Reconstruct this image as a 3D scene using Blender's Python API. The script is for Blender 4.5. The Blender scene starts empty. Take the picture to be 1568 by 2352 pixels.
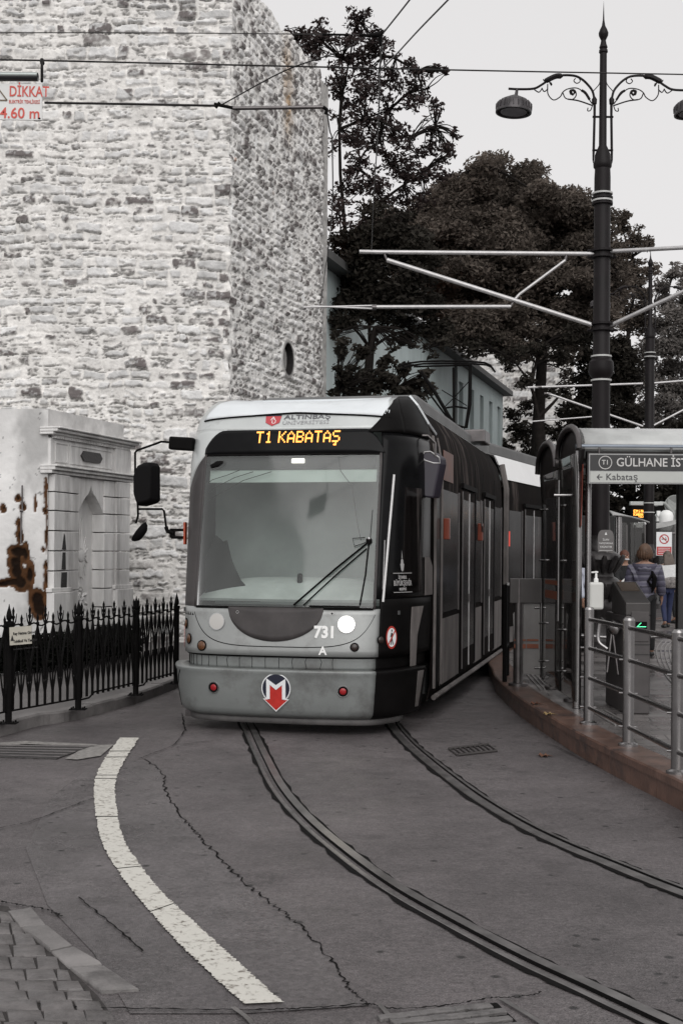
import bpy, bmesh, math, random
import numpy as np
from mathutils import Vector, Matrix, Euler

# ------------------------------------------------------------------ camera, sky, sun, exposure
SC = bpy.context.scene
COL = SC.collection
FPX, HZ, CAMH, ROLL = 2940.0, 1270.0, 1.82, math.radians(0.4)   # camera constants, in 1568x2352 picture units
cam_data = bpy.data.cameras.new('camera')
cam_data.sensor_fit = 'VERTICAL'; cam_data.sensor_height = 36.0
cam_data.lens = FPX / 2352 * 36.0
cam_data.shift_y = (HZ - 1176) / 2352
cam_data.clip_start = 0.1; cam_data.clip_end = 3000
cam = bpy.data.objects.new('camera', cam_data); COL.objects.link(cam)
cam.location = (0, 0, CAMH); cam.rotation_euler = (math.radians(90), -ROLL, 0)
SC.camera = cam

SUN_DIR = Vector((0.06, -0.80, 0.58)).normalized()
world = bpy.data.worlds.new('World'); SC.world = world; world.use_nodes = True
wn, wl = world.node_tree.nodes, world.node_tree.links
wn.clear()
wo = wn.new('ShaderNodeOutputWorld'); bg = wn.new('ShaderNodeBackground')
sky = wn.new('ShaderNodeTexSky'); sky.sky_type = 'NISHITA'; sky.sun_disc = False
sky.sun_elevation = math.asin(SUN_DIR.z); sky.sun_rotation = math.atan2(SUN_DIR.x, SUN_DIR.y)
sky.air_density = 1.0; sky.dust_density = 3.0
hs = wn.new('ShaderNodeHueSaturation'); hs.inputs['Saturation'].default_value = 0.06
mixw = wn.new('ShaderNodeMix'); mixw.data_type = 'RGBA'; mixw.inputs['Factor'].default_value = 0.82
mixw.inputs['B'].default_value = (7.9, 7.75, 7.75, 1)          # the even white cloud sheet over the clear sky
wl.new(sky.outputs['Color'], hs.inputs['Color']); wl.new(hs.outputs['Color'], mixw.inputs['A'])
wl.new(mixw.outputs['Result'], bg.inputs['Color']); bg.inputs['Strength'].default_value = 0.10
wl.new(bg.outputs['Background'], wo.inputs['Surface'])

sun_d = bpy.data.lights.new('sun', 'SUN'); sun_d.energy = 1.5; sun_d.angle = math.radians(60); sun_d.color = (1, .985, .965)
sun = bpy.data.objects.new('sun', sun_d); COL.objects.link(sun)
sun.rotation_euler = SUN_DIR.to_track_quat('Z', 'Y').to_euler(); sun.location = (-20, -15, 30)

SC.view_settings.view_transform = 'Standard'; SC.view_settings.look = 'None'
SC.view_settings.exposure = 0.14; SC.view_settings.gamma = 1.0
SC.cycles.max_bounces = 6; SC.cycles.transparent_max_bounces = 16

# ------------------------------------------------------------------ where a picture point lies on a plane / at a depth
_u = Vector((math.cos(ROLL), 0, math.sin(ROLL))); _v = Vector((-math.sin(ROLL), 0, math.cos(ROLL)))
def ray(px, py):
    return _u * ((px - 784) / FPX) + _v * ((HZ - py) / FPX) + Vector((0, 1, 0))
def G(px, py, h=0.0):
    r = ray(px, py); t = (h - CAMH) / r.z
    return Vector((r.x * t, t, h))
def P(px, py, d):
    r = ray(px, py)
    return Vector((r.x * d, d, CAMH + r.z * d))
def crop(x0, y0, k):
    return lambda x, y: ((x0 + x * k) * 0.57415, (y0 + y * k) * 0.57415)

# ------------------------------------------------------------------ mesh builder
PM = {}                                   # world matrix of every top-level object, by name
def _mesh_obj(name, me, mat, parent, smooth, base=None):
    if mat is not None:
        for m in (mat if isinstance(mat, (list, tuple)) else [mat]): me.materials.append(m)
    o = bpy.data.objects.new(name, me); COL.objects.link(o)
    if parent is not None:
        root = parent
        while root.parent: root = root.parent
        M = PM[root.name]
        me.transform(M.inverted()); o.parent = parent; PM[o.name] = M
        if parent is not root and parent.matrix_basis != Matrix(): raise RuntimeError('part moved')
    elif base is not None:
        M = Matrix.Translation(base); me.transform(M.inverted()); o.location = base; PM[o.name] = M
    else:
        PM[o.name] = Matrix()
    if smooth:
        for p in me.polygons: p.use_smooth = True
        try: me.set_sharp_from_angle(angle=math.radians(smooth if smooth is not True else 40))
        except Exception: pass
    return o

class MB:
    def __init__(s, M=None): s.v = []; s.f = []; s.mi = []; s.M = M or Matrix(); s.cm = 0
    def add(s, vs, fs):
        n = len(s.v); s.v += [tuple(s.M @ Vector(v)) for v in vs]
        for f in fs: s.f.append(tuple(n + i for i in f)); s.mi.append(s.cm)
    def box(s, c, d, R=None):
        hx, hy, hz = d[0] / 2, d[1] / 2, d[2] / 2
        vs = [Vector((x, y, z)) for x in (-hx, hx) for y in (-hy, hy) for z in (-hz, hz)]
        if R is not None: vs = [R @ v for v in vs]
        vs = [v + Vector(c) for v in vs]
        s.add(vs, [(0, 1, 3, 2), (4, 6, 7, 5), (0, 4, 5, 1), (2, 3, 7, 6), (0, 2, 6, 4), (1, 5, 7, 3)])
    def tube(s, pts, r, n=8, caps=True, flat=1.0):
        pts = [Vector(p) for p in pts]; m = len(pts)
        rr = list(r) if isinstance(r, (list, tuple)) else [r] * m
        up = None; vs = []
        for i, p in enumerate(pts):
            t = (pts[min(i + 1, m - 1)] - pts[max(i - 1, 0)])
            t = t.normalized() if t.length > 1e-9 else Vector((0, 0, 1))
            if up is None:
                up = Vector((0, 0, 1)) if abs(t.z) < .9 else Vector((0, 1, 0))
            a = t.cross(up)
            if a.length < 1e-6: up = Vector((1, 0, 0)); a = t.cross(up)
            a.normalize(); b = a.cross(t).normalized(); up = b
            for k in range(n):
                an = 2 * math.pi * k / n
                vs.append(p + a * (math.cos(an) * rr[i]) + b * (math.sin(an) * rr[i] * flat))
        fs = []
        for i in range(m - 1):
            for k in range(n):
                k2 = (k + 1) % n; fs.append((i * n + k, i * n + k2, (i + 1) * n + k2, (i + 1) * n + k))
        if caps: fs += [tuple(range(n))[::-1], tuple((m - 1) * n + k for k in range(n))]
        s.add(vs, fs)
    def lathe(s, prof, c=(0, 0, 0), n=20, R=None):
        c = Vector(c); vs = []
        for r, z in prof:
            for k in range(n):
                an = 2 * math.pi * k / n; v = Vector((r * math.cos(an), r * math.sin(an), z))
                vs.append((R @ v if R is not None else v) + c)
        fs = []
        for i in range(len(prof) - 1):
            for k in range(n):
                k2 = (k + 1) % n; fs.append((i * n + k, i * n + k2, (i + 1) * n + k2, (i + 1) * n + k))
        fs += [tuple(range(n))[::-1], tuple((len(prof) - 1) * n + k for k in range(n))]
        s.add(vs, fs)
    def prism(s, poly, F, d):
        """2-D polygon in the frame F (x right, y up, z outward), thickness d outward"""
        n = len(poly); vs = [F @ Vector((x, y, 0)) for x, y in poly] + [F @ Vector((x, y, d)) for x, y in poly]
        s.add(vs, [tuple(range(n))[::-1], tuple(range(n, 2 * n))] + [(i, (i + 1) % n, n + (i + 1) % n, n + i) for i in range(n)])
    def grid(s, fn, nu, nv, thick=None):
        vs = [fn(i / nu, j / nv) for j in range(nv + 1) for i in range(nu + 1)]
        w = nu + 1
        s.add(vs, [(j * w + i, j * w + i + 1, (j + 1) * w + i + 1, (j + 1) * w + i) for j in range(nv) for i in range(nu)])
    def build(s, name, mat, parent=None, smooth=False, bevel=0, base=None, solid=0, subsurf=0):
        me = bpy.data.meshes.new(name); me.from_pydata(s.v, [], s.f)
        if any(s.mi): me.polygons.foreach_set('material_index', s.mi)
        me.update()
        bm = bmesh.new(); bm.from_mesh(me)
        if not solid: bmesh.ops.recalc_face_normals(bm, faces=bm.faces)
        bm.to_mesh(me); bm.free()
        o = _mesh_obj(name, me, mat, parent, smooth, base)
        if solid:
            m = o.modifiers.new('solid', 'SOLIDIFY'); m.thickness = solid; m.offset = -1
        if bevel:
            m = o.modifiers.new('bevel', 'BEVEL'); m.width = bevel; m.segments = 2; m.limit_method = 'ANGLE'; m.angle_limit = math.radians(35)
        if subsurf:
            m = o.modifiers.new('sub', 'SUBSURF'); m.levels = subsurf; m.render_levels = subsurf
        return o

def np_mesh(name, V, F, mat, parent=None, colors=None, smooth=False, base=None):
    me = bpy.data.meshes.new(name); k = F.shape[1]
    me.vertices.add(len(V)); me.vertices.foreach_set('co', np.asarray(V, np.float32).ravel())
    me.loops.add(F.size); me.loops.foreach_set('vertex_index', F.astype(np.int32).ravel())
    me.polygons.add(len(F)); me.polygons.foreach_set('loop_start', np.arange(0, F.size, k, dtype=np.int32))
    me.polygons.foreach_set('loop_total', np.full(len(F), k, np.int32))
    me.update(calc_edges=True)
    if colors is not None:
        at = me.color_attributes.new('Col', 'FLOAT_COLOR', 'POINT')
        c4 = np.ones((len(V), 4), np.float32); c4[:, :3] = colors; at.data.foreach_set('color', c4.ravel())
    o = _mesh_obj(name, me, mat, parent, False, base)
    if smooth: me.polygons.foreach_set('use_smooth', np.ones(len(F), bool))
    return o

def tag(o, label=None, cat=None, group=None, kind=None):
    if label: o['label'] = label
    if cat: o['category'] = cat
    if group: o['group'] = group
    if kind: o['kind'] = kind
    return o
def thing(name, label, cat, loc=(0, 0, 0), rotz=0, group=None):
    o = bpy.data.objects.new(name, None); COL.objects.link(o); o.empty_display_size = .2
    o.location = loc; o.rotation_euler = (0, 0, rotz)
    PM[o.name] = Matrix.Translation(Vector(loc)) @ Matrix.Rotation(rotz, 4, 'Z')
    return tag(o, label, cat, group)
def copy_tree(o, parent=None):
    c = o.copy(); COL.objects.link(c); c.parent = parent
    for ch in list(o.children): copy_tree(ch, c)
    return c

# ------------------------------------------------------------------ materials
def nodes(name):
    m = bpy.data.materials.new(name); m.use_nodes = True
    nt = m.node_tree; return m, nt, nt.nodes['Principled BSDF'], nt.nodes['Material Output']
def mat(name, col, rough=.6, metal=0.0, amt=.15, scale=3.0, bump=0.0, bscale=40., emis=None, es=0, coat=0, ramt=0.1, spec=.5, col2=None, thr=.55, soft=.12, stretch=None):
    m, nt, p, out = nodes(name); N, L = nt.nodes, nt.links
    tc = N.new('ShaderNodeTexCoord'); co = tc.outputs['Object']
    if stretch:
        mp = N.new('ShaderNodeMapping'); mp.inputs['Scale'].default_value = stretch; L.new(co, mp.inputs['Vector']); co = mp.outputs['Vector']
    n1 = N.new('ShaderNodeTexNoise'); n1.inputs['Scale'].default_value = scale; n1.inputs['Detail'].default_value = 6; n1.inputs['Roughness'].default_value = .62
    L.new(co, n1.inputs['Vector'])
    r = N.new('ShaderNodeValToRGB'); r.color_ramp.elements[0].position = .3; r.color_ramp.elements[1].position = .7
    a = [max(0, c * (1 - amt)) for c in col]; b = [min(1, c * (1 + amt)) for c in col]
    r.color_ramp.elements[0].color = (*a, 1); r.color_ramp.elements[1].color = (*b, 1)
    L.new(n1.outputs['Fac'], r.inputs['Fac']); cs = r.outputs['Color']
    if col2 is not None:
        n2 = N.new('ShaderNodeTexNoise'); n2.inputs['Scale'].default_value = scale * .45; n2.inputs['Detail'].default_value = 8; n2.inputs['Roughness'].default_value = .7
        L.new(co, n2.inputs['Vector'])
        r2 = N.new('ShaderNodeValToRGB'); r2.color_ramp.elements[0].position = thr; r2.color_ramp.elements[1].position = thr + soft
        L.new(n2.outputs['Fac'], r2.inputs['Fac'])
        mx = N.new('ShaderNodeMix'); mx.data_type = 'RGBA'; L.new(r2.outputs['Color'], mx.inputs['Factor']); L.new(cs, mx.inputs['A']); mx.inputs['B'].default_value = (*col2, 1)
        cs = mx.outputs['Result']
    L.new(cs, p.inputs['Base Color'])
    p.inputs['Metallic'].default_value = metal; p.inputs['Specular IOR Level'].default_value = spec
    mr = N.new('ShaderNodeMapRange'); mr.inputs['To Min'].default_value = max(0.02, rough - ramt); mr.inputs['To Max'].default_value = min(1, rough + ramt)
    L.new(n1.outputs['Fac'], mr.inputs['Value']); L.new(mr.outputs['Result'], p.inputs['Roughness'])
    if coat: p.inputs['Coat Weight'].default_value = coat; p.inputs['Coat Roughness'].default_value = .1
    if bump:
        nb = N.new('ShaderNodeTexNoise'); nb.inputs['Scale'].default_value = bscale; nb.inputs['Detail'].default_value = 5
        L.new(co, nb.inputs['Vector'])
        bp = N.new('ShaderNodeBump'); bp.inputs['Strength'].default_value = 1; bp.inputs['Distance'].default_value = bump
        L.new(nb.outputs['Fac'], bp.inputs['Height']); L.new(bp.outputs['Normal'], p.inputs['Normal'])
    if emis:
        p.inputs['Emission Color'].default_value = (*emis, 1); p.inputs['Emission Strength'].default_value = es
    return m
def attr_mat(name, rough=.85, bump=.005, bscale=30, amt=.25, scale=9, spec=.15):
    m, nt, p, out = nodes(name); N, L = nt.nodes, nt.links
    at = N.new('ShaderNodeAttribute'); at.attribute_name = 'Col'
    tc = N.new('ShaderNodeTexCoord'); n1 = N.new('ShaderNodeTexNoise'); n1.inputs['Scale'].default_value = scale; n1.inputs['Detail'].default_value = 8; n1.inputs['Roughness'].default_value = .7
    L.new(tc.outputs['Object'], n1.inputs['Vector'])
    mr = N.new('ShaderNodeMapRange'); mr.inputs['From Min'].default_value = .3; mr.inputs['From Max'].default_value = .7; mr.inputs['To Min'].default_value = 1 - amt; mr.inputs['To Max'].default_value = 1 + amt * .5
    L.new(n1.outputs['Fac'], mr.inputs['Value'])
    vm = N.new('ShaderNodeVectorMath'); vm.operation = 'SCALE'; L.new(at.outputs['Color'], vm.inputs[0]); L.new(mr.outputs['Result'], vm.inputs['Scale'])
    L.new(vm.outputs['Vector'], p.inputs['Base Color']); p.inputs['Roughness'].default_value = rough; p.inputs['Specular IOR Level'].default_value = spec
    nb = N.new('ShaderNodeTexNoise'); nb.inputs['Scale'].default_value = bscale; nb.inputs['Detail'].default_value = 6
    L.new(tc.outputs['Object'], nb.inputs['Vector'])
    bp = N.new('ShaderNodeBump'); bp.inputs['Distance'].default_value = bump; L.new(nb.outputs['Fac'], bp.inputs['Height']); L.new(bp.outputs['Normal'], p.inputs['Normal'])
    return m
def glass(name, tint=(.6, .65, .62), body=(.1, .1, .1), milk=.3, rough=.05):
    """real pane: see-through part, reflection, and a milky film of body colour"""
    m, nt, p, out = nodes(name); N, L = nt.nodes, nt.links
    p.inputs['Base Color'].default_value = (*body, 1); p.inputs['Roughness'].default_value = rough; p.inputs['Specular IOR Level'].default_value = .8
    t = N.new('ShaderNodeBsdfTransparent'); t.inputs['Color'].default_value = (*tint, 1)
    g = N.new('ShaderNodeBsdfGlossy'); g.inputs['Roughness'].default_value = rough
    fr = N.new('ShaderNodeFresnel'); fr.inputs['IOR'].default_value = 1.5
    mx = N.new('ShaderNodeMixShader'); L.new(fr.outputs['Fac'], mx.inputs['Fac']); L.new(t.outputs[0], mx.inputs[1]); L.new(g.outputs[0], mx.inputs[2])
    tc = N.new('ShaderNodeTexCoord'); n1 = N.new('ShaderNodeTexNoise'); n1.inputs['Scale'].default_value = 2.5; n1.inputs['Detail'].default_value = 5
    L.new(tc.outputs['Object'], n1.inputs['Vector'])
    mr = N.new('ShaderNodeMapRange'); mr.inputs['From Min'].default_value = .3; mr.inputs['From Max'].default_value = .7; mr.inputs['To Min'].default_value = milk * .75; mr.inputs['To Max'].default_value = milk * 1.25
    L.new(n1.outputs['Fac'], mr.inputs['Value'])
    m2 = N.new('ShaderNodeMixShader'); L.new(mr.outputs['Result'], m2.inputs['Fac']); L.new(mx.outputs[0], m2.inputs[1]); L.new(p.outputs[0], m2.inputs[2])
    L.new(m2.outputs[0], out.inputs['Surface']); return m
def emit(name, col, s):
    m, nt, p, out = nodes(name); p.inputs['Base Color'].default_value = (0.02, .02, .02, 1)
    p.inputs['Emission Color'].default_value = (*col, 1); p.inputs['Emission Strength'].default_value = s; return m

BLACK = mat('black_iron', (.0045, .004, .004), .7, 0, .3, 8, spec=.08)
DARKPOST = mat('dark_cast_iron', (.010, .0078, .0085), .5, 0, .3, 5, .001, 50, spec=.18)
STEEL = mat('brushed_stainless', (.30, .29, .29), .26, 1.0, .10, 6, ramt=.05)
STEEL_D = mat('dull_steel', (.14, .13, .13), .4, .9, .2, 6)
GALV = mat('galvanised_tube', (.5, .49, .49), .45, .6, .15, 9)
WIRE = mat('copper_wire_dark', (.02, .018, .018), .5, .5)
WHITE = mat('white_paint', (.78, .78, .77), .5, 0, .06, 6)
RUBBER = mat('black_rubber', (.006, .0055, .006), .75, spec=.1)

# ------------------------------------------------------------------ lettering
def text(name, s, size, F, m, parent, ext=.002, align='LEFT', off=0.0, sx=1.0, sp=1.0, base=None):
    cu = bpy.data.curves.new('t', 'FONT'); cu.body = s; cu.size = size; cu.extrude = ext; cu.align_x = align; cu.align_y = 'CENTER'
    cu.offset = off; cu.resolution_u = 3; cu.space_character = sp
    o = bpy.data.objects.new('t', cu); COL.objects.link(o)
    dg = bpy.context.evaluated_depsgraph_get(); me = bpy.data.meshes.new_from_object(o.evaluated_get(dg))
    bpy.data.objects.remove(o); bpy.data.curves.remove(cu)
    me.transform(F @ Matrix.Diagonal((sx, 1, 1, 1))); me.name = name
    me.materials.clear()
    return _mesh_obj(name, me, m, parent, False, base)
def frame(o, right, up):
    right = Vector(right).normalized(); up = Vector(up); n = right.cross(up).normalized(); up = n.cross(right).normalized()
    M = Matrix.Identity(4)
    for i in range(3): M[i][0] = right[i]; M[i][1] = up[i]; M[i][2] = n[i]; M[i][3] = o[i]
    return M
DOTS = {'T': '11111 00100 00100 00100 00100 00100 00100', '1': '00100 01100 00100 00100 00100 00100 01110', 'K': '10001 10010 10100 11000 10100 10010 10001',
 'A': '00100 01010 10001 10001 11111 10001 10001', 'B': '11110 10001 10001 11110 10001 10001 11110', 'Ş': '01111 10000 10000 01110 00001 00001 11110 00100 01100',
 'E': '11111 10000 10000 11110 10000 10000 11111', 'M': '10001 11011 10101 10101 10001 10001 10001', 'İ': '00100 00000 00100 00100 00100 00100 00100', 'N': '10001 11001 10101 10101 10011 10001 10001',
 'Ö': '01010 01110 10001 10001 10001 10001 01110', 'Ü': '01010 10001 10001 10001 10001 10001 01110', 'Y': '10001 01010 00100 00100 00100 00100 00100', 'O': '01110 10001 10001 10001 10001 10001 01110',
 'L': '10000 10000 10000 10000 10000 10000 11111', 'C': '01111 10000 10000 10000 10000 10000 01111', 'U': '10001 10001 10001 10001 10001 10001 01110', ' ': ''}
def dots(s, F, pitch, m, name, parent, adv=6, fill=.95, py=None):
    b = MB(); x = 0; py = py or pitch
    for ch in s:
        if ch == ' ': x += 3; continue
        for r, row in enumerate(DOTS[ch].split()):
            for c, q in enumerate(row):
                if q == '1':
                    h = pitch * fill / 2; hy = py * fill / 2; cx = (x + c) * pitch; cy = -r * py
                    b.prism([(cx - h, cy - hy), (cx + h, cy - hy), (cx + h, cy + hy), (cx - h, cy + hy)], F, .003)
        x += adv
    return b.build(name, m, parent)

# ------------------------------------------------------------------ numpy noise + rubble masonry
def vnoise(x, y, seed):
    rs = np.random.RandomState(seed); T = rs.rand(256, 256).astype(np.float32)
    xi = np.floor(x).astype(int); yi = np.floor(y).astype(int); fx = x - xi; fy = y - yi
    fx = fx * fx * (3 - 2 * fx); fy = fy * fy * (3 - 2 * fy)
    g = lambda a, b: T[a % 256, b % 256]
    return (g(xi, yi) * (1 - fx) + g(xi + 1, yi) * fx) * (1 - fy) + (g(xi, yi + 1) * (1 - fx) + g(xi + 1, yi + 1) * fx) * fy
def fbm(x, y, seed, o=4):
    s = 0; a = .5; t = 0
    for k in range(o): s = s + a * vnoise(x * 2 ** k, y * 2 ** k, seed + k); t += a; a *= .55
    return s / t
def sstep(a, b, x):
    t = np.clip((x - a) / (b - a), 0, 1); return t * t * (3 - 2 * t)
def masonry(W, H, res, seed, rh=(.14, .26), cw=(.22, .55), pdark=.25, relief=.035, vis=.62, light=(.70, .695, .69), mortar=(.76, .74, .715), wob=1.0):
    rs = np.random.RandomState(seed)
    nu, nv = int(W / res) + 1, int(H / res) + 1
    U, V = np.meshgrid(np.linspace(0, W, nu), np.linspace(0, H, nv))
    Vw = V + (fbm(U * .45, V * .5, seed + 9, 3) - .5) * .22 + (fbm(U * 3, V * 3, seed + 5, 3) - .5) * .11 * wob
    hs_ = []; z = -0.4
    while z < H + .8: hs_.append(z); z += rs.uniform(*rh)
    hs_ = np.array(hs_); row = np.clip(np.searchsorted(hs_, Vw) - 1, 0, len(hs_) - 2)
    v0 = hs_[row]; v1 = hs_[row + 1]
    u0 = np.zeros_like(U); u1 = np.zeros_like(U); cid = np.zeros(U.shape, int); c = 0
    Uw = U + (fbm(U * 4 + 7, V * 4, seed + 21, 3) - .5) * .16 * wob
    for r in range(len(hs_) - 1):
        m = row == r
        if not m.any(): continue
        xs = [-.5 - rs.rand() * .4]
        hh = hs_[r + 1] - hs_[r]
        while xs[-1] < W + .8: xs.append(xs[-1] + rs.uniform(*cw) * (.6 + hh * 2))
        xs = np.array(xs); k = np.clip(np.searchsorted(xs, Uw[m]) - 1, 0, len(xs) - 2)
        u0[m] = xs[k]; u1[m] = xs[k + 1]; cid[m] = c + k; c += len(xs)
    K = c + 2
    ins = rs.uniform(.004, .05, K); dark = rs.rand(K); tone = rs.uniform(.78, 1.1, K); hgt = rs.uniform(.35, 1.15, K); visc = rs.rand(K)
    du = np.minimum(Uw - u0, u1 - Uw); dv = np.minimum(Vw - v0, v1 - Vw)
    rad = .05; dx = np.clip(rad - du, 0, None); dy = np.clip(rad - dv, 0, None)
    d = np.minimum(np.minimum(du, dv), rad - np.sqrt(dx ** 2 + dy ** 2)) - ins[cid] + (fbm(U * 9, V * 14, seed + 30, 3) - .5) * .095 * wob
    mk = sstep(0.0, .022, d)
    n1 = fbm(U * 6, V * 9, seed + 40, 4); n2 = fbm(U * 22, V * 22, seed + 44, 3); big = fbm(U * .35, V * .3, seed + 50, 3)
    show = sstep(1 - vis - .25, 1 - vis + .15, visc[cid] * .7 + n1 * .45 + (big - .5) * .9)
    st = np.array(light)[None, None] * (tone[cid][..., None]) * (.72 + .5 * n1[..., None])
    dk = dark[cid] < pdark * (.35 + 1.3 * sstep(.3, .7, big))
    dkcol = np.array((.125, .112, .110))[None, None] * (.45 + 1.0 * n1[..., None] + .3 * tone[cid][..., None])
    patchy = sstep(.36, .52, n1 * .6 + n2 * .4)
    st = np.where(dk[..., None], dkcol * patchy[..., None] + st * .8 * (1 - patchy[..., None]), st)
    wh = (dark[cid] > .955); st = np.where(wh[..., None], np.array((.78, .77, .76))[None, None] * (.9 + .15 * n2[..., None]), st)
    tc_ = (dark[cid] > .94) & (dark[cid] < .943) & (u1 - u0 < .3); st = np.where(tc_[..., None], np.array((.33, .15, .08))[None, None], st)
    mo = np.array(mortar)[None, None] * (.80 + .38 * fbm(U * 3.1, V * 3.1, seed + 60, 4)[..., None])
    f = (mk * show)[..., None]
    crev = sstep(.017, .002, np.abs(d + .006)) * sstep(.47, .60, n2 * .5 + fbm(U * 2.2, V * 5, seed + 70, 3) * .6) * 0.9 * sstep(-.01, .03, du - dv)
    colr = mo * (1 - f) + st * f
    colr = colr * (1 - crev[..., None] * .75)
    disp = relief * (mk * hgt[cid] * (.5 + .5 * show)) + (n2 - .5) * .014 + (n1 - .5) * .02 - crev * .035
    return U, V, disp, np.clip(colr, .01, .9), nu, nv
def gridfaces(nu, nv):
    i = np.arange(nu - 1)[None] + nu * np.arange(nv - 1)[:, None]; i = i.ravel()
    return np.stack([i, i + 1, i + nu + 1, i + nu], 1)
# ------------------------------------------------------------------ ground
def asphalt(name, c, scale=1.0, wet=.5, tint=(1, .89, .905)):
    m, nt, p, out = nodes(name); N, L = nt.nodes, nt.links
    tc = N.new('ShaderNodeTexCoord')
    def noise(s, d=6, r=.6):
        n = N.new('ShaderNodeTexNoise'); n.inputs['Scale'].default_value = s; n.inputs['Detail'].default_value = d; n.inputs['Roughness'].default_value = r
        L.new(tc.outputs['Object'], n.inputs['Vector']); return n.outputs['Fac']
    a = noise(.55, 5); b = noise(140 * scale, 2); vo = N.new('ShaderNodeTexVoronoi'); vo.inputs['Scale'].default_value = 95 * scale; L.new(tc.outputs['Object'], vo.inputs['Vector'])
    def mr(src, f0, f1, t0, t1):
        n = N.new('ShaderNodeMapRange'); n.inputs[1].default_value = f0; n.inputs[2].default_value = f1; n.inputs[3].default_value = t0; n.inputs[4].default_value = t1; L.new(src, n.inputs[0]); return n.outputs[0]
    def mul(x, y):
        n = N.new('ShaderNodeMath'); n.operation = 'MULTIPLY'; L.new(x, n.inputs[0]); L.new(y, n.inputs[1]); return n.outputs[0]
    v = mul(mul(mr(a, .3, .7, .62, 1.30), mr(b, .25, .75, .35, 1.75)), mr(noise(7, 8, .8), .3, .7, .72, 1.26))
    v = mul(v, mr(noise(36, 6, .8), .32, .68, .5, 1.5))
    v2 = N.new('ShaderNodeTexVoronoi'); v2.inputs['Scale'].default_value = 4.5; L.new(tc.outputs['Object'], v2.inputs['Vector'])   # scattered dark oil drops
    v = mul(v, mr(v2.outputs['Distance'], .07, .12, .18, 1.0)); v = mul(v, mr(noise(1.9, 9, .75), .55, .66, 1.0, .66))
    sc = N.new('ShaderNodeVectorMath'); sc.operation = 'SCALE'; sc.inputs[0].default_value = tuple(c * t for t in tint); L.new(v, sc.inputs['Scale'])
    L.new(sc.outputs[0], p.inputs['Base Color'])
    L.new(mr(noise(1.3, 5), .35, .65, wet - .12, wet + .22), p.inputs['Roughness'])
    p.inputs['Specular IOR Level'].default_value = .45
    bp = N.new('ShaderNodeBump'); bp.inputs['Distance'].default_value = .004; bp.inputs['Strength'].default_value = .8
    L.new(vo.outputs['Distance'], bp.inputs['Height'])
    b2 = N.new('ShaderNodeBump'); b2.inputs['Distance'].default_value = .012; L.new(noise(9, 5), b2.inputs['Height']); L.new(bp.outputs['Normal'], b2.inputs['Normal'])
    L.new(b2.outputs['Normal'], p.inputs['Normal']); return m
ASPH = asphalt('road_asphalt', .092, 1, .50)
ASPH_S = asphalt('smooth_wet_asphalt', .104, 1.8, .27, (1, .905, .925))
CRACK = mat('crack_dirt', (.006, .0055, .0055), .9, bump=.006, spec=.1)
JOINT = mat('rail_joint_tar', (.006, .0055, .0055), .9, bump=.006, bscale=60, spec=.1)
RAILTOP = mat('rail_steel', (.20, .19, .188), .36, .8, .35, 6, ramt=.08)
GRAN = mat('kerb_stone', (.17, .16, .157), .6, 0, .3, 4, .006, 40, col2=(.07, .065, .064), thr=.56)

g = MB(); g.box((0, 200, -.5), (1600, 1600, 1.0))
o = g.build('ground', ASPH); tag(o, kind='structure')

def sheet(name, pts, m, z, kind='structure', sub=None):
    b = MB(); b.add([(p[0], p[1], z) for p in pts], [tuple(range(len(pts)))])
    bm = bmesh.new(); me = bpy.data.meshes.new(name); me.from_pydata(b.v, [], b.f); bm.from_mesh(me)
    bmesh.ops.triangulate(bm, faces=bm.faces); bm.to_mesh(me); bm.free()
    for p_ in me.polygons:
        if p_.normal.z < 0: me.flip_normals(); break
    o = _mesh_obj(name, me, m, None, False); tag(o, kind=kind); return o
def catmull(pts, n=8):
    pts = [Vector(p) for p in pts]; P_ = [pts[0] * 2 - pts[1]] + pts + [pts[-1] * 2 - pts[-2]]; out = []
    for i in range(1, len(P_) - 2):
        a, b, c, d = P_[i - 1:i + 3]
        for k in range(n):
            t = k / n
            out.append(.5 * ((2 * b) + (c - a) * t + (2 * a - 5 * b + 4 * c - d) * t * t + (3 * b - a - 3 * c + d) * t ** 3))
    out.append(pts[-1]); return out
def rough_line(pts, n, amp, rnd):
    c = catmull(pts, n); out = []
    for i, p in enumerate(c):
        t = (c[min(i + 1, len(c) - 1)] - c[max(i - 1, 0)]); s = Vector((-t.y, t.x, 0)).normalized() if t.length else Vector((1, 0, 0))
        out.append(p + s * rnd.uniform(-amp, amp))
    return out
def ribbon(name, line, w, m, z, rnd, jag=.5, kind='structure', wfun=None):
    vs = []; fs = []
    for i, p in enumerate(line):
        t = (line[min(i + 1, len(line) - 1)] - line[max(i - 1, 0)]); s = Vector((-t.y, t.x, 0)).normalized()
        ww = w * (wfun(i / len(line)) if wfun else 1)
        a = p + s * ww / 2 * (1 + rnd.uniform(-jag, jag)); b = p - s * ww / 2 * (1 + rnd.uniform(-jag, jag))
        vs += [(a.x, a.y, z), (b.x, b.y, z)]
        if i: fs.append((2 * i - 2, 2 * i - 1, 2 * i + 1, 2 * i))
    b = MB(); b.add(vs, fs); o = b.build(name, m); tag(o, kind=kind); return o
R0 = random.Random(5)

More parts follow.
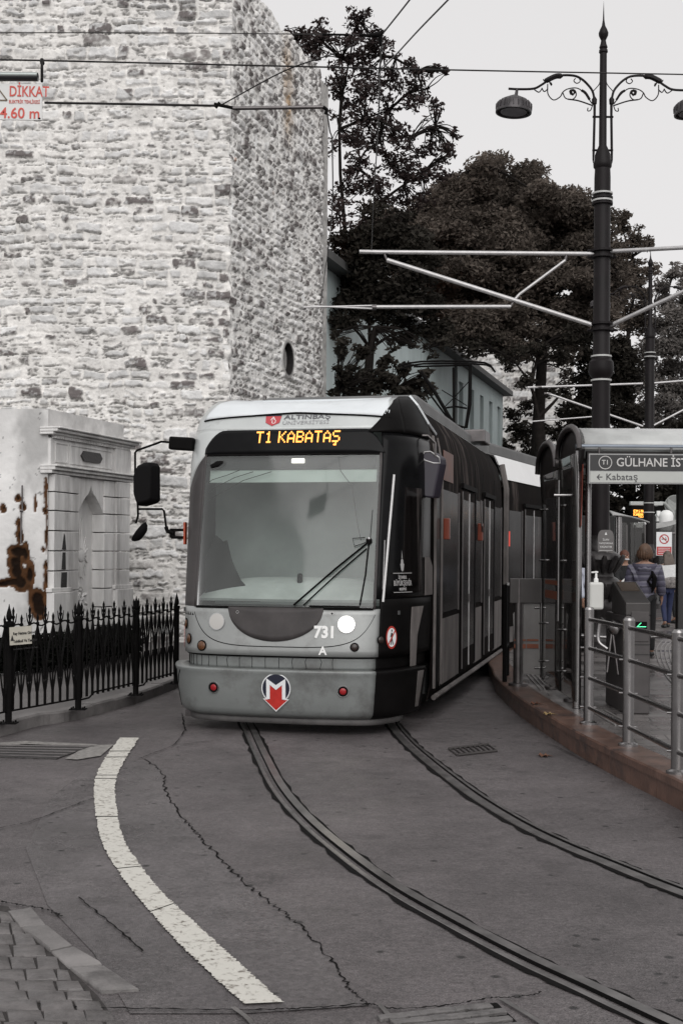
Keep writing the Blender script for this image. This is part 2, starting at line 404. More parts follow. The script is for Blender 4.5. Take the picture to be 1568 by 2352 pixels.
# smoother relaid strip along the painted line, with the broken edge towards the rails
edge_px = [(330, 1745), (372, 1775), (385, 1830), (430, 1890), (465, 1930), (520, 1990), (575, 2040), (640, 2090), (700, 2140), (760, 2210), (800, 2270), (840, 2312)]
edge = rough_line([G(*p) for p in edge_px], 16, .016, R0)
left_px = [(560, 2330), (300, 2330), (215, 2190), (110, 2080), (60, 1950), (120, 1830), (200, 1770)]
sheet('asphalt_patch', [(p.x, p.y) for p in edge] + [(G(*p).x, G(*p).y) for p in left_px], ASPH_S, .004)
ribbon('road_crack', edge, .009, CRACK, .0075, R0, .9)
for pts, w in (([(0, 1905), (70, 1890), (150, 1860), (220, 1835)], .008), ([(320, 1745), (345, 1735), (400, 1712), (425, 1680)], .007),
               ([(425, 1680), (418, 1640)], .012), ([(0, 2075), (60, 2085), (110, 2095), (140, 2110)], .012), ([(60, 2312), (300, 2322), (560, 2325), (700, 2322), (840, 2312), (900, 2322), (1000, 2318), (1060, 2310), (1130, 2298), (1190, 2296), (1245, 2285)], .010),
               ([(330, 2190), (260, 2130), (180, 2065)], .008), ([(500, 1702), (420, 1712)], .01), ([(1160, 1705), (1260, 1712), (1330, 1745), (1420, 1780), (1568, 1850)], .006)):
    ribbon('road_crack', rough_line([G(*p) for p in pts], 14, w * .8, R0), w, CRACK, .012, R0, .9)

# newer asphalt and sett strip across the very bottom
SETT = mat('small_grey_setts', (.115, .108, .107), .5, 0, .4, 14, .008, 40)
n0 = [G(875, 2335), G(905, 2352), G(1010, 2420), G(1290, 2420), G(1190, 2352), G(1140, 2305), G(1060, 2312)]
sheet('sett_bed', [(p.x, p.y) for p in n0], CRACK, .004)
b = MB(); r_ = random.Random(9)
A0, A1 = G(880, 2336), G(1130, 2306); B0, B1 = G(1010, 2430), G(1290, 2420)
for j in range(7):
    for i in range(11):
        u, v = (i + (j % 2) * .5) / 11.5, (j + .5) / 7
        c = (A0.lerp(A1, u)).lerp(B0.lerp(B1, u), v); e = (A1 - A0).normalized(); R = Matrix.Rotation(math.atan2(e.y, e.x) + r_.uniform(-.05, .05), 3, 'Z')
        b.box((c.x, c.y, .008), (.075 + r_.uniform(-.012, .01), .045 + r_.uniform(-.008, .006), .014 + r_.uniform(0, .006)), R)
tag(b.build('sett_strip', SETT, bevel=.004), kind='structure')
for pts in ([(870, 2312), (905, 2352), (960, 2400)], [(1150, 2300), (1235, 2352), (1300, 2400)], [(535, 2320), (575, 2352), (600, 2400)]):
    ribbon('steel_edge_strip', catmull([G(*p) for p in pts], 5), .022, RAILTOP, .013, R0, .02)

# cobbles, bottom left corner, with their row of long edge stones
COB = mat('cobble_stone', (.098, .090, .089), .42, 0, .45, 7, .012, 22, col2=(.06, .055, .055), thr=.55)
sheet('cobble_bed', [(G(*p).x, G(*p).y) for p in [(-40, 2075), (20, 2085), (60, 2140), (130, 2200), (225, 2290), (250, 2325), (200, 2420), (-60, 2420)]], mat('sandy_joint', (.028, .024, .023), .9, 0, .5, 30, .006), .006)
def stone_slab(b, poly, h, rnd):
    n = len(poly); c = sum(poly, Vector()) / n
    top = [(c + (p - c) * .93) for p in poly]
    b.add([(p.x, p.y, 0.0) for p in poly] + [(p.x, p.y, h * .75) for p in poly] + [(p.x, p.y, h + rnd.uniform(-.004, .006)) for p in top] + [(c.x, c.y, h + .006)],
          [(i, (i + 1) % n, n + (i + 1) % n, n + i) for i in range(n)] + [(n + i, n + (i + 1) % n, 2 * n + (i + 1) % n, 2 * n + i) for i in range(n)] + [(2 * n + i, 2 * n + (i + 1) % n, 3 * n) for i in range(n)])
b = MB(); rnd = random.Random(21)
rows = [2100, 2124, 2150, 2176, 2204, 2232, 2258, 2282, 2304, 2326, 2352, 2384]
def rightedge(y): return 20 + (y - 2100) * 1.02
for j in range(len(rows) - 1):
    y0, y1 = rows[j] + 1, rows[j + 1] - 1; x = -70 - rnd.random() * 60
    while x < rightedge((y0 + y1) / 2) - 8:
        w = rnd.uniform(48, 92) * (1 + j * .03); xe = min(x + w, rightedge((y0 + y1) / 2))
        if xe - x > 14:
            sl = (y0 - 2100) * .03 + rnd.uniform(-4, 4); jt = lambda: rnd.uniform(-3, 3)
            stone_slab(b, [G(x + jt() + 1, y1 + jt() * .5 + sl * .3), G(xe - 1 + jt(), y1 + jt() * .5), G(xe - 4 + jt() - 5, y0 + jt() * .5), G(x + jt() - 4, y0 + jt() * .5)], .014, rnd)
        x = xe + rnd.uniform(0, 2)
tag(b.build('cobbles', COB, smooth=50), kind='structure')
b = MB()
es = [(-20, 2066, 0, 2098), (48, 2118, 110, 2112), (118, 2186, 170, 2168), (165, 2222, 235, 2222), (240, 2284, 322, 2282)]
L0 = [(18, 2098), (48, 2138), (118, 2192), (160, 2230), (236, 2285)]; R0_ = [(72, 2092), (106, 2134), (168, 2180), (236, 2224), (322, 2282)]
for i in range(4):
    a, c = G(*L0[i]), G(*L0[i + 1]); d, e = G(*R0_[i + 1]), G(*R0_[i])
    m_ = lambda p, q, t: p.lerp(q, t)
    stone_slab(b, [m_(a, c, .03), m_(a, c, .97), m_(e, d, .97), m_(e, d, .03)], .02, rnd)
tag(b.build('edge_stones', GRAN, smooth=50), kind='structure')

# painted line
def paint():
    m, nt, p, out = nodes('worn_road_paint'); N, L = nt.nodes, nt.links
    tc = N.new('ShaderNodeTexCoord'); n = N.new('ShaderNodeTexNoise'); n.inputs['Scale'].default_value = 26; n.inputs['Detail'].default_value = 6; n.inputs['Roughness'].default_value = .7; L.new(tc.outputs['Object'], n.inputs['Vector'])
    r = N.new('ShaderNodeValToRGB'); e = r.color_ramp.elements; e[0].position = .34; e[0].color = (.13, .11, .09, 1); e[1].position = .47; e[1].color = (.56, .545, .50, 1)
    L.new(n.outputs['Fac'], r.inputs['Fac']); L.new(r.outputs['Color'], p.inputs['Base Color']); p.inputs['Roughness'].default_value = .6
    bp = N.new('ShaderNodeBump'); bp.inputs['Distance'].default_value = .006; L.new(n.outputs['Fac'], bp.inputs['Height']); L.new(bp.outputs['Normal'], p.inputs['Normal']); return m
PAINT = paint()
Lp = [(275, 1697), (240, 1747), (218, 1797), (219, 1860), (232, 1930), (262, 1990), (305, 2050), (355, 2110), (400, 2160), (450, 2210), (505, 2262), (562, 2312)]
Rp = [(320, 1697), (288, 1747), (266, 1797), (268, 1860), (284, 1930), (318, 1985), (360, 2040), (410, 2090), (470, 2145), (530, 2200), (590, 2255), (650, 2308)]
la = catmull([G(*p) for p in Lp], 34); ra = catmull([G(*p) for p in Rp], 34)
b = MB(); vs = []; fs = []; n = len(la)
gaps = {int(n * .06), int(n * .085), int(n * .16), int(n * .175), int(n * .3), int(n * .47), int(n * .62)}
for i in range(n):
    j1, j2 = R0.uniform(-.045, .045), R0.uniform(-.045, .045)
    a = la[i].lerp(ra[i], .0 + j1); c = la[i].lerp(ra[i], 1 + j2)
    vs += [(a.x, a.y, .0125), (c.x, c.y, .0125)]
    if i and i not in gaps: fs.append((2 * i - 2, 2 * i - 1, 2 * i + 1, 2 * i))
b.add(vs, fs); tag(b.build('painted_line', PAINT), kind='structure')
tag(sheet('faded_paint_mark', [(G(*p).x, G(*p).y) for p in [(150, 1745), (178, 1747), (232, 1738), (262, 1712), (225, 1713), (190, 1722)]], mat('faded_paint', (.21, .2, .19), .7, 0, .4, 20, .004), .0095))
tag(sheet('faded_paint_mark', [(G(*p).x, G(*p).y) for p in [(0, 1708), (60, 1704), (225, 1712), (215, 1717), (60, 1711), (0, 1716)]], bpy.data.materials['faded_paint'], .0095))

# rails: head, groove and guard lip swept along the curve
railL = [(560, 1640), (580, 1690), (604, 1742), (640, 1810), (700, 1882), (790, 1960), (900, 2040), (1040, 2120), (1200, 2204), (1350, 2274), (1500, 2345), (1640, 2410)]
railR = [(900, 1660), (930, 1700), (968, 1735), (1030, 1785), (1100, 1836), (1200, 1896), (1300, 1944), (1400, 1985), (1500, 2026), (1568, 2052), (1700, 2100)]
def rail(name, px, sgn):
    pts = [G(*p) for p in px]
    back = (pts[0] - pts[1]).normalized()
    ang = [0, .06, .15, .26, .38, .50, .60]
    pre = []; cur = pts[0].copy(); a0 = math.atan2(back.x, back.y)
    for k in range(1, 12):
        cur = cur + Vector((math.sin(a0 + .085 * k), math.cos(a0 + .085 * k), 0)) * 1.7; pre.append(cur.copy())
    line = catmull(pre[::-1] + pts, 6)
    prof = [(-.088, .006), (-.062, .010), (-.060, .017), (0.0, .018), (.004, -.001), (.038, -.001), (.042, .014), (.068, .014), (.070, .010), (.092, .006)]
    mi = [1, 0, 0, 1, 1, 1, 0, 0, 1]
    b = MB(); vs = []; m = len(prof)
    for i, p in enumerate(line):
        t = (line[min(i + 1, len(line) - 1)] - line[max(i - 1, 0)]); s = Vector((t.y, -t.x, 0)).normalized()
        if s.x < 0: s = -s
        jit = .016
        for k, (x, z) in enumerate(prof):
            xx = x * sgn + (R0.uniform(-jit, jit) if k in (0, m - 1) else 0)
            q = p + s * xx; vs.append((q.x, q.y, z + .0))
    n = len(b.v); b.v += vs
    for i in range(len(line) - 1):
        for k in range(m - 1):
            b.f.append((i * m + k, i * m + k + 1, (i + 1) * m + k + 1, (i + 1) * m + k)); b.mi.append(mi[k])
    o = b.build(name, [RAILTOP, JOINT]); tag(o, kind='structure'); return line
lineL = rail('tram_rail', railL, -1); lineR = rail('tram_rail', railR, 1)
# drain grate between the rail and the platform, and the long drain cover at the left
b = MB()
for k in range(9):
    u = k / 8; a = G(1030, 1722).lerp(G(1120, 1712), u); c = G(1050, 1737).lerp(G(1140, 1727), u); b.tube([a + Vector((0, 0, .01)), c + Vector((0, 0, .01))], .008, 6)
for p, q in (((1030, 1722), (1120, 1712)), ((1050, 1737), (1140, 1727))): b.tube([G(*p) + Vector((0, 0, .01)), G(*q) + Vector((0, 0, .01))], .014, 6)
tag(b.build('drain_grate', mat('rusty_grate', (.05, .045, .044), .6, .3), base=G(1085, 1725)), 'small steel drain grate in the road between the right rail and the platform', 'drain grate')
t = thing('drain_cover', 'long dark drain cover set in the road in front of the left fence', 'drain cover', G(100, 1728))
b = MB(); c = [G(-60, 1712), G(215, 1715), G(130, 1745), G(-90, 1738)]
b.add([(p.x, p.y, .011) for p in c] + [(p.x, p.y, 0) for p in c], [(0, 1, 2, 3), (0, 4, 5, 1), (1, 5, 6, 2), (2, 6, 7, 3), (3, 7, 4, 0)])
b.build('cover_plate', mat('old_cover_iron', (.045, .042, .041), .5, .3, .5, 9, .012, 22, stretch=(1, 6, 1)), t)
b = MB()
for k in range(5):
    u = (k + .5) / 5; a = c[0].lerp(c[3], u); d = c[1].lerp(c[2], u); b.tube([a + Vector((0, 0, .013)), d + Vector((0, 0, .013))], .006, 5)
b.build('ribs', STEEL_D, t)

# left pavement
kerb_px = [(-330, 1765), (-120, 1722), (0, 1693), (90, 1668), (160, 1657), (240, 1637), (312, 1616), (412, 1578)]
kb = [G(*p) for p in kerb_px]
ext = [kb[-1] + Vector((.40, 4, 0)), kb[-1] + Vector((1.6, 10, 0)), kb[-1] + Vector((4.5, 20, 0))]
kl = catmull(kb + ext, 6)
PAVE = mat('pavement_slab', (.105, .098, .097), .5, 0, .25, 1.4, .005, 30, col2=(.07, .065, .064), thr=.58)
HK = .13
poly = [(p.x, p.y) for p in kl] + [(kl[-1].x, 60), (-40, 60), (-40, kb[0].y)]
def slabpoly(name, poly, z0, z1, mt):
    me = bpy.data.meshes.new(name); n = len(poly)
    me.from_pydata([(x, y, z1) for x, y in poly] + [(x, y, z0) for x, y in poly], [], [tuple(range(n))] + [(i, n + i, n + (i + 1) % n, (i + 1) % n) for i in range(n)])
    bm = bmesh.new(); bm.from_mesh(me); bmesh.ops.recalc_face_normals(bm, faces=bm.faces)
    bmesh.ops.triangulate(bm, faces=[f for f in bm.faces if len(f.verts) > 4]); bm.to_mesh(me); bm.free()
    if me.polygons and sum(p.normal.z * p.area for p in me.polygons) < 0: me.flip_normals()
    o = _mesh_obj(name, me, mt, None, False); tag(o, kind='structure'); return o
def inset(line, d):
    out = []
    for i, p in enumerate(line):
        t = (line[min(i + 1, len(line) - 1)] - line[max(i - 1, 0)]); s = Vector((-t.y, t.x, 0)).normalized()
        out.append(p + s * d)
    return out
kin = inset(kl, .16)
slabpoly('left_pavement', [(p.x, p.y) for p in kin] + [(kin[-1].x, 60), (-40, 60), (-40, kin[0].y)], 0.0, HK - .006, PAVE)
b = MB(); rk = random.Random(3)
seg = 4
for i in range(0, len(kl) - seg, seg):
    a = kl[i:i + seg + 1]; c = kin[i:i + seg + 1]; n = len(a); dz = rk.uniform(-.006, .006)
    a = [p.copy() for p in a]; c = [p.copy() for p in c]
    a[0] = a[0].lerp(a[1], .03); c[0] = c[0].lerp(c[1], .03)
    vs = []
    for p, q in zip(a, c):
        pi = p.lerp(q, .12); vs += [(p.x, p.y, 0), (p.x, p.y, HK - .02 + dz), (pi.x, pi.y, HK + dz), (q.x, q.y, HK + dz), (q.x, q.y, 0)]
    fs = [(5 * k + j, 5 * k + j + 1, 5 * k + 5 + j + 1, 5 * k + 5 + j) for k in range(n - 1) for j in range(4)] + [(0, 1, 2, 3, 4), tuple(5 * (n - 1) + j for j in (4, 3, 2, 1, 0))]
    b.add(vs, fs)
tag(b.build('left_kerb', GRAN), kind='structure')

# tram platform at the right
HP = .22
plat_px = [(1720, 1880), (1568, 1797), (1440, 1738), (1350, 1694), (1300, 1667), (1240, 1632), (1190, 1600), (1150, 1567), (1131, 1540)]
pb = [G(x, y, HP) for x, y in plat_px]
pb = [pb[0] + Vector((1.6, -2.6, 0))] + pb + [pb[-1] + Vector((.5, 4, 0)), pb[-1] + Vector((2.6, 9.5, 0)), pb[-1] + Vector((6.5, 16, 0))]
pl = catmull(pb, 6); pin = inset(pl, -.30)
WETST = mat('wet_platform_paving', (.125, .115, .112), .26, 0, .35, 1.1, .003, 26, col2=(.085, .078, .077), thr=.5, ramt=.12)
def paving(name, base, w, h, ang, rough):
    m, nt, p, out = nodes(name); N, L = nt.nodes, nt.links
    tc = N.new('ShaderNodeTexCoord'); mp = N.new('ShaderNodeMapping'); mp.inputs['Rotation'].default_value = (0, 0, ang); L.new(tc.outputs['Object'], mp.inputs['Vector'])
    br = N.new('ShaderNodeTexBrick'); br.inputs['Scale'].default_value = 1; br.inputs['Brick Width'].default_value = w; br.inputs['Row Height'].default_value = h; br.inputs['Mortar Size'].default_value = .006
    br.inputs['Color1'].default_value = (*[c * .8 for c in base], 1); br.inputs['Color2'].default_value = (*[c * 1.2 for c in base], 1); br.inputs['Mortar'].default_value = (.03, .028, .028, 1)
    L.new(mp.outputs[0], br.inputs['Vector']); n = N.new('ShaderNodeTexNoise'); n.inputs['Scale'].default_value = 1.6; n.inputs['Detail'].default_value = 6; L.new(tc.outputs['Object'], n.inputs['Vector'])
    mr = N.new('ShaderNodeMapRange'); mr.inputs[1].default_value = .3; mr.inputs[2].default_value = .7; mr.inputs[3].default_value = .65; mr.inputs[4].default_value = 1.25; L.new(n.outputs['Fac'], mr.inputs[0])
    sc = N.new('ShaderNodeVectorMath'); sc.operation = 'SCALE'; L.new(br.outputs['Color'], sc.inputs[0]); L.new(mr.outputs[0], sc.inputs['Scale']); L.new(sc.outputs[0], p.inputs['Base Color'])
    m3 = N.new('ShaderNodeMapRange'); m3.inputs[1].default_value = .35; m3.inputs[2].default_value = .65; m3.inputs[3].default_value = rough - .14; m3.inputs[4].default_value = rough + .14; L.new(n.outputs['Fac'], m3.inputs[0]); L.new(m3.outputs[0], p.inputs['Roughness'])
    bp = N.new('ShaderNodeBump'); bp.inputs['Distance'].default_value = .004; bp.invert = True; L.new(br.outputs['Fac'], bp.inputs['Height']); L.new(bp.outputs['Normal'], p.inputs['Normal']); return m
PLPAVE = paving('platform_paving', (.15, .138, .135), .6, .3, .12, .30)
slabpoly('tram_platform', [(p.x, p.y) for p in pin] + [(60, 60), (60, pin[0].y)], 0, HP - .004, PLPAVE)
REDK = mat('red_granite_kerb', (.115, .066, .050), .33, 0, .35, 5, .003, 30, col2=(.055, .038, .034), thr=.5, ramt=.12)
b = MB(); seg = 3
for i in range(0, len(pl) - seg, seg):
    a = [p.copy() for p in pl[i:i + seg + 1]]; c = [p.copy() for p in pin[i:i + seg + 1]]; n = len(a)
    a[0] = a[0].lerp(a[1], .02); c[0] = c[0].lerp(c[1], .02)
    vs = []
    for p, q in zip(a, c):
        pi = p.lerp(q, .05); pr = p.lerp(q, .08); vs += [(pr.x, pr.y, 0), (pr.x, pr.y, HP - .07), (p.x, p.y, HP - .065), (p.x, p.y, HP - .012), (pi.x, pi.y, HP), (q.x, q.y, HP), (q.x, q.y, 0)]
    fs = [(7 * k + j, 7 * k + j + 1, 7 * k + 7 + j + 1, 7 * k + 7 + j) for k in range(n - 1) for j in range(6)] + [tuple(range(7)), tuple(7 * (n - 1) + j for j in range(6, -1, -1))]
    b.add(vs, fs)
tag(b.build('platform_kerb', REDK), kind='structure')
# tactile ribs that bend towards the gates
b = MB(); T = crop(1900, 1650, .659)
for k in range(5):
    px = [T(1095 + k * 26 + 40, 1385 + k * 4), T(1100 + k * 26, 1430), T(1105 + k * 26, 1500), T(1150 + k * 24, 1590), T(1200 + k * 24, 1650), T(1270 + k * 24, 1700)]
    b.tube([Vector((p.x, p.y, HP + .003)) for p in catmull([G(x, y, HP) for x, y in px], 5)], .009, 6)
for k in range(4):
    a, c = T(710 + k * 22, 1815 - k * 4), T(850 + k * 22, 1900 - k * 6)
    b.tube([G(*a, HP) + Vector((0, 0, .003)), G(*c, HP) + Vector((0, 0, .003))], .008, 6)
for k in range(3):
    a, c = T(310 + k * 22, 1590 - k * 4), T(400 + k * 22, 1690 - k * 6)
    b.tube([G(*a, HP) + Vector((0, 0, .003)), G(*c, HP) + Vector((0, 0, .003))], .008, 6)
tag(b.build('tactile_paving', mat('tactile_ribs', (.2, .19, .185), .5)), kind='structure')
# fallen leaves and litter
rl = random.Random(8)
for (x, y, h, c, lb) in ((1258, 1642, HP, (.26, .18, .08), 'yellow fallen leaf on the red kerb of the platform'), (1228, 1618, HP, (.12, .05, .03), 'dark red fallen leaf on the kerb beside the tram'), (1248, 1738, 0, (.13, .06, .035), 'curled brown leaf on the road beside the platform kerb')):
    c0 = G(x, y, h); b = MB(); vs = [(c0.x, c0.y, h + .012)]
    for k in range(14):
        an = 2 * math.pi * k / 14; r = .042 * (1 + .35 * math.cos(an * 5)) * (1.5 if k % 7 == 0 else 1)
        vs.append((c0.x + r * math.cos(an), c0.y + r * 1.4 * math.sin(an), h + .006 + .012 * (k % 3)))
    b.add(vs, [(0, 1 + k, 1 + (k + 1) % 14) for k in range(14)])
    o = b.build('fallen_leaf', mat('leaf_litter', c, .6), base=Vector((c0.x, c0.y, h)), solid=.0015); tag(o, lb, 'leaf', 'fallen leaves')
# ------------------------------------------------------------------ rubble stone tower behind the tram
RUBBLE = attr_mat('rubble_masonry', bump=.012, bscale=26, amt=.22)
TC = Vector((-2.13, 24, 0)); TE = Vector((math.sin(math.radians(16.8)), math.cos(math.radians(16.8)), 0)); TN = Vector((TE.y, -TE.x, 0))
TZ = 12.85
def ecorner(V): return (vnoise(V * 4.5, V * 0 + 3, 77) - .5) * .075 + (vnoise(V * 15, V * 0 + 9, 78) - .5) * .03
tower = thing('stone_tower', 'tall pale rubble stone tower with sharp corner rising behind the tram', 'tower', (TC.x, TC.y, 0))
W1 = 5.8
U, V, D, C, nu, nv = masonry(W1, TZ, .018, 4, rh=(.10, .25), cw=(.16, .62), pdark=.34, relief=.05, wob=.75)
w = 1 - sstep(0, .22, W1 - U); D = D * (1 - w * .9); diag = (Vector((0, -1, 0)) + TN); e = ecorner(V) * w
# bigger pale quoins at the corner
X = TC.x - W1 + U + diag.x * e; Y = TC.y - D + diag.y * e; Z = V
np_mesh('wall', np.stack([X, Y, Z], -1).reshape(-1, 3), gridfaces(nu, nv), RUBBLE, tower, C.reshape(-1, 3))
W2 = 6.45
U, V, D, C, nu, nv = masonry(W2, TZ, .020, 33, rh=(.12, .19), cw=(.16, .38), pdark=.46, relief=.06, vis=.85, wob=.32, light=(.80, .79, .78), mortar=(.86, .845, .82))
wear = sstep(.15, .6, 1 - V / TZ)[..., None]
def hole(u0, z0, ru, rz, depth):
    global D, C
    q = np.sqrt(((U - u0) / ru) ** 2 + ((V - z0) / rz) ** 2)
    inn = sstep(1.06, .94, q); ring = sstep(1.5, 1.35, q) * (1 - inn)
    D = D * (1 - ring) + .05 * ring; D = D - inn * depth
    C = C * (1 - ring[..., None]) + np.array((.38, .37, .36)) * ring[..., None] * (.8 + .4 * fbm(U * 9, V * 9, 5, 2)[..., None])
    inc = sstep(1.22, 1.1, q)[..., None]; C = C * (1 - inc) + np.array((.02, .018, .018)) * inc  # shade inside the opening painted into the stone colour, jambs included
hole(3.25, 5.92, .27, .30, .45)
q = np.sqrt(((U - 3.2) / .14) ** 2 + ((V - 11.75) / .24) ** 2); inn = sstep(1.1, .9, q); D = D - inn * .4; C = C * (1 - inn[..., None]) + .04 * inn[..., None]  # the slit's inner shade is painted into the colour as well
st = np.exp(-((U - 3.2) / .28) ** 2) * sstep(1.5, .3, np.abs(V - 11.6)) * (.3 + fbm(U * 16, V * 1.2, 91, 3)) * (1 - inn)
C = C * (1 - (st[..., None] * np.array((.35, .52, .68))))
w = 1 - sstep(0, .22, U); D = D * (1 - w * .9); e = ecorner(V) * w
bow = -.10 * sstep(.75, 1, U / W2) ** 2 * 2
D = D + bow - .05 * sstep(.9, 1, V / TZ)
X = TC.x + TE.x * U + TN.x * D + diag.x * e; Y = TC.y + TE.y * U + TN.y * D + diag.y * e
Zt = V + (fbm(U * 2, V * 0, 12, 3) - .5) * .35 * sstep(.97, 1, V / TZ)
np_mesh('wall', np.stack([X, Y, Zt], -1).reshape(-1, 3), gridfaces(nu, nv), RUBBLE, tower, C.reshape(-1, 3))
E2 = TC + TE * W2
b = MB(); lo = [(TC.x - W1, TC.y + .12), (TC.x - .05, TC.y + .12), (E2.x - .12, E2.y - .05), (E2.x - 2.5, E2.y + 3.2), (TC.x - W1, E2.y + 3.2)]
n = 5; b.add([(x, y, 0) for x, y in lo] + [(x, y, TZ - .1) for x, y in lo], [tuple(range(n, 2 * n))] + [(i, (i + 1) % n, n + (i + 1) % n, n + i) for i in range(n)])
b.build('core', mat('rubble_core', (.4, .39, .375), .9, 0, .35, 4, .03, 8), tower)

# second wall tower far behind the trees
t2 = thing('distant_stone_tower', 'far rubble stone tower seen between the dark trees behind the blue building', 'tower', (9.5, 74, 0))
U, V, D, C, nu, nv = masonry(8.0, 16.0, .08, 54, rh=(.25, .45), cw=(.4, .9), pdark=.35, relief=.09)
np_mesh('wall', np.stack([5.35 + U, 74 - D, V], -1).reshape(-1, 3), gridfaces(nu, nv), RUBBLE, t2, C.reshape(-1, 3) * .8)
b = MB(); b.box((9.35, 77.6, 7.95), (7.9, 6.9, 15.9)); b.build('core', bpy.data.materials['rubble_core'], t2)

# ------------------------------------------------------------------ pale blue-grey building
BE = Vector((.286, .958, 0)); BN = Vector((.958, -.286, 0)); B0_ = Vector((7.5, 60, 0))
bld = thing('grey_building', 'pale blue-grey building with tall narrow windows and tiled eave behind the tram', 'building', (5.5, 52, 0))
def BF(t, z=0, n=0): q = B0_ - BE * t + BN * n; return Vector((q.x, q.y, z))
BLUE = mat('blue_grey_render', (.47, .54, .54), .8, 0, .10, 2, .004, 30, stretch=(1, 1, .35), col2=(.36, .42, .42), thr=.56, soft=.2)
ts = [1.03, 3.2, 5.4, 7.6, 9.9]; ww, z0, z1, ZE = .82, 6.35, 8.6, 9.25
b = MB()
def slab(t0, t1, a0, a1, n0=-.3, n1=0.0):
    vs = [BF(t, z, n) for n in (n0, n1) for z in (a0, a1) for t in (t0, t1)]
    b.add(vs, [(0, 1, 3, 2), (4, 6, 7, 5), (0, 4, 5, 1), (2, 3, 7, 6), (0, 2, 6, 4), (1, 5, 7, 3)])
slab(0, 29, 0, z0); slab(0, 29, z1, ZE); prev = 0
for t in ts + [None]:
    e = (t - ww / 2) if t else 29
    slab(prev, e, z0, z1); prev = (t + ww / 2) if t else 29
slab(0, 29, 0, ZE, -8, -.5); slab(0, .3, 0, ZE, -.5, -.3)
b.build('wall', BLUE, bld)
WG = mat('building_window_glass', (.10, .10, .10), .15, 0, .3, 2); WF = mat('building_window_frame', (.13, .14, .14), .6)
for t in ts:
    b = MB(); slab(t - ww / 2 + .004, t + ww / 2 - .004, z0 + .004, z1 - .004, -.20, -.16); f = b.build('window', WF, bld)
    b = MB(); slab(t - ww / 2 + .07, t - .02, z0 + .08, z1 - .08, -.158, -.15); slab(t + .02, t + ww / 2 - .07, z0 + .08, z1 - .08, -.158, -.15); b.build('pane', WG, f)
    b = MB(); slab(t - ww / 2 - .1, t + ww / 2 + .1, z0 - .09, z0 - .004, .0, .12); b.build('sill', WF, f)
b = MB(); slab(-.4, 29.3, ZE + .002, ZE + .22, -8, .42); b.build('eave', mat('eave_dark', (.09, .09, .088), .7), bld)
b = MB(); vs = [BF(-.3, ZE + .222, .36), BF(29, ZE + .222, .36), BF(29, ZE + 2.2, -4), BF(-.3, ZE + 2.2, -4), BF(-.3, ZE + .222, -7.9), BF(29, ZE + .222, -7.9)]
b.add(vs, [(0, 1, 2, 3), (3, 2, 5, 4), (0, 3, 4), (1, 5, 2), (0, 4, 5, 1)])
b.build('roof', mat('terracotta_tiles', (.30, .125, .065), .8, 0, .3, 3, .03, 12), bld)
b = MB(); b.tube([BF(11.3, .2, .08), BF(11.3, ZE, .08)], .06, 8); b.build('downpipe', WF, bld)

# ------------------------------------------------------------------ old plastered wall and marble fountain niche
PD = 19.0; PX = -4.36; PZ = 3.92
FE = Vector((.292, .956, 0)); FNn = Vector((.956, -.292, 0)); FO = Vector((PX, PD, 0)); FWID = 2.58
pw = thing('plastered_wall', 'old white plastered wall with a brown hole where the plaster has fallen off', 'wall', (PX - 1.5, PD, 0))
PLASTER = attr_mat('old_plaster', bump=.004, bscale=20, amt=.12, scale=3)
Wp = 5.2; nu = int(Wp / .018) + 1; nv = int(PZ / .018) + 1
U, V = np.meshgrid(np.linspace(0, Wp, nu), np.linspace(0, PZ, nv)); Xw = PX - Wp + U
sp = FPX / PD
def pz(py): return CAMH + (HZ - py) / sp
def pxw(px): return (px - 784) / sp
n1 = fbm(U * 5, V * 5, 3, 5); n2 = fbm(U * 14, V * 14, 8, 4); big = fbm(U * .9, V * .7, 17, 4)
m = np.zeros_like(U) - 9; msum = np.zeros_like(U)
for zx, zy, rx, ry in [(350, 740, 38, 120), (370, 950, 62, 130), (330, 1250, 190, 130), (290, 1450, 150, 160), (320, 1620, 140, 170), (560, 1700, 85, 240), (240, 1830, 270, 75), (60, 1860, 150, 60), (400, 1850, 140, 160), (480, 1300, 70, 180), (60, 430, 50, 70), (700, 2150, 150, 190), (740, 2330, 150, 200), (860, 250, 22, 200), (850, 480, 40, 60), (880, 900, 22, 240), (815, 1210, 32, 40), (870, 1500, 40, 80), (870, 1750, 24, 200), (420, 420, 60, 70), (660, 350, 14, 90), (330, 240, 45, 60)]:
    cx, cz = pxw(zx * .122), pz(1119.6 + zy * .122); ax, az = rx * .122 / sp, ry * .122 / sp
    q = 1 - np.sqrt(((Xw - cx) / ax) ** 2 + ((V - cz) / az) ** 2)
    m = np.maximum(m, q * min(1, ax / .12)); msum = msum + np.clip(q, 0, 1) * .8
m = m + msum
# the crack between plaster and marble and other losses further left
for cx, cz, ax, az in [(-7.2, .6, 1.1, .45), (-8.6, 1.4, .6, .5)]:
    m = np.maximum(m, 1 - np.sqrt(((Xw - cx) / ax) ** 2 + ((V - cz) / az) ** 2))
mask = sstep(.0, .07, m * 1.5 + .2 + (n1 - .5) * .62 + (n2 - .5) * .28)
core = sstep(.42, .8, m + (n2 - .5) * .8 + (n1 - .5) * .6)
plc = np.array((.76, .75, .74))[None, None] * (.66 + .50 * big[..., None])
grey = sstep(.5, .72, fbm(U * 1.6, V * .9, 61, 5) + .25 * sstep(1.5, .2, V) - .03)
plc = plc * (1 - .38 * grey[..., None])
speck = (n2 > .74) & (n1 > .5); plc = np.where(speck[..., None], plc * .45, plc)
brown = np.array((.085, .038, .016))[None, None] * (.3 + 1.3 * n2[..., None]) * (1 - core[..., None] * .88)
C = plc * (1 - mask[..., None]) + brown * mask[..., None]
D = (n1 - .5) * .015 - mask * (.022 + (n2 - .5) * .03) - core * .02
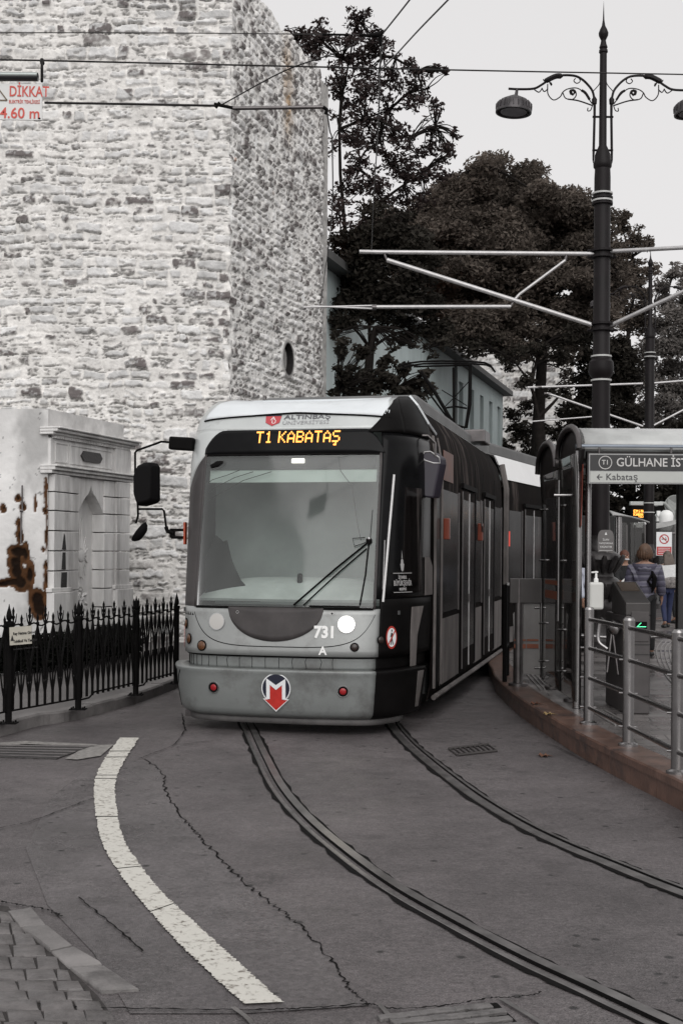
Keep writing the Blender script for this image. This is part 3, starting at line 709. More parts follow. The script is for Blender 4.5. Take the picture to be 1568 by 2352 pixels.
np_mesh('plaster_face', np.stack([Xw, PD - D, V + .0 * U], -1).reshape(-1, 3), gridfaces(nu, nv), PLASTER, pw, C.reshape(-1, 3))
b = MB(); b.box((PX - Wp / 2 - .15, PD + 1.2, (PZ - .02) / 2), (Wp + .25, 2.1, PZ - .02)); b.build('core', mat('plaster_core', (.45, .44, .43), .9, 0, .25, 3, .01, 12), pw)
def mp(zx, zy): return P(*crop(0, 1950, .2126)(zx, zy), PD - .03)
b = MB(); b.tube([mp(425, -40) + Vector((0, -.01, 0)), mp(425, 420), mp(405, 460), mp(400, 1050)], .012, 6); b.tube([mp(380, 440), mp(440, 440)], .02, 6)
b.build('pipe', STEEL_D, pw)

MARB = mat('weathered_marble', (.62, .61, .60), .6, 0, .22, 2.2, .004, 30, col2=(.30, .29, .285), thr=.50, soft=.2, stretch=(1.6, 1.6, .3))
ft = thing('marble_fountain', 'carved grey marble wall fountain with a pointed niche beside the stone tower', 'fountain', FO)
FF = frame(FO, FE, (0, 0, 1))           # x along the face, y up, z outward
def fprism(poly, d0, d1, name=None):
    pass
def rect(u0, v0, u1, v1): return [(u0, v0), (u1, v0), (u1, v1), (u0, v1)]
def FOff(d): return FF @ Matrix.Translation((0, 0, d))
b = MB()
b.prism(rect(0, 0, FWID, 3.55), FOff(-2.0), 1.6)                                     # body behind
b.prism(rect(0, 3.0, FWID, PZ - .22), FOff(-.4), .38)
vs_ = rect(0, PZ - .22, FWID, PZ + .02); b.prism(vs_, FOff(-1.8), 1.74)
b.build('body', mat('fountain_body_plaster', (.55, .54, .53), .85, 0, .25, 3, .01, 10, col2=(.28, .27, .265), thr=.6), ft)
# panel with the niche cut out: left, right and top pieces
N0, N1, SPR, APX = .87, 1.70, 2.42, 2.86
og = []
for k in range(13):
    t = k / 12; x = N0 + (N1 - N0) / 2 * t
    y = SPR + (APX - SPR) * (.72 * math.sin(t * math.pi / 2 * .98) ** 1.0 if t < .72 else (.72 * math.sin(.72 * math.pi / 2 * .98)) + (t - .72) / .28 * (1 - .72 * math.sin(.72 * math.pi / 2 * .98)) * (.35 + .65 * (t - .72) / .28))
    og.append((x, y))
ogR = [(N0 + N1 - x, y) for x, y in og[::-1][1:]]
arch = og + ogR
b = MB()
for i in range(len(arch) - 1):
    (x0, y0), (x1, y1) = arch[i], arch[i + 1]
    b.prism([(x0, y0), (x1, y1), (x1, 2.97), (x0, 2.97)], FOff(-.30), .33)
b.build('arch_panel', MARB, ft)
b = MB()
JZ = [.0, .32, .62, .92, 1.22, 1.52, 1.82, 2.12, 2.42, 2.70, 2.97]
for (u0, u1, d) in ((.04, .52, .07), (.52, .87, .03), (1.70, 2.06, .03), (2.06, 2.54, .07)):
    b = MB()
    for i in range(len(JZ) - 1):
        lo_, hi_ = JZ[i] + .008, JZ[i + 1] - .008
        b.prism(rect(u0 + .003, lo_, u1 - .003, hi_), FOff(-.30 + (.02 if i else 0)), .30 + d)
    b.build('pilaster', MARB, ft, bevel=.008)
b = MB(); b.prism(rect(-.02, .0, .56, 1.20), FOff(0), .13); b.prism(rect(-.04, 1.203, .58, 1.27), FOff(0), .10); b.build('plinth', MARB, ft, bevel=.01)
b = MB(); b.prism(rect(2.02, 0, 2.60, 1.20), FOff(0), .13); b.prism(rect(2.0, 1.203, 2.62, 1.27), FOff(0), .10)
b.build('plinth', MARB, ft, bevel=.01)
b = MB(); b.prism(rect(N0 - .1, 0, N1 + .1, 3.0), FOff(-.23), .06)
nb = b.build('niche_back', MARB, ft)
b = MB()                                          # carved sunburst and leaf scroll in the niche
cx, cy = (N0 + N1) / 2 + .02, 1.75
for k in range(22):
    a = 2 * math.pi * k / 22; r0, r1 = .11, .25 + .05 * (k % 2) + (.14 if abs(a - math.pi / 2) < .2 else 0)
    p0 = FF @ Vector((cx + r0 * math.cos(a), cy + r0 * math.sin(a), -.16)); p1 = FF @ Vector((cx + r1 * .8 * math.cos(a), cy + r1 * 1.35 * math.sin(a), -.16)); b.tube([p0, p1], [.02, .009], 5)
b.lathe([(.10, -.02), (.10, .03), (.06, .045), (.001, .04)], FF @ Vector((cx, cy, -.17)), 16, FF.to_3x3())
rr = random.Random(4)
for k in range(46):
    a = rr.uniform(0, 6.28); r = rr.uniform(.02, .24); c = FF @ Vector((cx + r * math.cos(a), 1.05 + r * 1.6 * math.sin(a), -.165)); dd = (FF.to_3x3() @ Vector((math.cos(a * 2), math.sin(a * 2), .2))) * .05
    b.tube([c - dd, c, c + dd], [.008, .028, .008], 5)
b.build('carving', MARB, ft, smooth=50)
b = MB()                                          # entablature: lower moulding, frieze, dentils, cornice
for (z0_, z1_, d) in ((2.972, 3.02, .10), (3.022, 3.07, .15), (3.072, 3.10, .19)): b.prism(rect(-.06, z0_, FWID + .06, z1_), FOff(-.1), .1 + d)
b.build('moulding', MARB, ft, bevel=.01)
b = MB(); b.prism(rect(0, 3.102, FWID, 3.50), FOff(-.1), .145); b.prism(rect(2.02, 3.104, 2.56, 3.498), FOff(0), .09)
b.build('frieze', MARB, ft)
b = MB()
for (a_, b_, c_, d_) in ((.12, 3.15, .5, 3.45), (.56, 3.15, 1.95, 3.45)):
    for r_ in (rect(a_, b_, c_, b_ + .02), rect(a_, d_ - .02, c_, d_), rect(a_, b_ + .022, a_ + .02, d_ - .022), rect(c_ - .02, b_ + .022, c_, d_ - .022)): b.prism(r_, FOff(.045), .016)
b.build('frieze_border', MARB, ft)
b = MB(); b.prism([(.98, 3.22), (1.5, 3.22), (1.58, 3.30), (1.5, 3.38), (.98, 3.38), (.90, 3.30)], FOff(.046), .03)
pq = b.build('plaque', mat('dark_plaque', (.045, .042, .042), .5, 0, .3, 20, .004), ft); 
b = MB()
for k in range(46): b.prism(rect(.05 + k * .054, 3.50, .05 + k * .054 + .034, 3.545), FOff(.03), .07)
b.build('dentils', MARB, ft)
b = MB()
for (z0_, z1_, d) in ((3.547, 3.585, .13), (3.587, 3.63, .20), (3.632, 3.66, .25)): b.prism(rect(-.08, z0_, FWID + .08, z1_), FOff(-.1), .1 + d)
b.build('cornice', MARB, ft, bevel=.012)
b = MB(); STN = mat('black_run_off_stain', (.025, .024, .024), .8, 0, .4, 12, col2=(.1, .098, .095), thr=.6)
for i, (z0_, z1_) in enumerate(((1.24, 1.50), (1.54, 1.80), (1.84, 2.10))):
    q = [(.24 + .02 * i, z0_), (.42 - .03 * i, z0_), (.43 - .05 * i, z1_), (.26 + .03 * i, z1_)]
    if i == 2: q = [(.27, z0_), (.40, z0_), (.36, 2.05), (.33, 2.09), (.30, 1.98)]
    b.prism(q, FOff(.0915), .002)
b.build('stain', STN, ft)

# ------------------------------------------------------------------ clipped hedge behind the fence
def leaf_cloud(centers, radii, counts, size, seed, squash=1.0, shell=.45, aspect=1.7, droop=0.0):
    rs = np.random.RandomState(seed); VV = []
    for c, r, n in zip(centers, radii, counts):
        d = rs.normal(size=(n, 3)); d /= np.linalg.norm(d, axis=1)[:, None]
        rad = rs.rand(n) ** shell; VV.append(np.array(c)[None] + d * rad[:, None] * np.array(r)[None])
    Pp = np.concatenate(VV); n = len(Pp)
    a = rs.normal(size=(n, 3)); a[:, 2] = a[:, 2] * .6 - droop; a /= np.linalg.norm(a, axis=1)[:, None]
    t = rs.normal(size=(n, 3)); bb = np.cross(a, t); bb /= np.linalg.norm(bb, axis=1)[:, None]
    s = size * rs.uniform(.6, 1.3, n)[:, None]
    V4 = np.stack([Pp - a * s * aspect * .5, Pp + bb * s * .38, Pp + a * s * aspect * .5, Pp - bb * s * .38], 1)
    V4[:, 1] += a * s * .1; V4[:, 3] += a * s * .1
    return V4.reshape(-1, 3), np.arange(n * 4).reshape(-1, 4)
def leafmat(name, c, amt=.5, tr=.25, scale=.5):
    m, nt, p, out = nodes(name); N, L = nt.nodes, nt.links
    tc = N.new('ShaderNodeTexCoord'); n = N.new('ShaderNodeTexNoise'); n.inputs['Scale'].default_value = scale; n.inputs['Detail'].default_value = 7; n.inputs['Roughness'].default_value = .75
    L.new(tc.outputs['Object'], n.inputs['Vector'])
    r = N.new('ShaderNodeValToRGB'); r.color_ramp.elements[0].position = .32; r.color_ramp.elements[1].position = .68
    r.color_ramp.elements[0].color = (*[x * (1 - amt) for x in c], 1); r.color_ramp.elements[1].color = (*[x * (1 + amt) for x in c], 1)
    L.new(n.outputs['Fac'], r.inputs['Fac']); L.new(r.outputs['Color'], p.inputs['Base Color']); p.inputs['Roughness'].default_value = .8; p.inputs['Specular IOR Level'].default_value = .12
    t = N.new('ShaderNodeBsdfTranslucent'); L.new(r.outputs['Color'], t.inputs['Color'])
    mx = N.new('ShaderNodeMixShader'); mx.inputs['Fac'].default_value = tr; L.new(p.outputs[0], mx.inputs[1]); L.new(t.outputs[0], mx.inputs[2]); L.new(mx.outputs[0], out.inputs['Surface']); return m
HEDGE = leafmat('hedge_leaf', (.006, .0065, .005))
hg = thing('hedge', 'low dark clipped hedge running behind the black iron fence', 'hedge', (-4.0, 17.5, HK))
cs, rs_, ns = [], [], []
hp = catmull([Vector((-9.5, 16.6, 0)), Vector((-5.4, 17.2, 0)), Vector((-4.2, 18.2, 0)), Vector((-3.5, 20.6, 0))], 7)
rh_ = random.Random(2)
for p in hp:
    for z in (.28, .42, .50): cs.append((p.x + rh_.uniform(-.05, .05), p.y, z)); rs_.append((.36, .33, .15)); ns.append(430)
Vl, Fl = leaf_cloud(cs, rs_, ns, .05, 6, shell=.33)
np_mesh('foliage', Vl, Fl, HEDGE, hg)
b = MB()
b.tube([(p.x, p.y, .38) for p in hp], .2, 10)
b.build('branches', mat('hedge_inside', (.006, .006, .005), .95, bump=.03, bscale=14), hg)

# ------------------------------------------------------------------ iron fence
fence = thing('iron_fence', 'black wrought iron fence with spearheads along the left pavement edge', 'fence', G(180, 1630, HK))
fp = [G(20, 1662, HK), G(180, 1630, HK), G(312, 1597, HK), G(405, 1571, HK)]
fp = [fp[0] + (fp[0] - fp[1]) * 1.15] + fp
def fpost(p):
    b = MB(); b.tube([p + Vector((0, 0, .0)), p + Vector((0, 0, .98))], .034, 10); b.tube([p + Vector((0, 0, .97)), p + Vector((0, 0, 1.0))], .042, 10)
    o = b.build('post', BLACK, fence, smooth=35)
    b = MB(); b.box(p + Vector((0, 0, .006)), (.17, .13, .012)); [b.tube([p + Vector((sx * .06, sy * .045, .012)), p + Vector((sx * .06, sy * .045, .03))], .009, 6) for sx in (-1, 1) for sy in (-1, 1)]
    b.build('base_plate', BLACK, o)
    b = MB(); b.lathe([(.012, 1.0), (.026, 1.02), (.03, 1.05), (.02, 1.10), (.010, 1.13), (.002, 1.17)], p, 10); b.build('finial', BLACK, o, smooth=50)
for p in fp: fpost(p)
for i in range(len(fp) - 1):
    a, c = fp[i], fp[i + 1]; L = (c - a).length; e = (c - a).normalized(); npk = max(7, round(L / .135))
    q = lambda u, z: Vector(((a.x + e.x * u), (a.y + e.y * u), HK + z))
    b = MB()
    b.tube([q(.04, .10), q(.25, .10), q(.38, .15), q(L - .06, .15)] if i > 1 else [q(.04, .12), q(L - .04, .12)], .010, 6)
    b.tube([q(u * L, .93 + .035 * math.sin(u * math.pi * npk / 2) ** 2) for u in [k / 24 for k in range(25)]], .009, 6)
    b.build('rail', BLACK, fence)
    for k in range(npk):
        u = (k + .5) / npk * L; tall = k % 2 == 0; b = MB(); top = 1.14 if tall else 1.06
        b.tube([q(u, .12), q(u, .30)], .015, 6); b.tube([q(u, .30), q(u, top - .1)], [.009, .009], 6)
        h = L / npk * .55
        for s in (-1, 1):
            b.tube([q(u, .24), q(u + s * h * .45, .36), q(u + s * h * .8, .50)], [.012, .010, .006], 5)
            if tall:                      # tulip: two blades swell out from the picket and meet again below the rail
                b.tube([q(u + s * .006, .38), q(u + s * h * .25, .52), q(u + s * h * 1.0, .74), q(u + s * h * 1.75, .93)], [.013, .014, .012, .008], 5)
                b.tube([q(u, .93), q(u + s * h * .55, 1.0), q(u + s * h * .75, 1.07)], [.009, .007, .004], 5)
                b.tube([q(u, .70), q(u + s * .02, .82), q(u, .95)], [.006, .017, .008], 5)
        b.tube([q(u, top - .13), q(u, top - .10), q(u, top - .085), q(u, top - .04), q(u, top)], [.010, .020, .010, .014, .001], 6)
        b.build('picket', BLACK, fence)
# warning sign on the fence
SG = crop(0, 2350, .4783)
c0 = P(*SG(80, 335), 12.28); c1 = P(*SG(265, 320), 12.55); c2 = P(*SG(268, 470), 12.55); c3 = P(*SG(85, 485), 12.28)
t = thing('warning_sign', 'small cream warning sign with Turkish text wired to the iron fence', 'sign', (c0 + c2) / 2)
b = MB(); o_ = Vector((0, .012, 0)); b.add([c0, c1, c2, c3] + [p + o_ for p in (c0, c1, c2, c3)], [(0, 3, 2, 1), (4, 5, 6, 7), (0, 1, 5, 4), (1, 2, 6, 5), (2, 3, 7, 6), (3, 0, 4, 7)])
b.build('plate', mat('cream_sign', (.55, .52, .45), .5, 0, .08, 9), t)
wdt = (c1 - c0).length; SF = frame(c0 + Vector((0, -.004, 0)), c1 - c0, c0 - c3)
INK = mat('black_ink', (.02, .018, .018), .6)
for k, (s_, sz) in enumerate((('Ray Hattına Girmek', .040), ('Tehlikeli Ve Yasaktır', .040), ('It Is Forbidden To Walk On The Tracks', .021))):
    text('lettering', s_, sz, SF @ Matrix.Translation((wdt * .17, -.065 - k * .075, 0)), INK, t, .001, off=.0005)
b = MB(); tri = [(.015, -.13), (.06, -.13), (.0375, -.075)]; b.prism(tri, SF, .002); b.build('warning_triangle', INK, t)
# ------------------------------------------------------------------ the tram
PHI = math.radians(13)
TO = Vector((-.62, 12.8, 0))
tram = thing('tram', 'silver and black articulated tram with lit orange destination sign rounding the curve toward the platform', 'tram', TO, -PHI)
TM = PM[tram.name]
def metal_paint(name, c, rough=.32, metal=.35, dirt=(.10, .095, .09), thr=.60):
    return mat(name, c, rough, metal, .08, 2.2, .0008, 60, coat=.25, col2=dirt, thr=thr, soft=.22, ramt=.08)
SILVER = metal_paint('silver_tram_paint', (.50, .52, .515), .34, .2)
SILVER_D = metal_paint('grimy_silver_bumper', (.20, .212, .208), .42, .2, (.06, .054, .052), .47)
ROOFW = mat('pale_roof_paint', (.66, .69, .71), .42, 0, .06, 3, col2=(.45, .46, .47), thr=.6, soft=.25)
BGLOSS = mat('black_gloss_mask', (.006, .006, .0065), .18, 0, .2, 5, spec=.10, ramt=.05)
WRAP = mat('dark_livery_wrap', (.008, .0062, .0058), .7, 0, .6, 2.6, spec=.02, col2=(.085, .070, .065), thr=.55, soft=.12, stretch=(1, 2.2, .22))  # lighter vertical streaks are reflections painted into the wrap colour
WRAP_L = mat('grimy_grey_livery', (.13, .118, .114), .6, 0, .5, 3, spec=.12, col2=(.025, .021, .020), thr=.54, soft=.2, stretch=(1, 1.5, .4))
SWIN = mat('dark_side_glass', (.006, .005, .005), .2, 0, .6, 3.0, spec=.03, ramt=.05, col2=(.06, .052, .05), thr=.55, soft=.1, stretch=(1, 2.5, .2))  # pale streaks in the glass colour imitate reflections
GREYP = mat('grey_pillar', (.045, .040, .040), .6, 0, .3, 3)
WSG = glass('windscreen_glass', (.80, .84, .82), (.16, .172, .166), .25, .06)  # grey milky film stands in for sky reflected in the screen
T0 = lambda: MB(TM)

OUT = [(0, 0), (.42, .012), (.78, .065), (1.0, .17), (1.15, .42), (1.26, .80), (1.325, 1.35)]
def cr(a, b, c, d, t): return .5 * ((2 * b) + (c - a) * t + (2 * a - 5 * b + 4 * c - d) * t * t + (3 * b - a - 3 * c + d) * t ** 3)
def outl(t):
    s = -1 if t < 0 else 1; t = min(abs(t), 5.9999); i = int(t); f = t - i
    g = lambda k: (-OUT[-k][0], OUT[-k][1]) if k < 0 else (OUT[k] if k < 7 else (2 * OUT[6][0] - OUT[5][0], 2 * OUT[6][1] - OUT[5][1]))
    a, b_, c, d = g(i - 1), g(i), g(i + 1), g(i + 2)
    return s * cr(a[0], b_[0], c[0], d[0], f), cr(a[1], b_[1], c[1], d[1], f)
def pw_(tab, z):
    if z <= tab[0][0]: return tab[0][1]
    for (a, b_), (c, d) in zip(tab, tab[1:]):
        if z <= c: return b_ + (d - b_) * (z - a) / (c - a)
    return tab[-1][1]
YO = [(.0, .03), (.62, .0), (.84, 0), (1.27, .05), (2.0, .21), (2.83, .42), (3.09, .51), (3.28, .64), (3.42, .95), (3.50, 1.5)]
WS = [(0, .96), (.6, .985), (1.3, 1.0), (2.75, 1.0), (3.0, .985), (3.2, .955), (3.38, .90), (3.5, .84)]
def S(t, z, off=0.0):
    def f(t, z):
        x, y = outl(t); k = min(1, abs(t) / 6); w_ = pw_(WS, z)
        return Vector((x * w_, y + pw_(YO, z) * (1 - k * k), z))
    p = f(t, z)
    if off:
        a = f(t + .03, z) - f(t - .03, z); c = f(t, z + .02) - f(t, z - .02); n = a.cross(c).normalized(); p = p + n * off
    return p
def t_of_x(x, z=1.5):
    lo, hi = 0, 5.999; s = -1 if x < 0 else 1; x = abs(x)
    for _ in range(40):
        m_ = (lo + hi) / 2
        if S(m_, z).x < x: lo = m_
        else: hi = m_
    return s * lo
def patch(name, t0, t1, z0, z1, m, off=0, nt=24, nz=10, parent=tram, solid=.02, smooth=60, M=None):
    b = T0(); F0 = (lambda t: z0) if not callable(z0) else z0; F1 = (lambda t: z1) if not callable(z1) else z1
    def fn(u, v):
        t = t0 + (t1 - t0) * u; return S(t, F0(t) + (F1(t) - F0(t)) * v, off)
    b.grid(fn, nt, nz); return b.build(name, m, parent, smooth=smooth, solid=solid)
def sframe(t, z, off=.0):
    o = S(t, z, off); r = S(t + .05, z) - S(t - .05, z); u = S(t, z + .03) - S(t, z - .03)
    return TM @ frame(o, r, u)
tx = t_of_x
# shell pieces around the windscreen
RC = 2.62                                   # t where the corner glass starts (beside the windscreen)
ZT = lambda t: 3.095 - (.30 * max(0, abs(t) - 2.0) ** 1.7)
ZB = lambda t: 2.86 + (t + 2.62) * .235
patch('nose_shell', -6, 6, 3.10, 3.50, SILVER, nt=60, nz=12)
patch('nose_shell', -4.6, -1.9, lambda t: min(2.85, ZB(t)), 3.11, SILVER, .001, nt=24, nz=8)
patch('nose_shell', -6, -4.6, ZB(-4.6), 3.11, SILVER, .001, nt=10, nz=8)
SHADE_BLK = mat('shade_black_paint', (.005, .0045, .0045), .5, 0, .3, 3, ramt=.06, spec=.06)  # near-black paint standing in for shade on the silver nose's right corner
patch('shade_corner_panel', 2.15, 4.0, 3.06, lambda t: min(3.5, 3.075 + (t - 2.15) * .23), SHADE_BLK, .0135, nt=16, nz=8)
patch('shade_corner_panel', 4.0, 6, 3.06, 3.5, SHADE_BLK, .0135, nt=12, nz=8)
patch('roof_front', -3.4, 3.3, lambda t: 3.285 - .02 * abs(t), 3.50, ROOFW, .012, nt=40, nz=8)
patch('roof_edge_seam', -3.4, 3.3, lambda t: 3.272 - .02 * abs(t), lambda t: 3.284 - .02 * abs(t), BLACK, .014, nt=40, nz=1, solid=.01)
# destination display mask
disp = patch('destination_display', -2.76, 2.9, 2.845, ZT, BGLOSS, .006, nt=40, nz=6)
b = emit('amber_led', (1.0, .36, .06), 2.6)
F = sframe(0.05, 3.0, .012); txt = 'T1 KABATAŞ'
F2 = F @ Matrix.Translation((-.405, .072, 0))
dots(txt, F2, .0160, b, 'led_text', disp, adv=6, fill=.90, py=.0186)
# windscreen and its surround
zl = lambda t: 1.272 + .0 * t
ws = patch('windscreen', -RC, RC, zl, 2.835, WSG, -.004, nt=40, nz=14, solid=0)
ws.data.flip_normals() if False else None
for s in (-1, 1):
    a, c = (RC, RC + .12) if s > 0 else (-RC - .12, -RC)
    patch('windscreen_seal', a, c, 1.26, 2.85, GREYP, .004, nt=3, nz=14)
patch('windscreen_seal', -RC, RC, 2.825, 2.845, BLACK, .003, nt=30, nz=2)
patch('windscreen_seal', -RC, RC, 1.25, 1.274, BLACK, .003, nt=30, nz=2)
patch('corner_pillar', -4.4, -RC - .12, 1.17, lambda t: ZB(t), GREYP, 0, nt=12, nz=10)
patch('corner_pillar', -6, -4.4, 1.17, lambda t: max(ZB(t), ZB(-4.6)), BGLOSS, -.002, nt=10, nz=10)
# right corner: black cab glass, slanting bright trim, painted shade below
cab = patch('cab_side_window', RC + .12, 6, 1.36, 3.10, BGLOSS, 0, nt=24, nz=12)
patch('cab_inner_glass', 4.05, 5.3, 1.42, 2.5, SWIN, .003, nt=10, nz=8, parent=cab)
b = T0(); q = [S(3.35 + .05 * k - .085 * k, 2.62 - .143 * k, .010) for k in range(10)]; b.tube(q, .013, 6, flat=.4); b.build('window_trim', GALV, cab)
b = T0(); q = [S(3.02 , 1.95 - .055 * k, .008) for k in range(10)]; b.tube(q, .005, 5); b.build('window_trim', GALV, cab)
patch('shade_corner_panel', 2.95, 6, .785, 1.36, SHADE_BLK, .002, nt=22, nz=8)
# lower nose
patch('nose_shell', -6, 2.95, .785, 1.262, metal_paint('lower_nose_silver', (.30, .31, .305), .36, .25, (.12, .112, .108), .52), 0, nt=44, nz=8)
def zlow(t): x = abs(t) / 2.80; return .88 + .37 * max(0, x) ** 4.2
patch('hatch_seam', -2.72, 2.72, lambda t: zlow(t) - .008, zlow, BLACK, .0035, nt=60, nz=1, solid=.004)
def zsmile(t): x = abs(t + .14) / 1.205; return 1.272 - .345 * math.sqrt(max(0, 1 - x * x))
patch('front_badge_panel', -1.34, 1.06, zsmile, 1.268, mat('dark_grey_smile', (.05, .045, .045), .5, 0, .35, 3, spec=.3), .006, nt=50, nz=6, solid=.006)
# groove above the bumper
patch('groove', -6, 2.95, .64, .785, SILVER_D, -.045, nt=40, nz=4)
patch('groove', 2.95, 6, .64, .785, SHADE_BLK, -.045, nt=20, nz=4)  # right end of the groove in the painted shade
patch('groove_shadow_gap', -6, 6, .770, .787, BLACK, -.02, nt=40, nz=1)
# bumper: rolled top lip, curved face, skirt
def bump(z): return pw_([(.18, .035), (.24, .10), (.45, .135), (.60, .125), (.635, .10), (.65, .06), (.655, -.04)], z)
def bpatch(name, t0, t1, m):
    b = T0(); zs = [.16, .19, .215, .26, .34, .45, .55, .61, .635, .648, .655, .656]; of = [-.02, .03, .055, .068, .076, .086, .092, .097, .106, .102, .085, -.05]
    nt = 44
    b.grid(lambda u, v: S(t0 + (t1 - t0) * u, zs[round(v * 11)], of[round(v * 11)]), nt, 11)
    return b.build(name, m, tram, smooth=60, solid=.01)
bumper = bpatch('bumper', -4.9, 2.7, SILVER_D)
bpatch('bumper', 2.7, 5.1, SHADE_BLK)  # right bumper end: shade painted as near-black over the silver
patch('skirt', -4.6, 4.6, .10, .165, mat('grey_skirt', (.10, .095, .094), .6, 0, .3, 4), -.03, nt=30, nz=2)
b = T0(); b.box(S(-4.5, .10) + Vector((0, .05, 0)), (.06, .10, .07)); b.build('tow_bracket', STEEL_D, tram)
# cracks in the lacquer: seam lines on the groove and bumper
b = T0()
for k in range(17):
    t = -4.1 + k * .34; b.tube([S(t, .765, -.043), S(t + random.Random(k).uniform(-.05, .05), .73, -.043), S(t, .66, -.043)], .0025, 4)
b.build('seam', BLACK, tram)
b = T0(); b.tube([S(-3.72, .65, .088), S(-3.65, .60, .1), S(-3.82, .54, .093), S(-3.9, .47, .09), S(-3.78, .42, .086), S(-3.70, .33, .078), S(-3.62, .23, .064)], .004, 5)
b.tube([S(-3.1, .648, .088), S(-3.2, .60, .1), S(-3.42, .55, .094), S(-3.52, .49, .091), S(-3.78, .45, .088)], .004, 5); b.build('crack', BLACK, bumper)
# lamps
LAMP = emit('headlamp_lit', (1.0, .90, .74), 14.0); LAMP_L = emit('headlamp_dim', (1.0, .95, .90), .38); CHR = mat('lamp_chrome', (.5, .5, .5), .2, 1.0, .1)
def round_on(name, t, z, r, m, off, d, parent=tram, n=24, dome=.0):
    F = sframe(t, z, off); b = MB(); R = F.to_3x3()
    b.lathe([(r, 0), (r, d), (r * .8, d + dome * .6), (r * .4, d + dome), (.0005, d + dome * 1.08)], F.translation, n, R); return b.build(name, m, parent, smooth=40)
def ring_on(name, t, z, r, w_, m, off, d, parent):
    F = sframe(t, z, off); b = MB(); b.lathe([(r - w_, 0), (r, 0), (r, d), (r - w_, d), (r - w_, 0)], F.translation, 24, F.to_3x3()); return b.build(name, m, parent)
for x, z in ((-.67, 1.115), (.675, 1.11)):
    t = tx(x, z); h = round_on('headlight', t, z, .088, CHR, .001, .012, n=40); round_on('lens', t, z, .079, LAMP if x > 0 else LAMP_L, .012, .004, h, dome=.01, n=40)
AMB = mat('amber_lens', (.10, .042, .018), .2, 0, .5, 40, spec=.6)
for x, z in ((-1.075, 1.075), (-1.01, .925), (-.835, .865)):
    t = tx(x, z); h = round_on('turn_signal', t, z, .056, BLACK, .004, .006); round_on('lens', t, z, .044, AMB, .010, .003, h, dome=.008)
for x, z in ((.76, .885), (1.0, .955)):
    t = tx(x, z); h = round_on('turn_signal', t, z, .045, BLACK, .003, .006); round_on('lens', t, z, .034, mat('dark_lens', (.02, .012, .01), .25), .009, .003, h, dome=.008)
REDL = mat('red_reflector', (.30, .010, .014), .3, 0, .2, 20)
for x in (-.65, .655):
    t = tx(x, .45); h = round_on('bumper_reflector', t, .46, .055, BLACK, .088, .006); ring_on('rim', t, .46, .058, .007, CHR, .088, .010, h); round_on('lens', t, .46, .032, REDL, .094, .004, h, dome=.006)
for x in (-.45, .53):
    t = tx(x, 1.2); h = round_on('bolt', t, 1.215, .010, BLACK, .004, .003); ring_on('washer', t, 1.215, .015, .004, GALV, .003, .003, h)
# numbers and marks
WT = mat('white_lettering', (.74, .74, .73), .5, 0, .05)
F = sframe(tx(.465, 1.03), 1.025, .006); text('number', '731', .16, F, WHITE, tram, .001, 'CENTER', off=.007, sx=.92)
F = sframe(tx(.45, .9), .842, .006); text('number', 'A', .115, F, WHITE, tram, .001, 'CENTER', off=.003)
def disc(b, F, r, z0, z1, n=40, cx=0, cy=0): b.prism([(cx + r * math.cos(2 * math.pi * k / n), cy + r * math.sin(2 * math.pi * k / n)) for k in range(n)], F @ Matrix.Translation((0, 0, z0)), z1 - z0)
WTE, NAVY, REDM = mat('white_vinyl', (.72, .73, .74), .45, 0, .05), mat('navy_vinyl', (.010, .012, .028), .4), mat('red_vinyl', (.42, .018, .012), .4, 0, .15, 20)
def metro(F, s, parent, nm='metro_emblem', mats=None, z=0.0):
    w_, n_, r_ = mats or (WTE, NAVY, REDM); F = F @ Matrix.Diagonal((s, s, 1, 1))
    b = MB(); disc(b, F, 1.0, z, z + .003); o = b.build(nm, w_, parent)
    b = MB(); b.prism([(-.90, -.70), (.90, -.70), (0, -1.55)], F @ Matrix.Translation((0, 0, z + .0032)), .001); b.build('arrow_border', w_, o)
    b = MB(); disc(b, F, .93, z + .0036, z + .0046); b.build('disc', n_, o)
    b = MB(); b.prism([(-.78, -.76), (.78, -.76), (0, -1.46)], F @ Matrix.Translation((0, 0, z + .0052)), .001); b.prism([(-.42, -.76), (.42, -.76), (.42, .2), (0, -.12), (-.42, .2)], F @ Matrix.Translation((0, 0, z + .0052)), .001); b.build('arrow', r_, o)
    b = MB(); Z = F @ Matrix.Translation((0, 0, z + .0068)); b.prism([(-.66, -.72), (-.42, -.72), (-.42, .23), (0, -.10), (.42, .23), (.42, -.72), (.66, -.72), (.66, .66), (0, .22), (-.66, .66)], Z, .001); b.build('letter', w_, o)
    return o
F = sframe(tx(.0, .5), .475, .094); metro(F, .150, tram)
def nowalk(t, z, off, s, inner=None):
    F = sframe(t, z, off) @ Matrix.Diagonal((s * .72, s, 1, 1)); RD = mat('sign_red', (.38, .03, .02), .5)
    b = MB(); disc(b, F, 1, 0, .003); o = b.build('no_pedestrians_sticker', RD, tram)
    b = MB(); disc(b, F, .82, .0034, .0044); b.build('field', inner or WTE, o)
    b = MB(); Z = F @ Matrix.Translation((0, 0, .005))
    disc(b, F, .11, .005, .006, 12, .02, .60); b.prism([(-.12, .42), (.14, .42), (.22, .05), (.12, .08), (.12, -.1), (.32, -.62), (.18, -.66), (.02, -.25), (-.14, -.66), (-.27, -.62), (-.12, -.1), (-.10, .1), (-.25, .0), (-.27, .08)], Z, .001); b.build('figure', INK, o)
    b = MB(); b.prism([(-.66, -.50), (-.56, -.62), (.66, .50), (.56, .62)], F @ Matrix.Translation((0, 0, .0062)), .001); b.build('bar', RD, o)
nowalk(3.55, .975, .006, .115); nowalk(tx(-1.17, .97), .93, .004, .115)
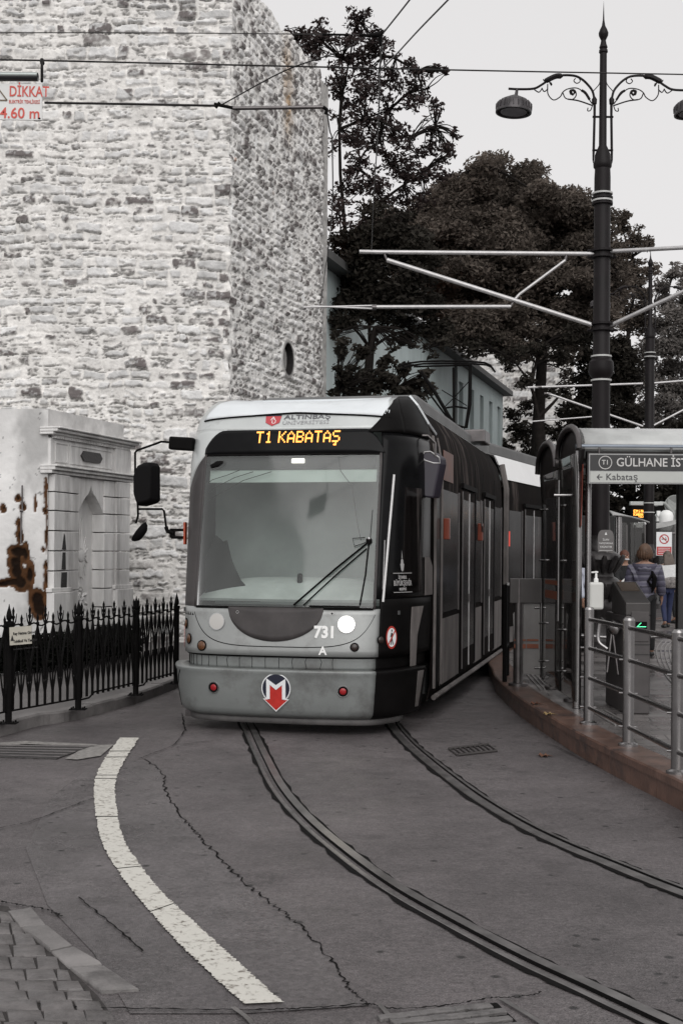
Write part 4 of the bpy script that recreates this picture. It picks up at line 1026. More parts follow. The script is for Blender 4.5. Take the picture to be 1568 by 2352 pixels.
# university advert on the roof front
AF = sframe(-.02, 3.20, .006); GREYT = mat('grey_lettering', (.10, .10, .11), .5)
text('advert_text', 'ALTINBAŞ', .082, AF @ Matrix.Translation((-.12, .040, 0)), GREYT, tram, .001, 'LEFT', off=.001, sx=1.32)
text('advert_text', 'ÜNİVERSİTESİ', .066, AF @ Matrix.Translation((-.13, -.035, 0)), mat('pale_grey_lettering', (.30, .30, .31), .5), tram, .001, 'LEFT', sx=1.18)
b = MB(); Z = AF @ Matrix.Translation((-.235, 0, 0)); b.prism([(-.085, .055), (.085, .055), (.075, -.03), (.0, -.075), (-.075, -.03)], Z, .003); sh = b.build('advert_shield', mat('crimson_shield', (.45, .05, .06), .5), tram)
b = MB(); b.prism([(-.085, .06), (.085, .06), (.085, .072), (-.085, .072)], Z, .003); b.build('shield_top', NAVY, sh)
text('shield_letter', 'A', .07, Z @ Matrix.Translation((0, .022, .0035)), WT, sh, .0005, 'CENTER', sx=1.2); text('shield_letter', 'U', .065, Z @ Matrix.Translation((.012, -.025, .0035)), WT, sh, .0005, 'CENTER', sx=1.1)
# city emblem on the black corner
CF = sframe(4.05, 1.52, .008); GT = mat('grey_vinyl', (.36, .35, .35), .5)
for s_, sz, y in (('İSTANBUL', .045, .055), ('BÜYÜKŞEHİR', .074, -.005), ('BELEDİYESİ', .034, -.065)): text('city_lettering', s_, sz, CF @ Matrix.Translation((0, y, 0)), GT, tram, .0008, 'CENTER', sx=.72, off=.001)
b = MB(); b.prism([(-.17, .095), (.17, .095), (.17, .102), (-.17, .102)], CF, .001); b.prism([(-.17, -.092), (.17, -.092), (.17, -.098), (-.17, -.098)], CF, .001)
b.prism([(-.035, .19), (-.02, .13), (0, .115), (.02, .13), (.035, .19), (.022, .20), (.02, .23), (0, .25), (-.02, .23), (-.022, .20)], CF, .001); b.prism([(-.008, .252), (.008, .252), (0, .33)], CF, .001)
b.build('city_emblem', GT, tram)
# narrow bright strip on the right corner (door pillar and its continuation on the bumper)
def strip(pts, nm, m=None):
    b = T0(); q = [S(t, z, off) for t, z, off in pts]; n = len(pts) // 2
    th = [S(t, z, off - .006) for t, z, off in pts]; b.add(q + th, [tuple(range(len(q))), tuple(range(len(q), 2 * len(q)))[::-1]] + [(i, (i + 1) % len(q), len(q) + (i + 1) % len(q), len(q) + i) for i in range(len(q))]); b.build(nm, m or WRAP_L, tram)
strip([(4.62, 1.27, .012), (5.35, 1.27, .012), (5.02, .98, .012), (4.98, .66, .012), (4.66, .66, .012), (4.6, 1.0, .012)], 'corner_strip')
strip([(4.62, .62, .108), (4.95, .62, .108), (4.88, .25, .078), (4.72, .25, .078)], 'corner_strip')
strip([(5.4, 1.78, .014), (5.75, 1.78, .014), (5.98, 1.68, .012), (5.98, 1.38, .012), (5.45, 1.38, .012)], 'corner_strip')

# things seen through the windscreen
INT = mat('cab_interior_grey', (.46, .50, .49), .7, 0, .15, 2)
b = T0(); b.grid(lambda u, v: Vector((-1.0 + 2.0 * u, .30 + .55 * v + .15 * (2 * u - 1) ** 2, 1.34 + .22 * math.sin(v * math.pi / 2) * (1 - .5 * (2 * u - 1) ** 4))), 20, 6); b.build('dashboard', mat('pale_dashboard', (.68, .72, .70), .6, 0, .15, 3), tram, solid=.03)
b = T0(); b.lathe([(.03, 1.50), (.03, 1.58), (.022, 1.60), (.001, 1.605)], (0.05, .62, 0), 12); b.build('dashboard_camera', BLACK, tram)
b = T0(); b.box((0, 1.45, 2.2), (2.3, .05, 2.1)); b.build('cab_partition', INT, tram)
b = T0(); b.box((0, 1.2, 1.22), (2.3, 1.6, .04)); b.build('cab_floor', mat('cab_dark', (.05, .05, .05), .8), tram)
b = T0(); b.grid(lambda u, v: S(-2.5 + 5.0 * u, 2.56 + .13 * v, -.06), 20, 2); b.build('sun_blind', mat('pale_blind', (.62, .70, .66), .7, 0, .08), tram, solid=.006)
b = T0(); b.grid(lambda u, v: S(-2.5 + 5.0 * u, 2.69 + .14 * v, -.05), 20, 2); b.build('header_band', mat('smoked_band', (.06, .058, .062), .5), tram, solid=.006)
b = T0(); o_ = S(tx(.07, 2.78), 2.775, -.03); b.box(o_, (.14, .02, .05)); b.build('cab_lamp', emit('cab_lamp_lit', (1, .95, .86), 2.2), tram, bevel=.008)
b = T0(); cur = [(-.98, 1.30), (-.98, 1.75), (-.86, 2.0), (-.78, 1.93), (-.74, 1.95), (-.68, 1.72), (-.58, 1.52), (-.42, 1.36), (-.36, 1.30)]
FB = TM @ frame(Vector((0, .60, 0)), (1, 0, 0), (0, 0, 1)); bb = MB(); bb.prism(cur, FB, .03); bb.build('driver_seat', mat('black_seat', (.008, .008, .008), .8), tram, bevel=.01)
b = T0()
for k, (x1, z1, bend) in enumerate(((-.55, 2.68, .10), (-.40, 2.66, .14), (-.20, 2.66, .02))):
    b.tube([S(tx(-.97, 2.2), 2.50 - .12 * k, -.02), S(tx(-.85, 2.4), 2.58 - .1 * k, -.02), S(tx((x1 - .8) / 2), 2.63 - .03 * k, -.02), S(tx(x1, z1), z1, -.02)], .004, 5)
b.tube([S(tx(.50, 2.8), 2.81, -.015), S(tx(.53, 2.7), 2.66, -.015), S(tx(.66, 2.5), 2.5, -.015), S(tx(.74, 2.2), 2.1, -.015), S(tx(.78, 2.), 1.95, -.015)], .004, 5)
b.build('cable', BLACK, tram)
b = T0(); b.lathe([(.001, -.09), (.03, -.08), (.045, 0), (.03, .07), (.001, .09)], S(tx(-.8, 2.75), 2.74, -.03), 12, Matrix.Rotation(math.radians(72), 3, 'Y')); b.build('rear_view_mirror', BLACK, tram, smooth=50)
# wiper
b = T0(); pv = (tx(.80, 1.95), 1.90)
def wp(x, z, o=.02): return S(tx(x, z), z, o)
b.tube([wp(.86, 1.93), wp(.84, 1.60), wp(.80, 1.30)], .009, 6); b.tube([wp(.87, 1.94, .02), wp(.88, 2.25, .02)], .004, 5)
b.tube([wp(.86, 1.93, .03), wp(.55, 1.66, .03), wp(.14, 1.29, .02)], .011, 6); b.tube([wp(.84, 1.86, .03), wp(.58, 1.62, .03), wp(.24, 1.29, .02)], .008, 6)
b.tube([wp(.82, 1.97, .035), wp(.70, 1.96, .035), wp(.72, 1.88, .035), wp(.83, 1.92, .035)], .005, 5)
b.lathe([(.001, -.03), (.03, -.02), (.032, .02), (.02, .035), (.001, .04)], wp(.86, 1.93, .03), 12); b.build('wiper', BLACK, tram, smooth=40)
b = T0(); b.lathe([(.012, 0), (.014, .02), (.001, .028)], wp(.86, 1.955, .05), 8, Matrix.Rotation(math.radians(90), 3, 'X')); b.build('wiper_cap', CHR, tram)
b = T0(); b.tube([wp(.3, 1.283, .02), wp(.6, 1.285, .02), wp(.8, 1.283, .02)], .008, 6); b.build('wiper_rest', BLACK, tram)

# door mirrors, left side
def lp(px, py, d=13.75): return TM.inverted() @ P(px, py, d)
ZM = crop(500, 1650, .3827)
mir = T0(); A = lambda x, y, d=13.75: lp(*ZM(x, y), d)
mir.tube([A(500, 315), A(380, 305), A(330, 325), A(130, 395), A(108, 420), A(108, 620), A(128, 850), A(135, 960), A(138, 1080), A(115, 1160)], .012, 8)
mir.tube([A(135, 1010), A(390, 1010), A(410, 1030), A(432, 1200)], .012, 8); mir.tube([A(430, 1195), A(445, 1240), A(510, 1262)], .024, 8)
mo = mir.build('mirror_arm', BLACK, tram, smooth=50)
b = T0(); b.box((A(505, 285) + A(690, 370)) / 2, (.27, .12, .14), Matrix.Rotation(math.radians(4), 3, 'Y')); b.build('arm_mount', BLACK, mo, bevel=.02)
b = T0(); c_ = (A(505, 1215) + A(600, 1310)) / 2
b.box(c_ + Vector((.0, 0, .035)), (.14, .05, .03)); b.box(c_ + Vector((.0, 0, -.045)), (.14, .05, .03)); b.box(c_ + Vector((-.06, 0, 0)), (.05, .05, .10)); b.build('arm_mount', BLACK, mo, bevel=.006)
b = T0(); b.box(c_ + Vector((.085, 0, 0)), (.02, .07, .24)); b.build('side_marker_lamp', mat('orange_marker', (.42, .07, .03), .3), tram, bevel=.006)
b = T0(); poly = [A(*q) for q in ((92, 660), (130, 560), (200, 525), (270, 520), (298, 560), (300, 915), (270, 945), (150, 980), (125, 960), (95, 860))]
bk = [p + Vector((.02, .16, 0)) for p in poly]; n = len(poly); cen = sum(poly, Vector()) / n; fr_ = [cen + (p - cen) * .86 + Vector((0, -.05, 0)) for p in poly]
b.add(fr_ + poly + bk, [tuple(range(n)), tuple(range(2 * n, 3 * n))[::-1]] + [(i, (i + 1) % n, n + (i + 1) % n, n + i) for i in range(n)] + [(n + i, n + (i + 1) % n, 2 * n + (i + 1) % n, 2 * n + i) for i in range(n)])
b.build('wing_mirror', RUBBER, mo, smooth=30, bevel=.012)
b = T0(); c_ = A(148, 1245); Rm = Matrix.Rotation(math.radians(38), 3, 'Y')
b.lathe([(.001, -.07), (.05, -.06), (.075, -.03), (.085, .0), (.08, .008), (.001, .008)], c_, 18, Rm @ Matrix.Rotation(math.radians(-90), 3, 'Y') @ Matrix.Diagonal((1.5, .9, 1)).to_3x3()); b.build('blind_spot_mirror', RUBBER, mo, smooth=40)
# right mirror
ZR = crop(1400, 1600, .5952)
B_ = lambda x, y, d=13.55: lp(*ZR(x, y), d)
b = T0(); b.tube([B_(380, 235), B_(520, 240), B_(572, 295), B_(572, 380)], .013, 8); b.tube([B_(520, 240) + Vector((0, -.01, .004)), B_(574, 292) + Vector((0, -.01, .004))], .010, 8); mo2 = b.build('mirror_arm', STEEL_D, tram, smooth=50)
b = T0(); poly = [B_(*q) for q in ((478, 380), (500, 348), (540, 345), (600, 385), (605, 430), (560, 660), (500, 655), (455, 600), (462, 480))]
n = len(poly); bk = [p + Vector((.05, .15, 0)) for p in poly]; b.add(poly + bk, [tuple(range(n)), tuple(range(n, 2 * n))[::-1]] + [(i, (i + 1) % n, n + (i + 1) % n, n + i) for i in range(n)]); b.build('wing_mirror', mat('dark_violet_mirror', (.022, .018, .028), .45), mo2, bevel=.02)
b = T0(); b.tube([B_(480, 378), B_(500, 350), B_(540, 347), B_(598, 388), B_(603, 425), B_(560, 425), B_(500, 405), B_(480, 378)], .008, 6); b.build('mirror_rim', GALV, mo2)

# body modules
def module(nm, Mm, L, y0, side_m, first=False):
    """Mm: module frame in tram-local space"""
    MM = TM @ Mm
    prof = [(1.265, .22), (1.31, .42), (1.325, .9), (1.325, 2.75), (1.30, 3.02), (1.245, 3.22), (1.12, 3.42), (.98, 3.50)]
    def ring(y, k=1): return [Vector((x * k, y, z)) for x, z in prof]
    for s, pnm in ((1, 'side_panel'), (-1, 'side_panel')):
        b = MB(MM); r0 = [Vector((s * p.x, p.y, p.z)) for p in ring(y0)]; r1 = [Vector((s * p.x, p.y, p.z)) for p in ring(y0 + L)]
        n = len(r0); b.add(r0 + r1, [(i, i + 1, n + i + 1, n + i) for i in range(n - 1)]); b.build(pnm, side_m, tram, smooth=30, solid=0)
    b = MB(MM); r = [Vector((-p.x, y0, p.z)) for p in ring(0)[::-1]][:1]
    b.box((0, y0 + L / 2, 3.49), (1.98, L, .04)); b.build('roof', ROOFW if first else mat('grey_roof', (.2, .2, .2), .6), tram)
    b = MB(MM); b.box((0, y0 + L / 2, .45), (2.5, L - .02, .30)); b.build('floor', mat('underframe', (.01, .01, .01), .8), tram)
    b = MB(MM); b.box((0, y0 + L - .01, 1.9), (2.5, .02, 2.6)); b.build('end_wall', bpy.data.materials['cab_dark'], tram)
    return MM
def X(MM, y, z, o=.0): return Vector((1.325 + o, y, z))
def sidebox(MM, nm, y0, y1, z0, z1, m, o0=0.002, o1=.012, parent=None, bevel=0):
    b = MB(MM)
    for s in (1,):
        b.box(((1.325 + (o0 + o1) / 2) * s, (y0 + y1) / 2, (z0 + z1) / 2), (o1 - o0, y1 - y0, z1 - z0))
    return b.build(nm, m, parent or tram, bevel=bevel)
def door(MM, y, w_=1.3):
    fr_ = sidebox(MM, 'door', y, y + w_, .36, 2.62, WRAP, .004, .020)
    for k in range(2):
        a = y + .05 + k * w_ / 2; sidebox(MM, 'door_glass', a, a + w_ / 2 - .10, .62, 2.5, SWIN, .021, .026, fr_)
        sidebox(MM, 'door_edge', a - .04, a - .012, .38, 2.6, GALV if k else STEEL_D, .021, .034, fr_)
    sidebox(MM, 'door_edge', y + w_ - .03, y + w_ + .02, .38, 2.62, RUBBER, .021, .034, fr_)
    sidebox(MM, 'door_header', y - .03, y + w_ + .03, 2.64, 2.70, BLACK, .004, .05, fr_)
    sidebox(MM, 'door_button', y + w_ / 2 - .03, y + w_ / 2 + .03, 1.2, 1.3, STEEL_D, .027, .04, fr_)
def swindow(MM, y0, y1, z0=1.15, z1=2.55):
    f = sidebox(MM, 'side_window', y0, y1, z0, z1, SWIN, .004, .012)
    sidebox(MM, 'window_frame', y0 - .03, y0, z0 - .02, z1 + .02, RUBBER, .005, .022, f); sidebox(MM, 'window_frame', y1, y1 + .03, z0 - .02, z1 + .02, STEEL_D, .005, .022, f)
    return f
I4 = Matrix()
M1 = module('front', I4, 7.25, 1.35, WRAP, True)
# grimy lower band, panel seams, doors and windows of the first module
sidebox(M1, 'lower_panel', 1.9, 3.45, .34, 1.08, WRAP_L, .002, .010); sidebox(M1, 'lower_panel', 4.95, 5.8, .34, 1.08, WRAP_L, .002, .010); sidebox(M1, 'lower_panel', 7.3, 8.55, .34, 1.08, WRAP_L, .002, .010)
sidebox(M1, 'driver_door', 1.42, 1.86, .40, 2.85, SWIN, .003, .016)
b = MB(M1); b.tube([(1.345, 1.40, .36), (1.352, 1.40, 1.6), (1.345, 1.40, 2.9), (1.30, 1.5, 3.1)], .018, 6); b.tube([(1.345, 1.90, .36), (1.35, 1.90, 2.8), (1.28, 1.95, 3.12)], .014, 6); b.build('door_frame_trim', WRAP_L, tram)
b = MB(M1); b.lathe([(.33, 0), (.33, .02), (.001, .021)], (1.326, 1.62, .86), 28, Matrix.Rotation(math.radians(90), 3, 'Y') @ Matrix.Diagonal((1.55, .55, 1)).to_3x3()); b.build('wheel_arch_cover', BLACK, tram)
swindow(M1, 2.0, 3.35); door(M1, 3.6); swindow(M1, 5.05, 5.75); door(M1, 5.95); swindow(M1, 7.4, 8.4)
for y in (1.93, 3.5, 4.98, 5.88, 7.33): sidebox(M1, 'body_seam', y, y + .018, .3, 2.95, BLACK, .012, .016)
b = MB(M1); b.tube([(1.33, 1.5, .25), (1.335, 5, .25), (1.33, 8.6, .25)], .03, 8); b.build('lower_sill', WRAP_L, tram)
ORG = mat('dark_orange_marker', (.17, .035, .018), .3)
for y, z in ((2.02, 1.98), (5.2, 2.0)): sidebox(M1, 'side_marker_lamp', y, y + .09, z, z + .24, ORG, .02, .09, None, .01)
b = MB(M1); b.tube([(1.40, 5.1, 2.55), (1.42, 5.1, 2.2), (1.41, 5.22, 2.12)], .012, 6); b.build('side_mirror_arm', STEEL_D, tram)
sidebox(M1, 'advert_poster', 2.1, 2.9, 2.66, 3.0, mat('rust_poster', (.12, .045, .03), .5, 0, .5, 5), .003, .008)
# bright edge trim where the nose roof meets the side fairing
b = T0(); b.tube([S(5.2, 3.50, .02), S(5.6, 3.40, .02), S(5.98, 3.22, .02), (1.27, 1.9, 3.16)], .017, 6); b.build('roof_trim', ROOFW, tram)
# raised roof fairing with vents, first module
b = MB(M1); b.box((0, 5.2, 3.60), (1.9, 5.2, .2)); rf = b.build('roof_fairing', mat('roof_equipment_grey', (.12, .12, .12), .6, 0, .3, 2), tram, bevel=.05)
# second and third modules, turned further round the curve
H1 = Vector((0, 8.85, 0)); M2m = Matrix.Translation(H1) @ Matrix.Rotation(math.radians(-9), 4, 'Z')
def bellows(A_, B_m, y0, y1):
    b = MB()
    prof = [(1.2, .35), (1.22, 2.7), (1.1, 3.1), (.9, 3.25)]; full = [(x, z) for x, z in prof] + [(-x, z) for x, z in prof[::-1]]
    vs = []; n = len(full); K = 13
    for k in range(K):
        u = k / (K - 1); kk = 1.0 if k % 2 else .95
        for x, z in full:
            p = (A_ @ Vector((x * kk, y0, z))).lerp(B_m @ Vector((x * kk, y1, z)), u); vs.append(p)
    b.add(vs, [(i * n + j, i * n + (j + 1) % n, (i + 1) * n + (j + 1) % n, (i + 1) * n + j) for i in range(K - 1) for j in range(n)])
    b.build('bellows', RUBBER, tram)
WHT = mat('bright_white_roof_cover', (.80, .80, .80), .5, 0, .04)
def rear(Mm, L, doors, wins):
    MM = module('rear', Mm, L, .25, WRAP)
    b = MB(MM); b.add([(1.29, .25, 3.06), (1.29, L + .25, 3.06), (1.13, L + .25, 3.46), (1.13, .25, 3.46)], [(0, 1, 2, 3)])
    b.add([(1.31, .25, 3.06), (1.31, L + .25, 3.06), (1.15, L + .25, 3.46), (1.15, .25, 3.46)], [(0, 1, 2, 3)]); b.build('roof_cover', WHT, tram)
    b = MB(MM); b.box((0, .25 + L / 2, 3.62), (1.8, L * .8, .22)); b.build('roof_fairing', bpy.data.materials['roof_equipment_grey'], tram, bevel=.04)
    b = MB(MM); b.tube([(1.335, .27, .3), (1.338, .27, 2.9), (1.26, .27, 3.3)], .05, 6); b.build('end_trim', WRAP_L, tram)
    for y in doors: door(MM, y)
    for a, c in wins: swindow(MM, a, c)
    sidebox(MM, 'lower_panel', .35, L + .1, .34, .60, WRAP_L, .002, .004)
    return MM
M2 = rear(M2m, 5.4, (1.5,), ((.45, 1.35), (3.1, 5.1)))
bellows(TM, TM @ M2m, 8.6, .25)
sidebox(M2, 'tail_marker_lamp', .40, .46, 1.95, 2.2, emit('red_marker_lit', (1, .06, .03), .6), .02, .035)
M3m = M2m @ Matrix.Translation((0, 5.75, 0)) @ Matrix.Rotation(math.radians(-12), 4, 'Z')
# pantograph on the first module's tail
PMx = TM @ Matrix.Translation((0, 7.6, 0)); b = MB(PMx); D_ = lambda px, py: PMx.inverted() @ P(px, py, 20.2)
ZP = crop(1200, 1250, .574)
q = lambda x, y: D_(*ZP(x, y))
b.tube([q(1085, 790), q(1155, 800), q(1180, 640), q(1185, 370)], .03, 8)
b.tube([q(1070, 780), q(940, 560), q(840, 410)], .028, 8); b.tube([q(1060, 780), q(850, 500)], .016, 6)
b.tube([q(1070, 775), q(1070, 600), q(1068, 385)], .022, 6); b.tube([q(1015, 665), q(1080, 655), q(1160, 668)], .016, 6)
b.tube([q(1010, 655), q(1075, 590), q(1180, 475)], .008, 5); b.tube([q(985, 540), q(1075, 595), q(1160, 650)], .008, 5)
b.tube([q(1140, 800), q(1150, 830), q(1170, 820)], .008, 5)
pan = b.build('pantograph', BLACK, tram, smooth=50)
b = MB(PMx)
for dy in (-.12, .12):
    pts = [q(690, 385), q(760, 362), q(850, 350), q(1000, 346), q(1200, 350), q(1290, 358), q(1330, 375), q(1352, 410)]; b.tube([p + Vector((0, dy, 0)) for p in pts], .016, 6)
b.tube([q(790, 378), q(1195, 366)], .016, 6); b.build('contact_head', BLACK, pan, smooth=50)
b = MB(PMx); b.box(Vector((q(1100, 810).x, .3, 3.66)), (.9, .7, .2)); b.build('pantograph_base', STEEL_D, pan, bevel=.02)
# wheels deep under the nose
for y in (2.6, 4.3):
    for s in (-1, 1):
        b = MB(TM); b.lathe([(.30, -.06), (.30, .06), (.20, .07), (.001, .07)], (s * .72, y, .31), 24, Matrix.Rotation(math.radians(90), 3, 'Y')); b.build('wheel', STEEL_D, tram)
# ------------------------------------------------------------------ ornate lamp posts
LB = Vector((P(1375, 1490, 21.4).x, 21.4, HP)); SL = FPX / 21.4
def L6(zx, zy):   # crop of the lamp head, as metres beside the post axis and above the platform
    px, py = (1900 + zx * .53) * .57415, (100 + zy * .53) * .57415
    return ((px - 1384) / SL, (HZ - py) / SL + CAMH - HP)
def lamp_post(name, base, label, gl):
    t = thing(name, label, 'street lamp', base, 0, gl)
    V3 = lambda x, z, y=0: base + Vector((x, y, z))
    b = MB(); b.lathe([(.155, 1.9), (.15, 4.0), (.148, 4.55), (.20, 4.62), (.21, 4.72), (.20, 4.82), (.165, 4.86), (.16, 4.92), (.14, 4.96), (.135, 7.9), (.128, 8.05), (.15, 8.08), (.155, 8.14), (.135, 8.2), (.13, 8.28), (.10, 8.36), (.065, 8.44), (.06, 9.45), (.058, 9.98), (.075, 10.0), (.07, 10.04), (.045, 10.06)], base, 22)
    b.build('shaft', DARKPOST, t, smooth=35)
    b = MB()
    prof = [(.36, 0), (.36, .16), (.31, .20), (.30, .62), (.33, .66), (.34, .72), (.28, .76), (.24, .86), (.33, 1.0), (.36, 1.12), (.30, 1.2), (.23, 1.24), (.22, 1.3), (.27, 1.42), (.35, 1.52), (.33, 1.60), (.23, 1.66), (.22, 1.74), (.17, 1.80), (.16, 1.92)]
    b.lathe(prof, base, 26)
    for k in range(12):      # acanthus leaves round the two swellings
        a = 2 * math.pi * k / 12
        for z0_, h_, r0_, r1_ in ((.84, .30, .25, .40), (1.3, .30, .24, .40)):
            c_ = lambda r, z, da=0: base + Vector((r * math.cos(a + da), r * math.sin(a + da), z))
            b.tube([c_(r0_, z0_), c_(r0_ + .07, z0_ + h_ * .4), c_(r1_ - .03, z0_ + h_ * .75), c_(r1_, z0_ + h_ * .95), c_(r1_ - .02, z0_ + h_)], [.03, .055, .05, .03, .012], 6)
    b.build('ornate_base', mat('polished_cast_iron', (.03, .027, .027), .38, .4, .6, 9, .006, 26), t, smooth=50)
    b = MB()
    b.lathe([(.046, 10.04), (.07, 10.08), (.05, 10.14), (.04, 10.2), (.05, 10.22), (.078, 10.28), (.082, 10.32), (.06, 10.38), (.03, 10.44), (.014, 10.54), (.008, 10.68), (.001, 10.86)], base, 16); b.build('finial', DARKPOST, t, smooth=40)
    BAND = mat('white_band', (.45, .45, .44), .4) if 'white_band' not in bpy.data.materials else bpy.data.materials['white_band']
    for z in (4.50, 4.90, 7.50, 7.62, 2.86, 3.14): b = MB(); b.lathe([(.150, z), (.172, z), (.172, z + .028), (.150, z + .028)], base, 22); b.build('band', BAND, t, smooth=30)
    b = MB()
    for z in (7.545, 7.45): b.lathe([(.150, z), (.175, z), (.175, z + .03), (.150, z + .03)], base, 22)
    b.build('clamp', DARKPOST, t)
    for s in (1, -1):
        b = MB(); Q = lambda x, y: V3(s * L6(x, y)[0], L6(x, y)[1])
        b.tube(catmull([Q(*p) for p in ((250, 472), (330, 475), (440, 470), (500, 440), (560, 400), (640, 370), (740, 370), (800, 395), (850, 440), (885, 490), (900, 560))], 4), .020, 7)
        b.tube([Q(900, 550), Q(900, 660), Q(895, 930), Q(893, 1005), Q(892, 1030)], [.024, .022, .022, .016, .004], 7)
        b.tube(catmull([Q(*p) for p in ((520, 418), (560, 395), (610, 374), (660, 375))], 3), [.012] + [.045] * 8 + [.012], 7)
        for pts, r in ((((545, 435), (548, 510), (590, 555), (640, 530), (660, 495), (700, 470), (770, 465), (830, 510), (880, 580)), .010), (((660, 500), (680, 540), (730, 550), (760, 520), (750, 480), (715, 480), (718, 510), (738, 512)), .010),
                       (((700, 548), (780, 560), (885, 595)), .012), (((770, 372), (790, 410), (765, 428), (742, 410), (755, 390)), .009), (((885, 590), (870, 630), (848, 635), (850, 612)), .009), (((940, 372), (935, 430), (890, 485)), .008),
                       (((445, 478), (480, 497), (505, 465)), .010), (((500, 465), (520, 492), (548, 470)), .010), (((800, 480), (830, 500), (862, 550)), .022), (((512, 398), (522, 412), (560, 405)), .010), (((560, 420), (575, 445), (570, 425)), .014)):
            b.tube(catmull([Q(*p) for p in pts], 4), r, 6)
        b.tube([Q(712, 495), Q(735, 478), Q(752, 496), Q(735, 514), Q(722, 498)], .022, 6)
        for y in (680, 932): b.tube([Q(885, y), Q(965, y)], .018, 6); b.lathe([(.001, -.03), (.03, 0), (.001, .03)], Q(900, y), 8)
        b.lathe([(.001, -.05), (.04, -.03), (.045, .05), (.02, .09), (.001, .1)], Q(898, 570), 8)
        b.build('scroll_arm', DARKPOST, t, smooth=50)
        b = MB(); c_ = Q(300, 520); zz = L6(300, 520)[1]; cx = s * L6(297, 0)[0]; R_ = Matrix.Rotation(s * math.radians(3.5), 3, 'Y')
        b.tube([Q(315, 472), Q(308, 522)], [.022, .03], 8)
        b.lathe([(.035, .02), (.12, -.02), (.22, -.07), (.285, -.14), (.295, -.24), (.302, -.26), (.30, -.28), (.27, -.275), (.26, -.22), (.1, -.2), (.001, -.2)], base + Vector((cx, 0, zz - .02)), 30, R_)
        for k in range(22):
            a = 2 * math.pi * k / 22; u_ = lambda r, z: base + Vector((cx, 0, zz - .02)) + R_ @ Vector((r * math.cos(a), r * math.sin(a), z)); b.tube([u_(.25, -.095), u_(.292, -.15), u_(.298, -.23)], [.008, .016, .008], 5)
        h = b.build('lamp_head', mat('lamp_head_iron', (.06, .055, .058), .4, .5, .4, 12) if 'lamp_head_iron' not in bpy.data.materials else bpy.data.materials['lamp_head_iron'], t, smooth=40)
        b = MB(); b.lathe([(.001, -.262), (.22, -.262), (.22, -.268), (.001, -.268)], base + Vector((cx, 0, zz - .02)), 24, R_); b.build('lamp_glass', mat('lamp_diffuser', (.12, .11, .12), .3), h)
    return t
lamp1 = lamp_post('lamp_post', LB, 'tall dark cast iron lamp post nearest the tram, rising through the shelter roof line', 'ornate double lamp posts of the platform')
LB2 = Vector((P(1487, 1420, 38.2).x, 38.2, HP))
lamp2 = copy_tree(lamp1); lamp2.location = LB2; lamp2['label'] = 'second ornate lamp post farther back, partly hidden behind the taller one'; PM[lamp2.name] = Matrix.Translation(LB2)
# oval notice on the first post
def onpost(base, px, py, d=21.2): return P(px, py, d)
NF = frame(P(1390, 1248, 21.17), (1, 0, 0), (0, 0, 1)); poly = []
for k in range(24):
    a = 2 * math.pi * k / 24; x, y = math.cos(a), math.sin(a); poly.append((math.copysign(abs(x) ** .5, x) * .135, math.copysign(abs(y) ** .6, y) * .225))
b = MB(); b.prism(poly, NF, .01); t = b.build('post_notice', mat('grey_notice', (.12, .112, .11), .5), base=P(1390, 1248, 21.17)); tag(t, 'small grey rounded notice with white text fixed to the near lamp post', 'notice')
for k, (s_, sz) in enumerate((('İLAN', .045), ('YAPIŞTIRMAK', .038), ('YASAKTIR', .045))): text('lettering', s_, sz, NF @ Matrix.Translation((0, .06 - k * .06, .0105)), WT, t, .001, 'CENTER')
b = MB(); b.prism(rect(-.11, -.12, .11, -.115), NF, .012); b.prism(rect(-.03, -.19, .03, -.14), NF, .012); b.prism([(-.02, .14), (.02, .14), (0, .19)], NF, .012); b.build('notice_marks', WT, t)

# ------------------------------------------------------------------ overhead line brackets
def bracket(nm, label, d, segs, parent=None, base=None):
    t = thing(nm, label, 'overhead line bracket', base, 0, 'overhead line brackets')
    for r, pts, m_ in segs:
        b = MB(); b.tube([P(x, y, d + (q[0] if q else 0)) for x, y, *q in pts], r, 8); b.build('tube', m_, t, smooth=50)
    return t
B1c = P(1375, 580, 21.4)
def clampset(t, pts, d, r=.03):
    b = MB()
    for x, y in pts: b.tube([P(x - 7, y, d), P(x + 7, y, d)], r, 8)
    b.build('clamp', STEEL_D, t)
t = bracket('line_bracket', 'long pale tube bracket reaching left from the near lamp post over the tram', 21.4, [(.035, ((825, 578), (870, 579), (1362, 583)), GALV), (.038, ((888, 597), (1358, 746)), GALV), (.024, ((1180, 690), (1192, 676), (1297, 598)), GALV), (.02, ((1172, 704), (1180, 690)), STEEL_D), (.022, ((1297, 598), (1300, 584)), STEEL_D), (.018, ((882, 582), (888, 598)), STEEL_D)], base=P(1358, 660, 21.4)); clampset(t, ((885, 580), (1300, 583), (1180, 692)), 21.4)
t = bracket('line_bracket', 'steady arm with split end hanging below the near bracket beside the tower', 21.4, [(.030, ((858, 705), (1172, 704)), GALV), (.016, ((697, 706), (858, 702)), GALV), (.016, ((715, 703), (858, 709)), GALV), (.05, ((854, 706), (864, 706)), STEEL_D)], base=P(1172, 704, 21.4))
t = bracket('line_bracket', 'pale tube bracket leaving the near lamp post toward the right edge', 21.4, [(.035, ((1392, 578), (1600, 567, -.8)), GALV), (.036, ((1400, 748), (1600, 655, -.8)), GALV)], base=P(1395, 660, 21.4))
for nm, y in (('a', 578), ('b', 748), ('c', 587), ('d', 757)):
    pass
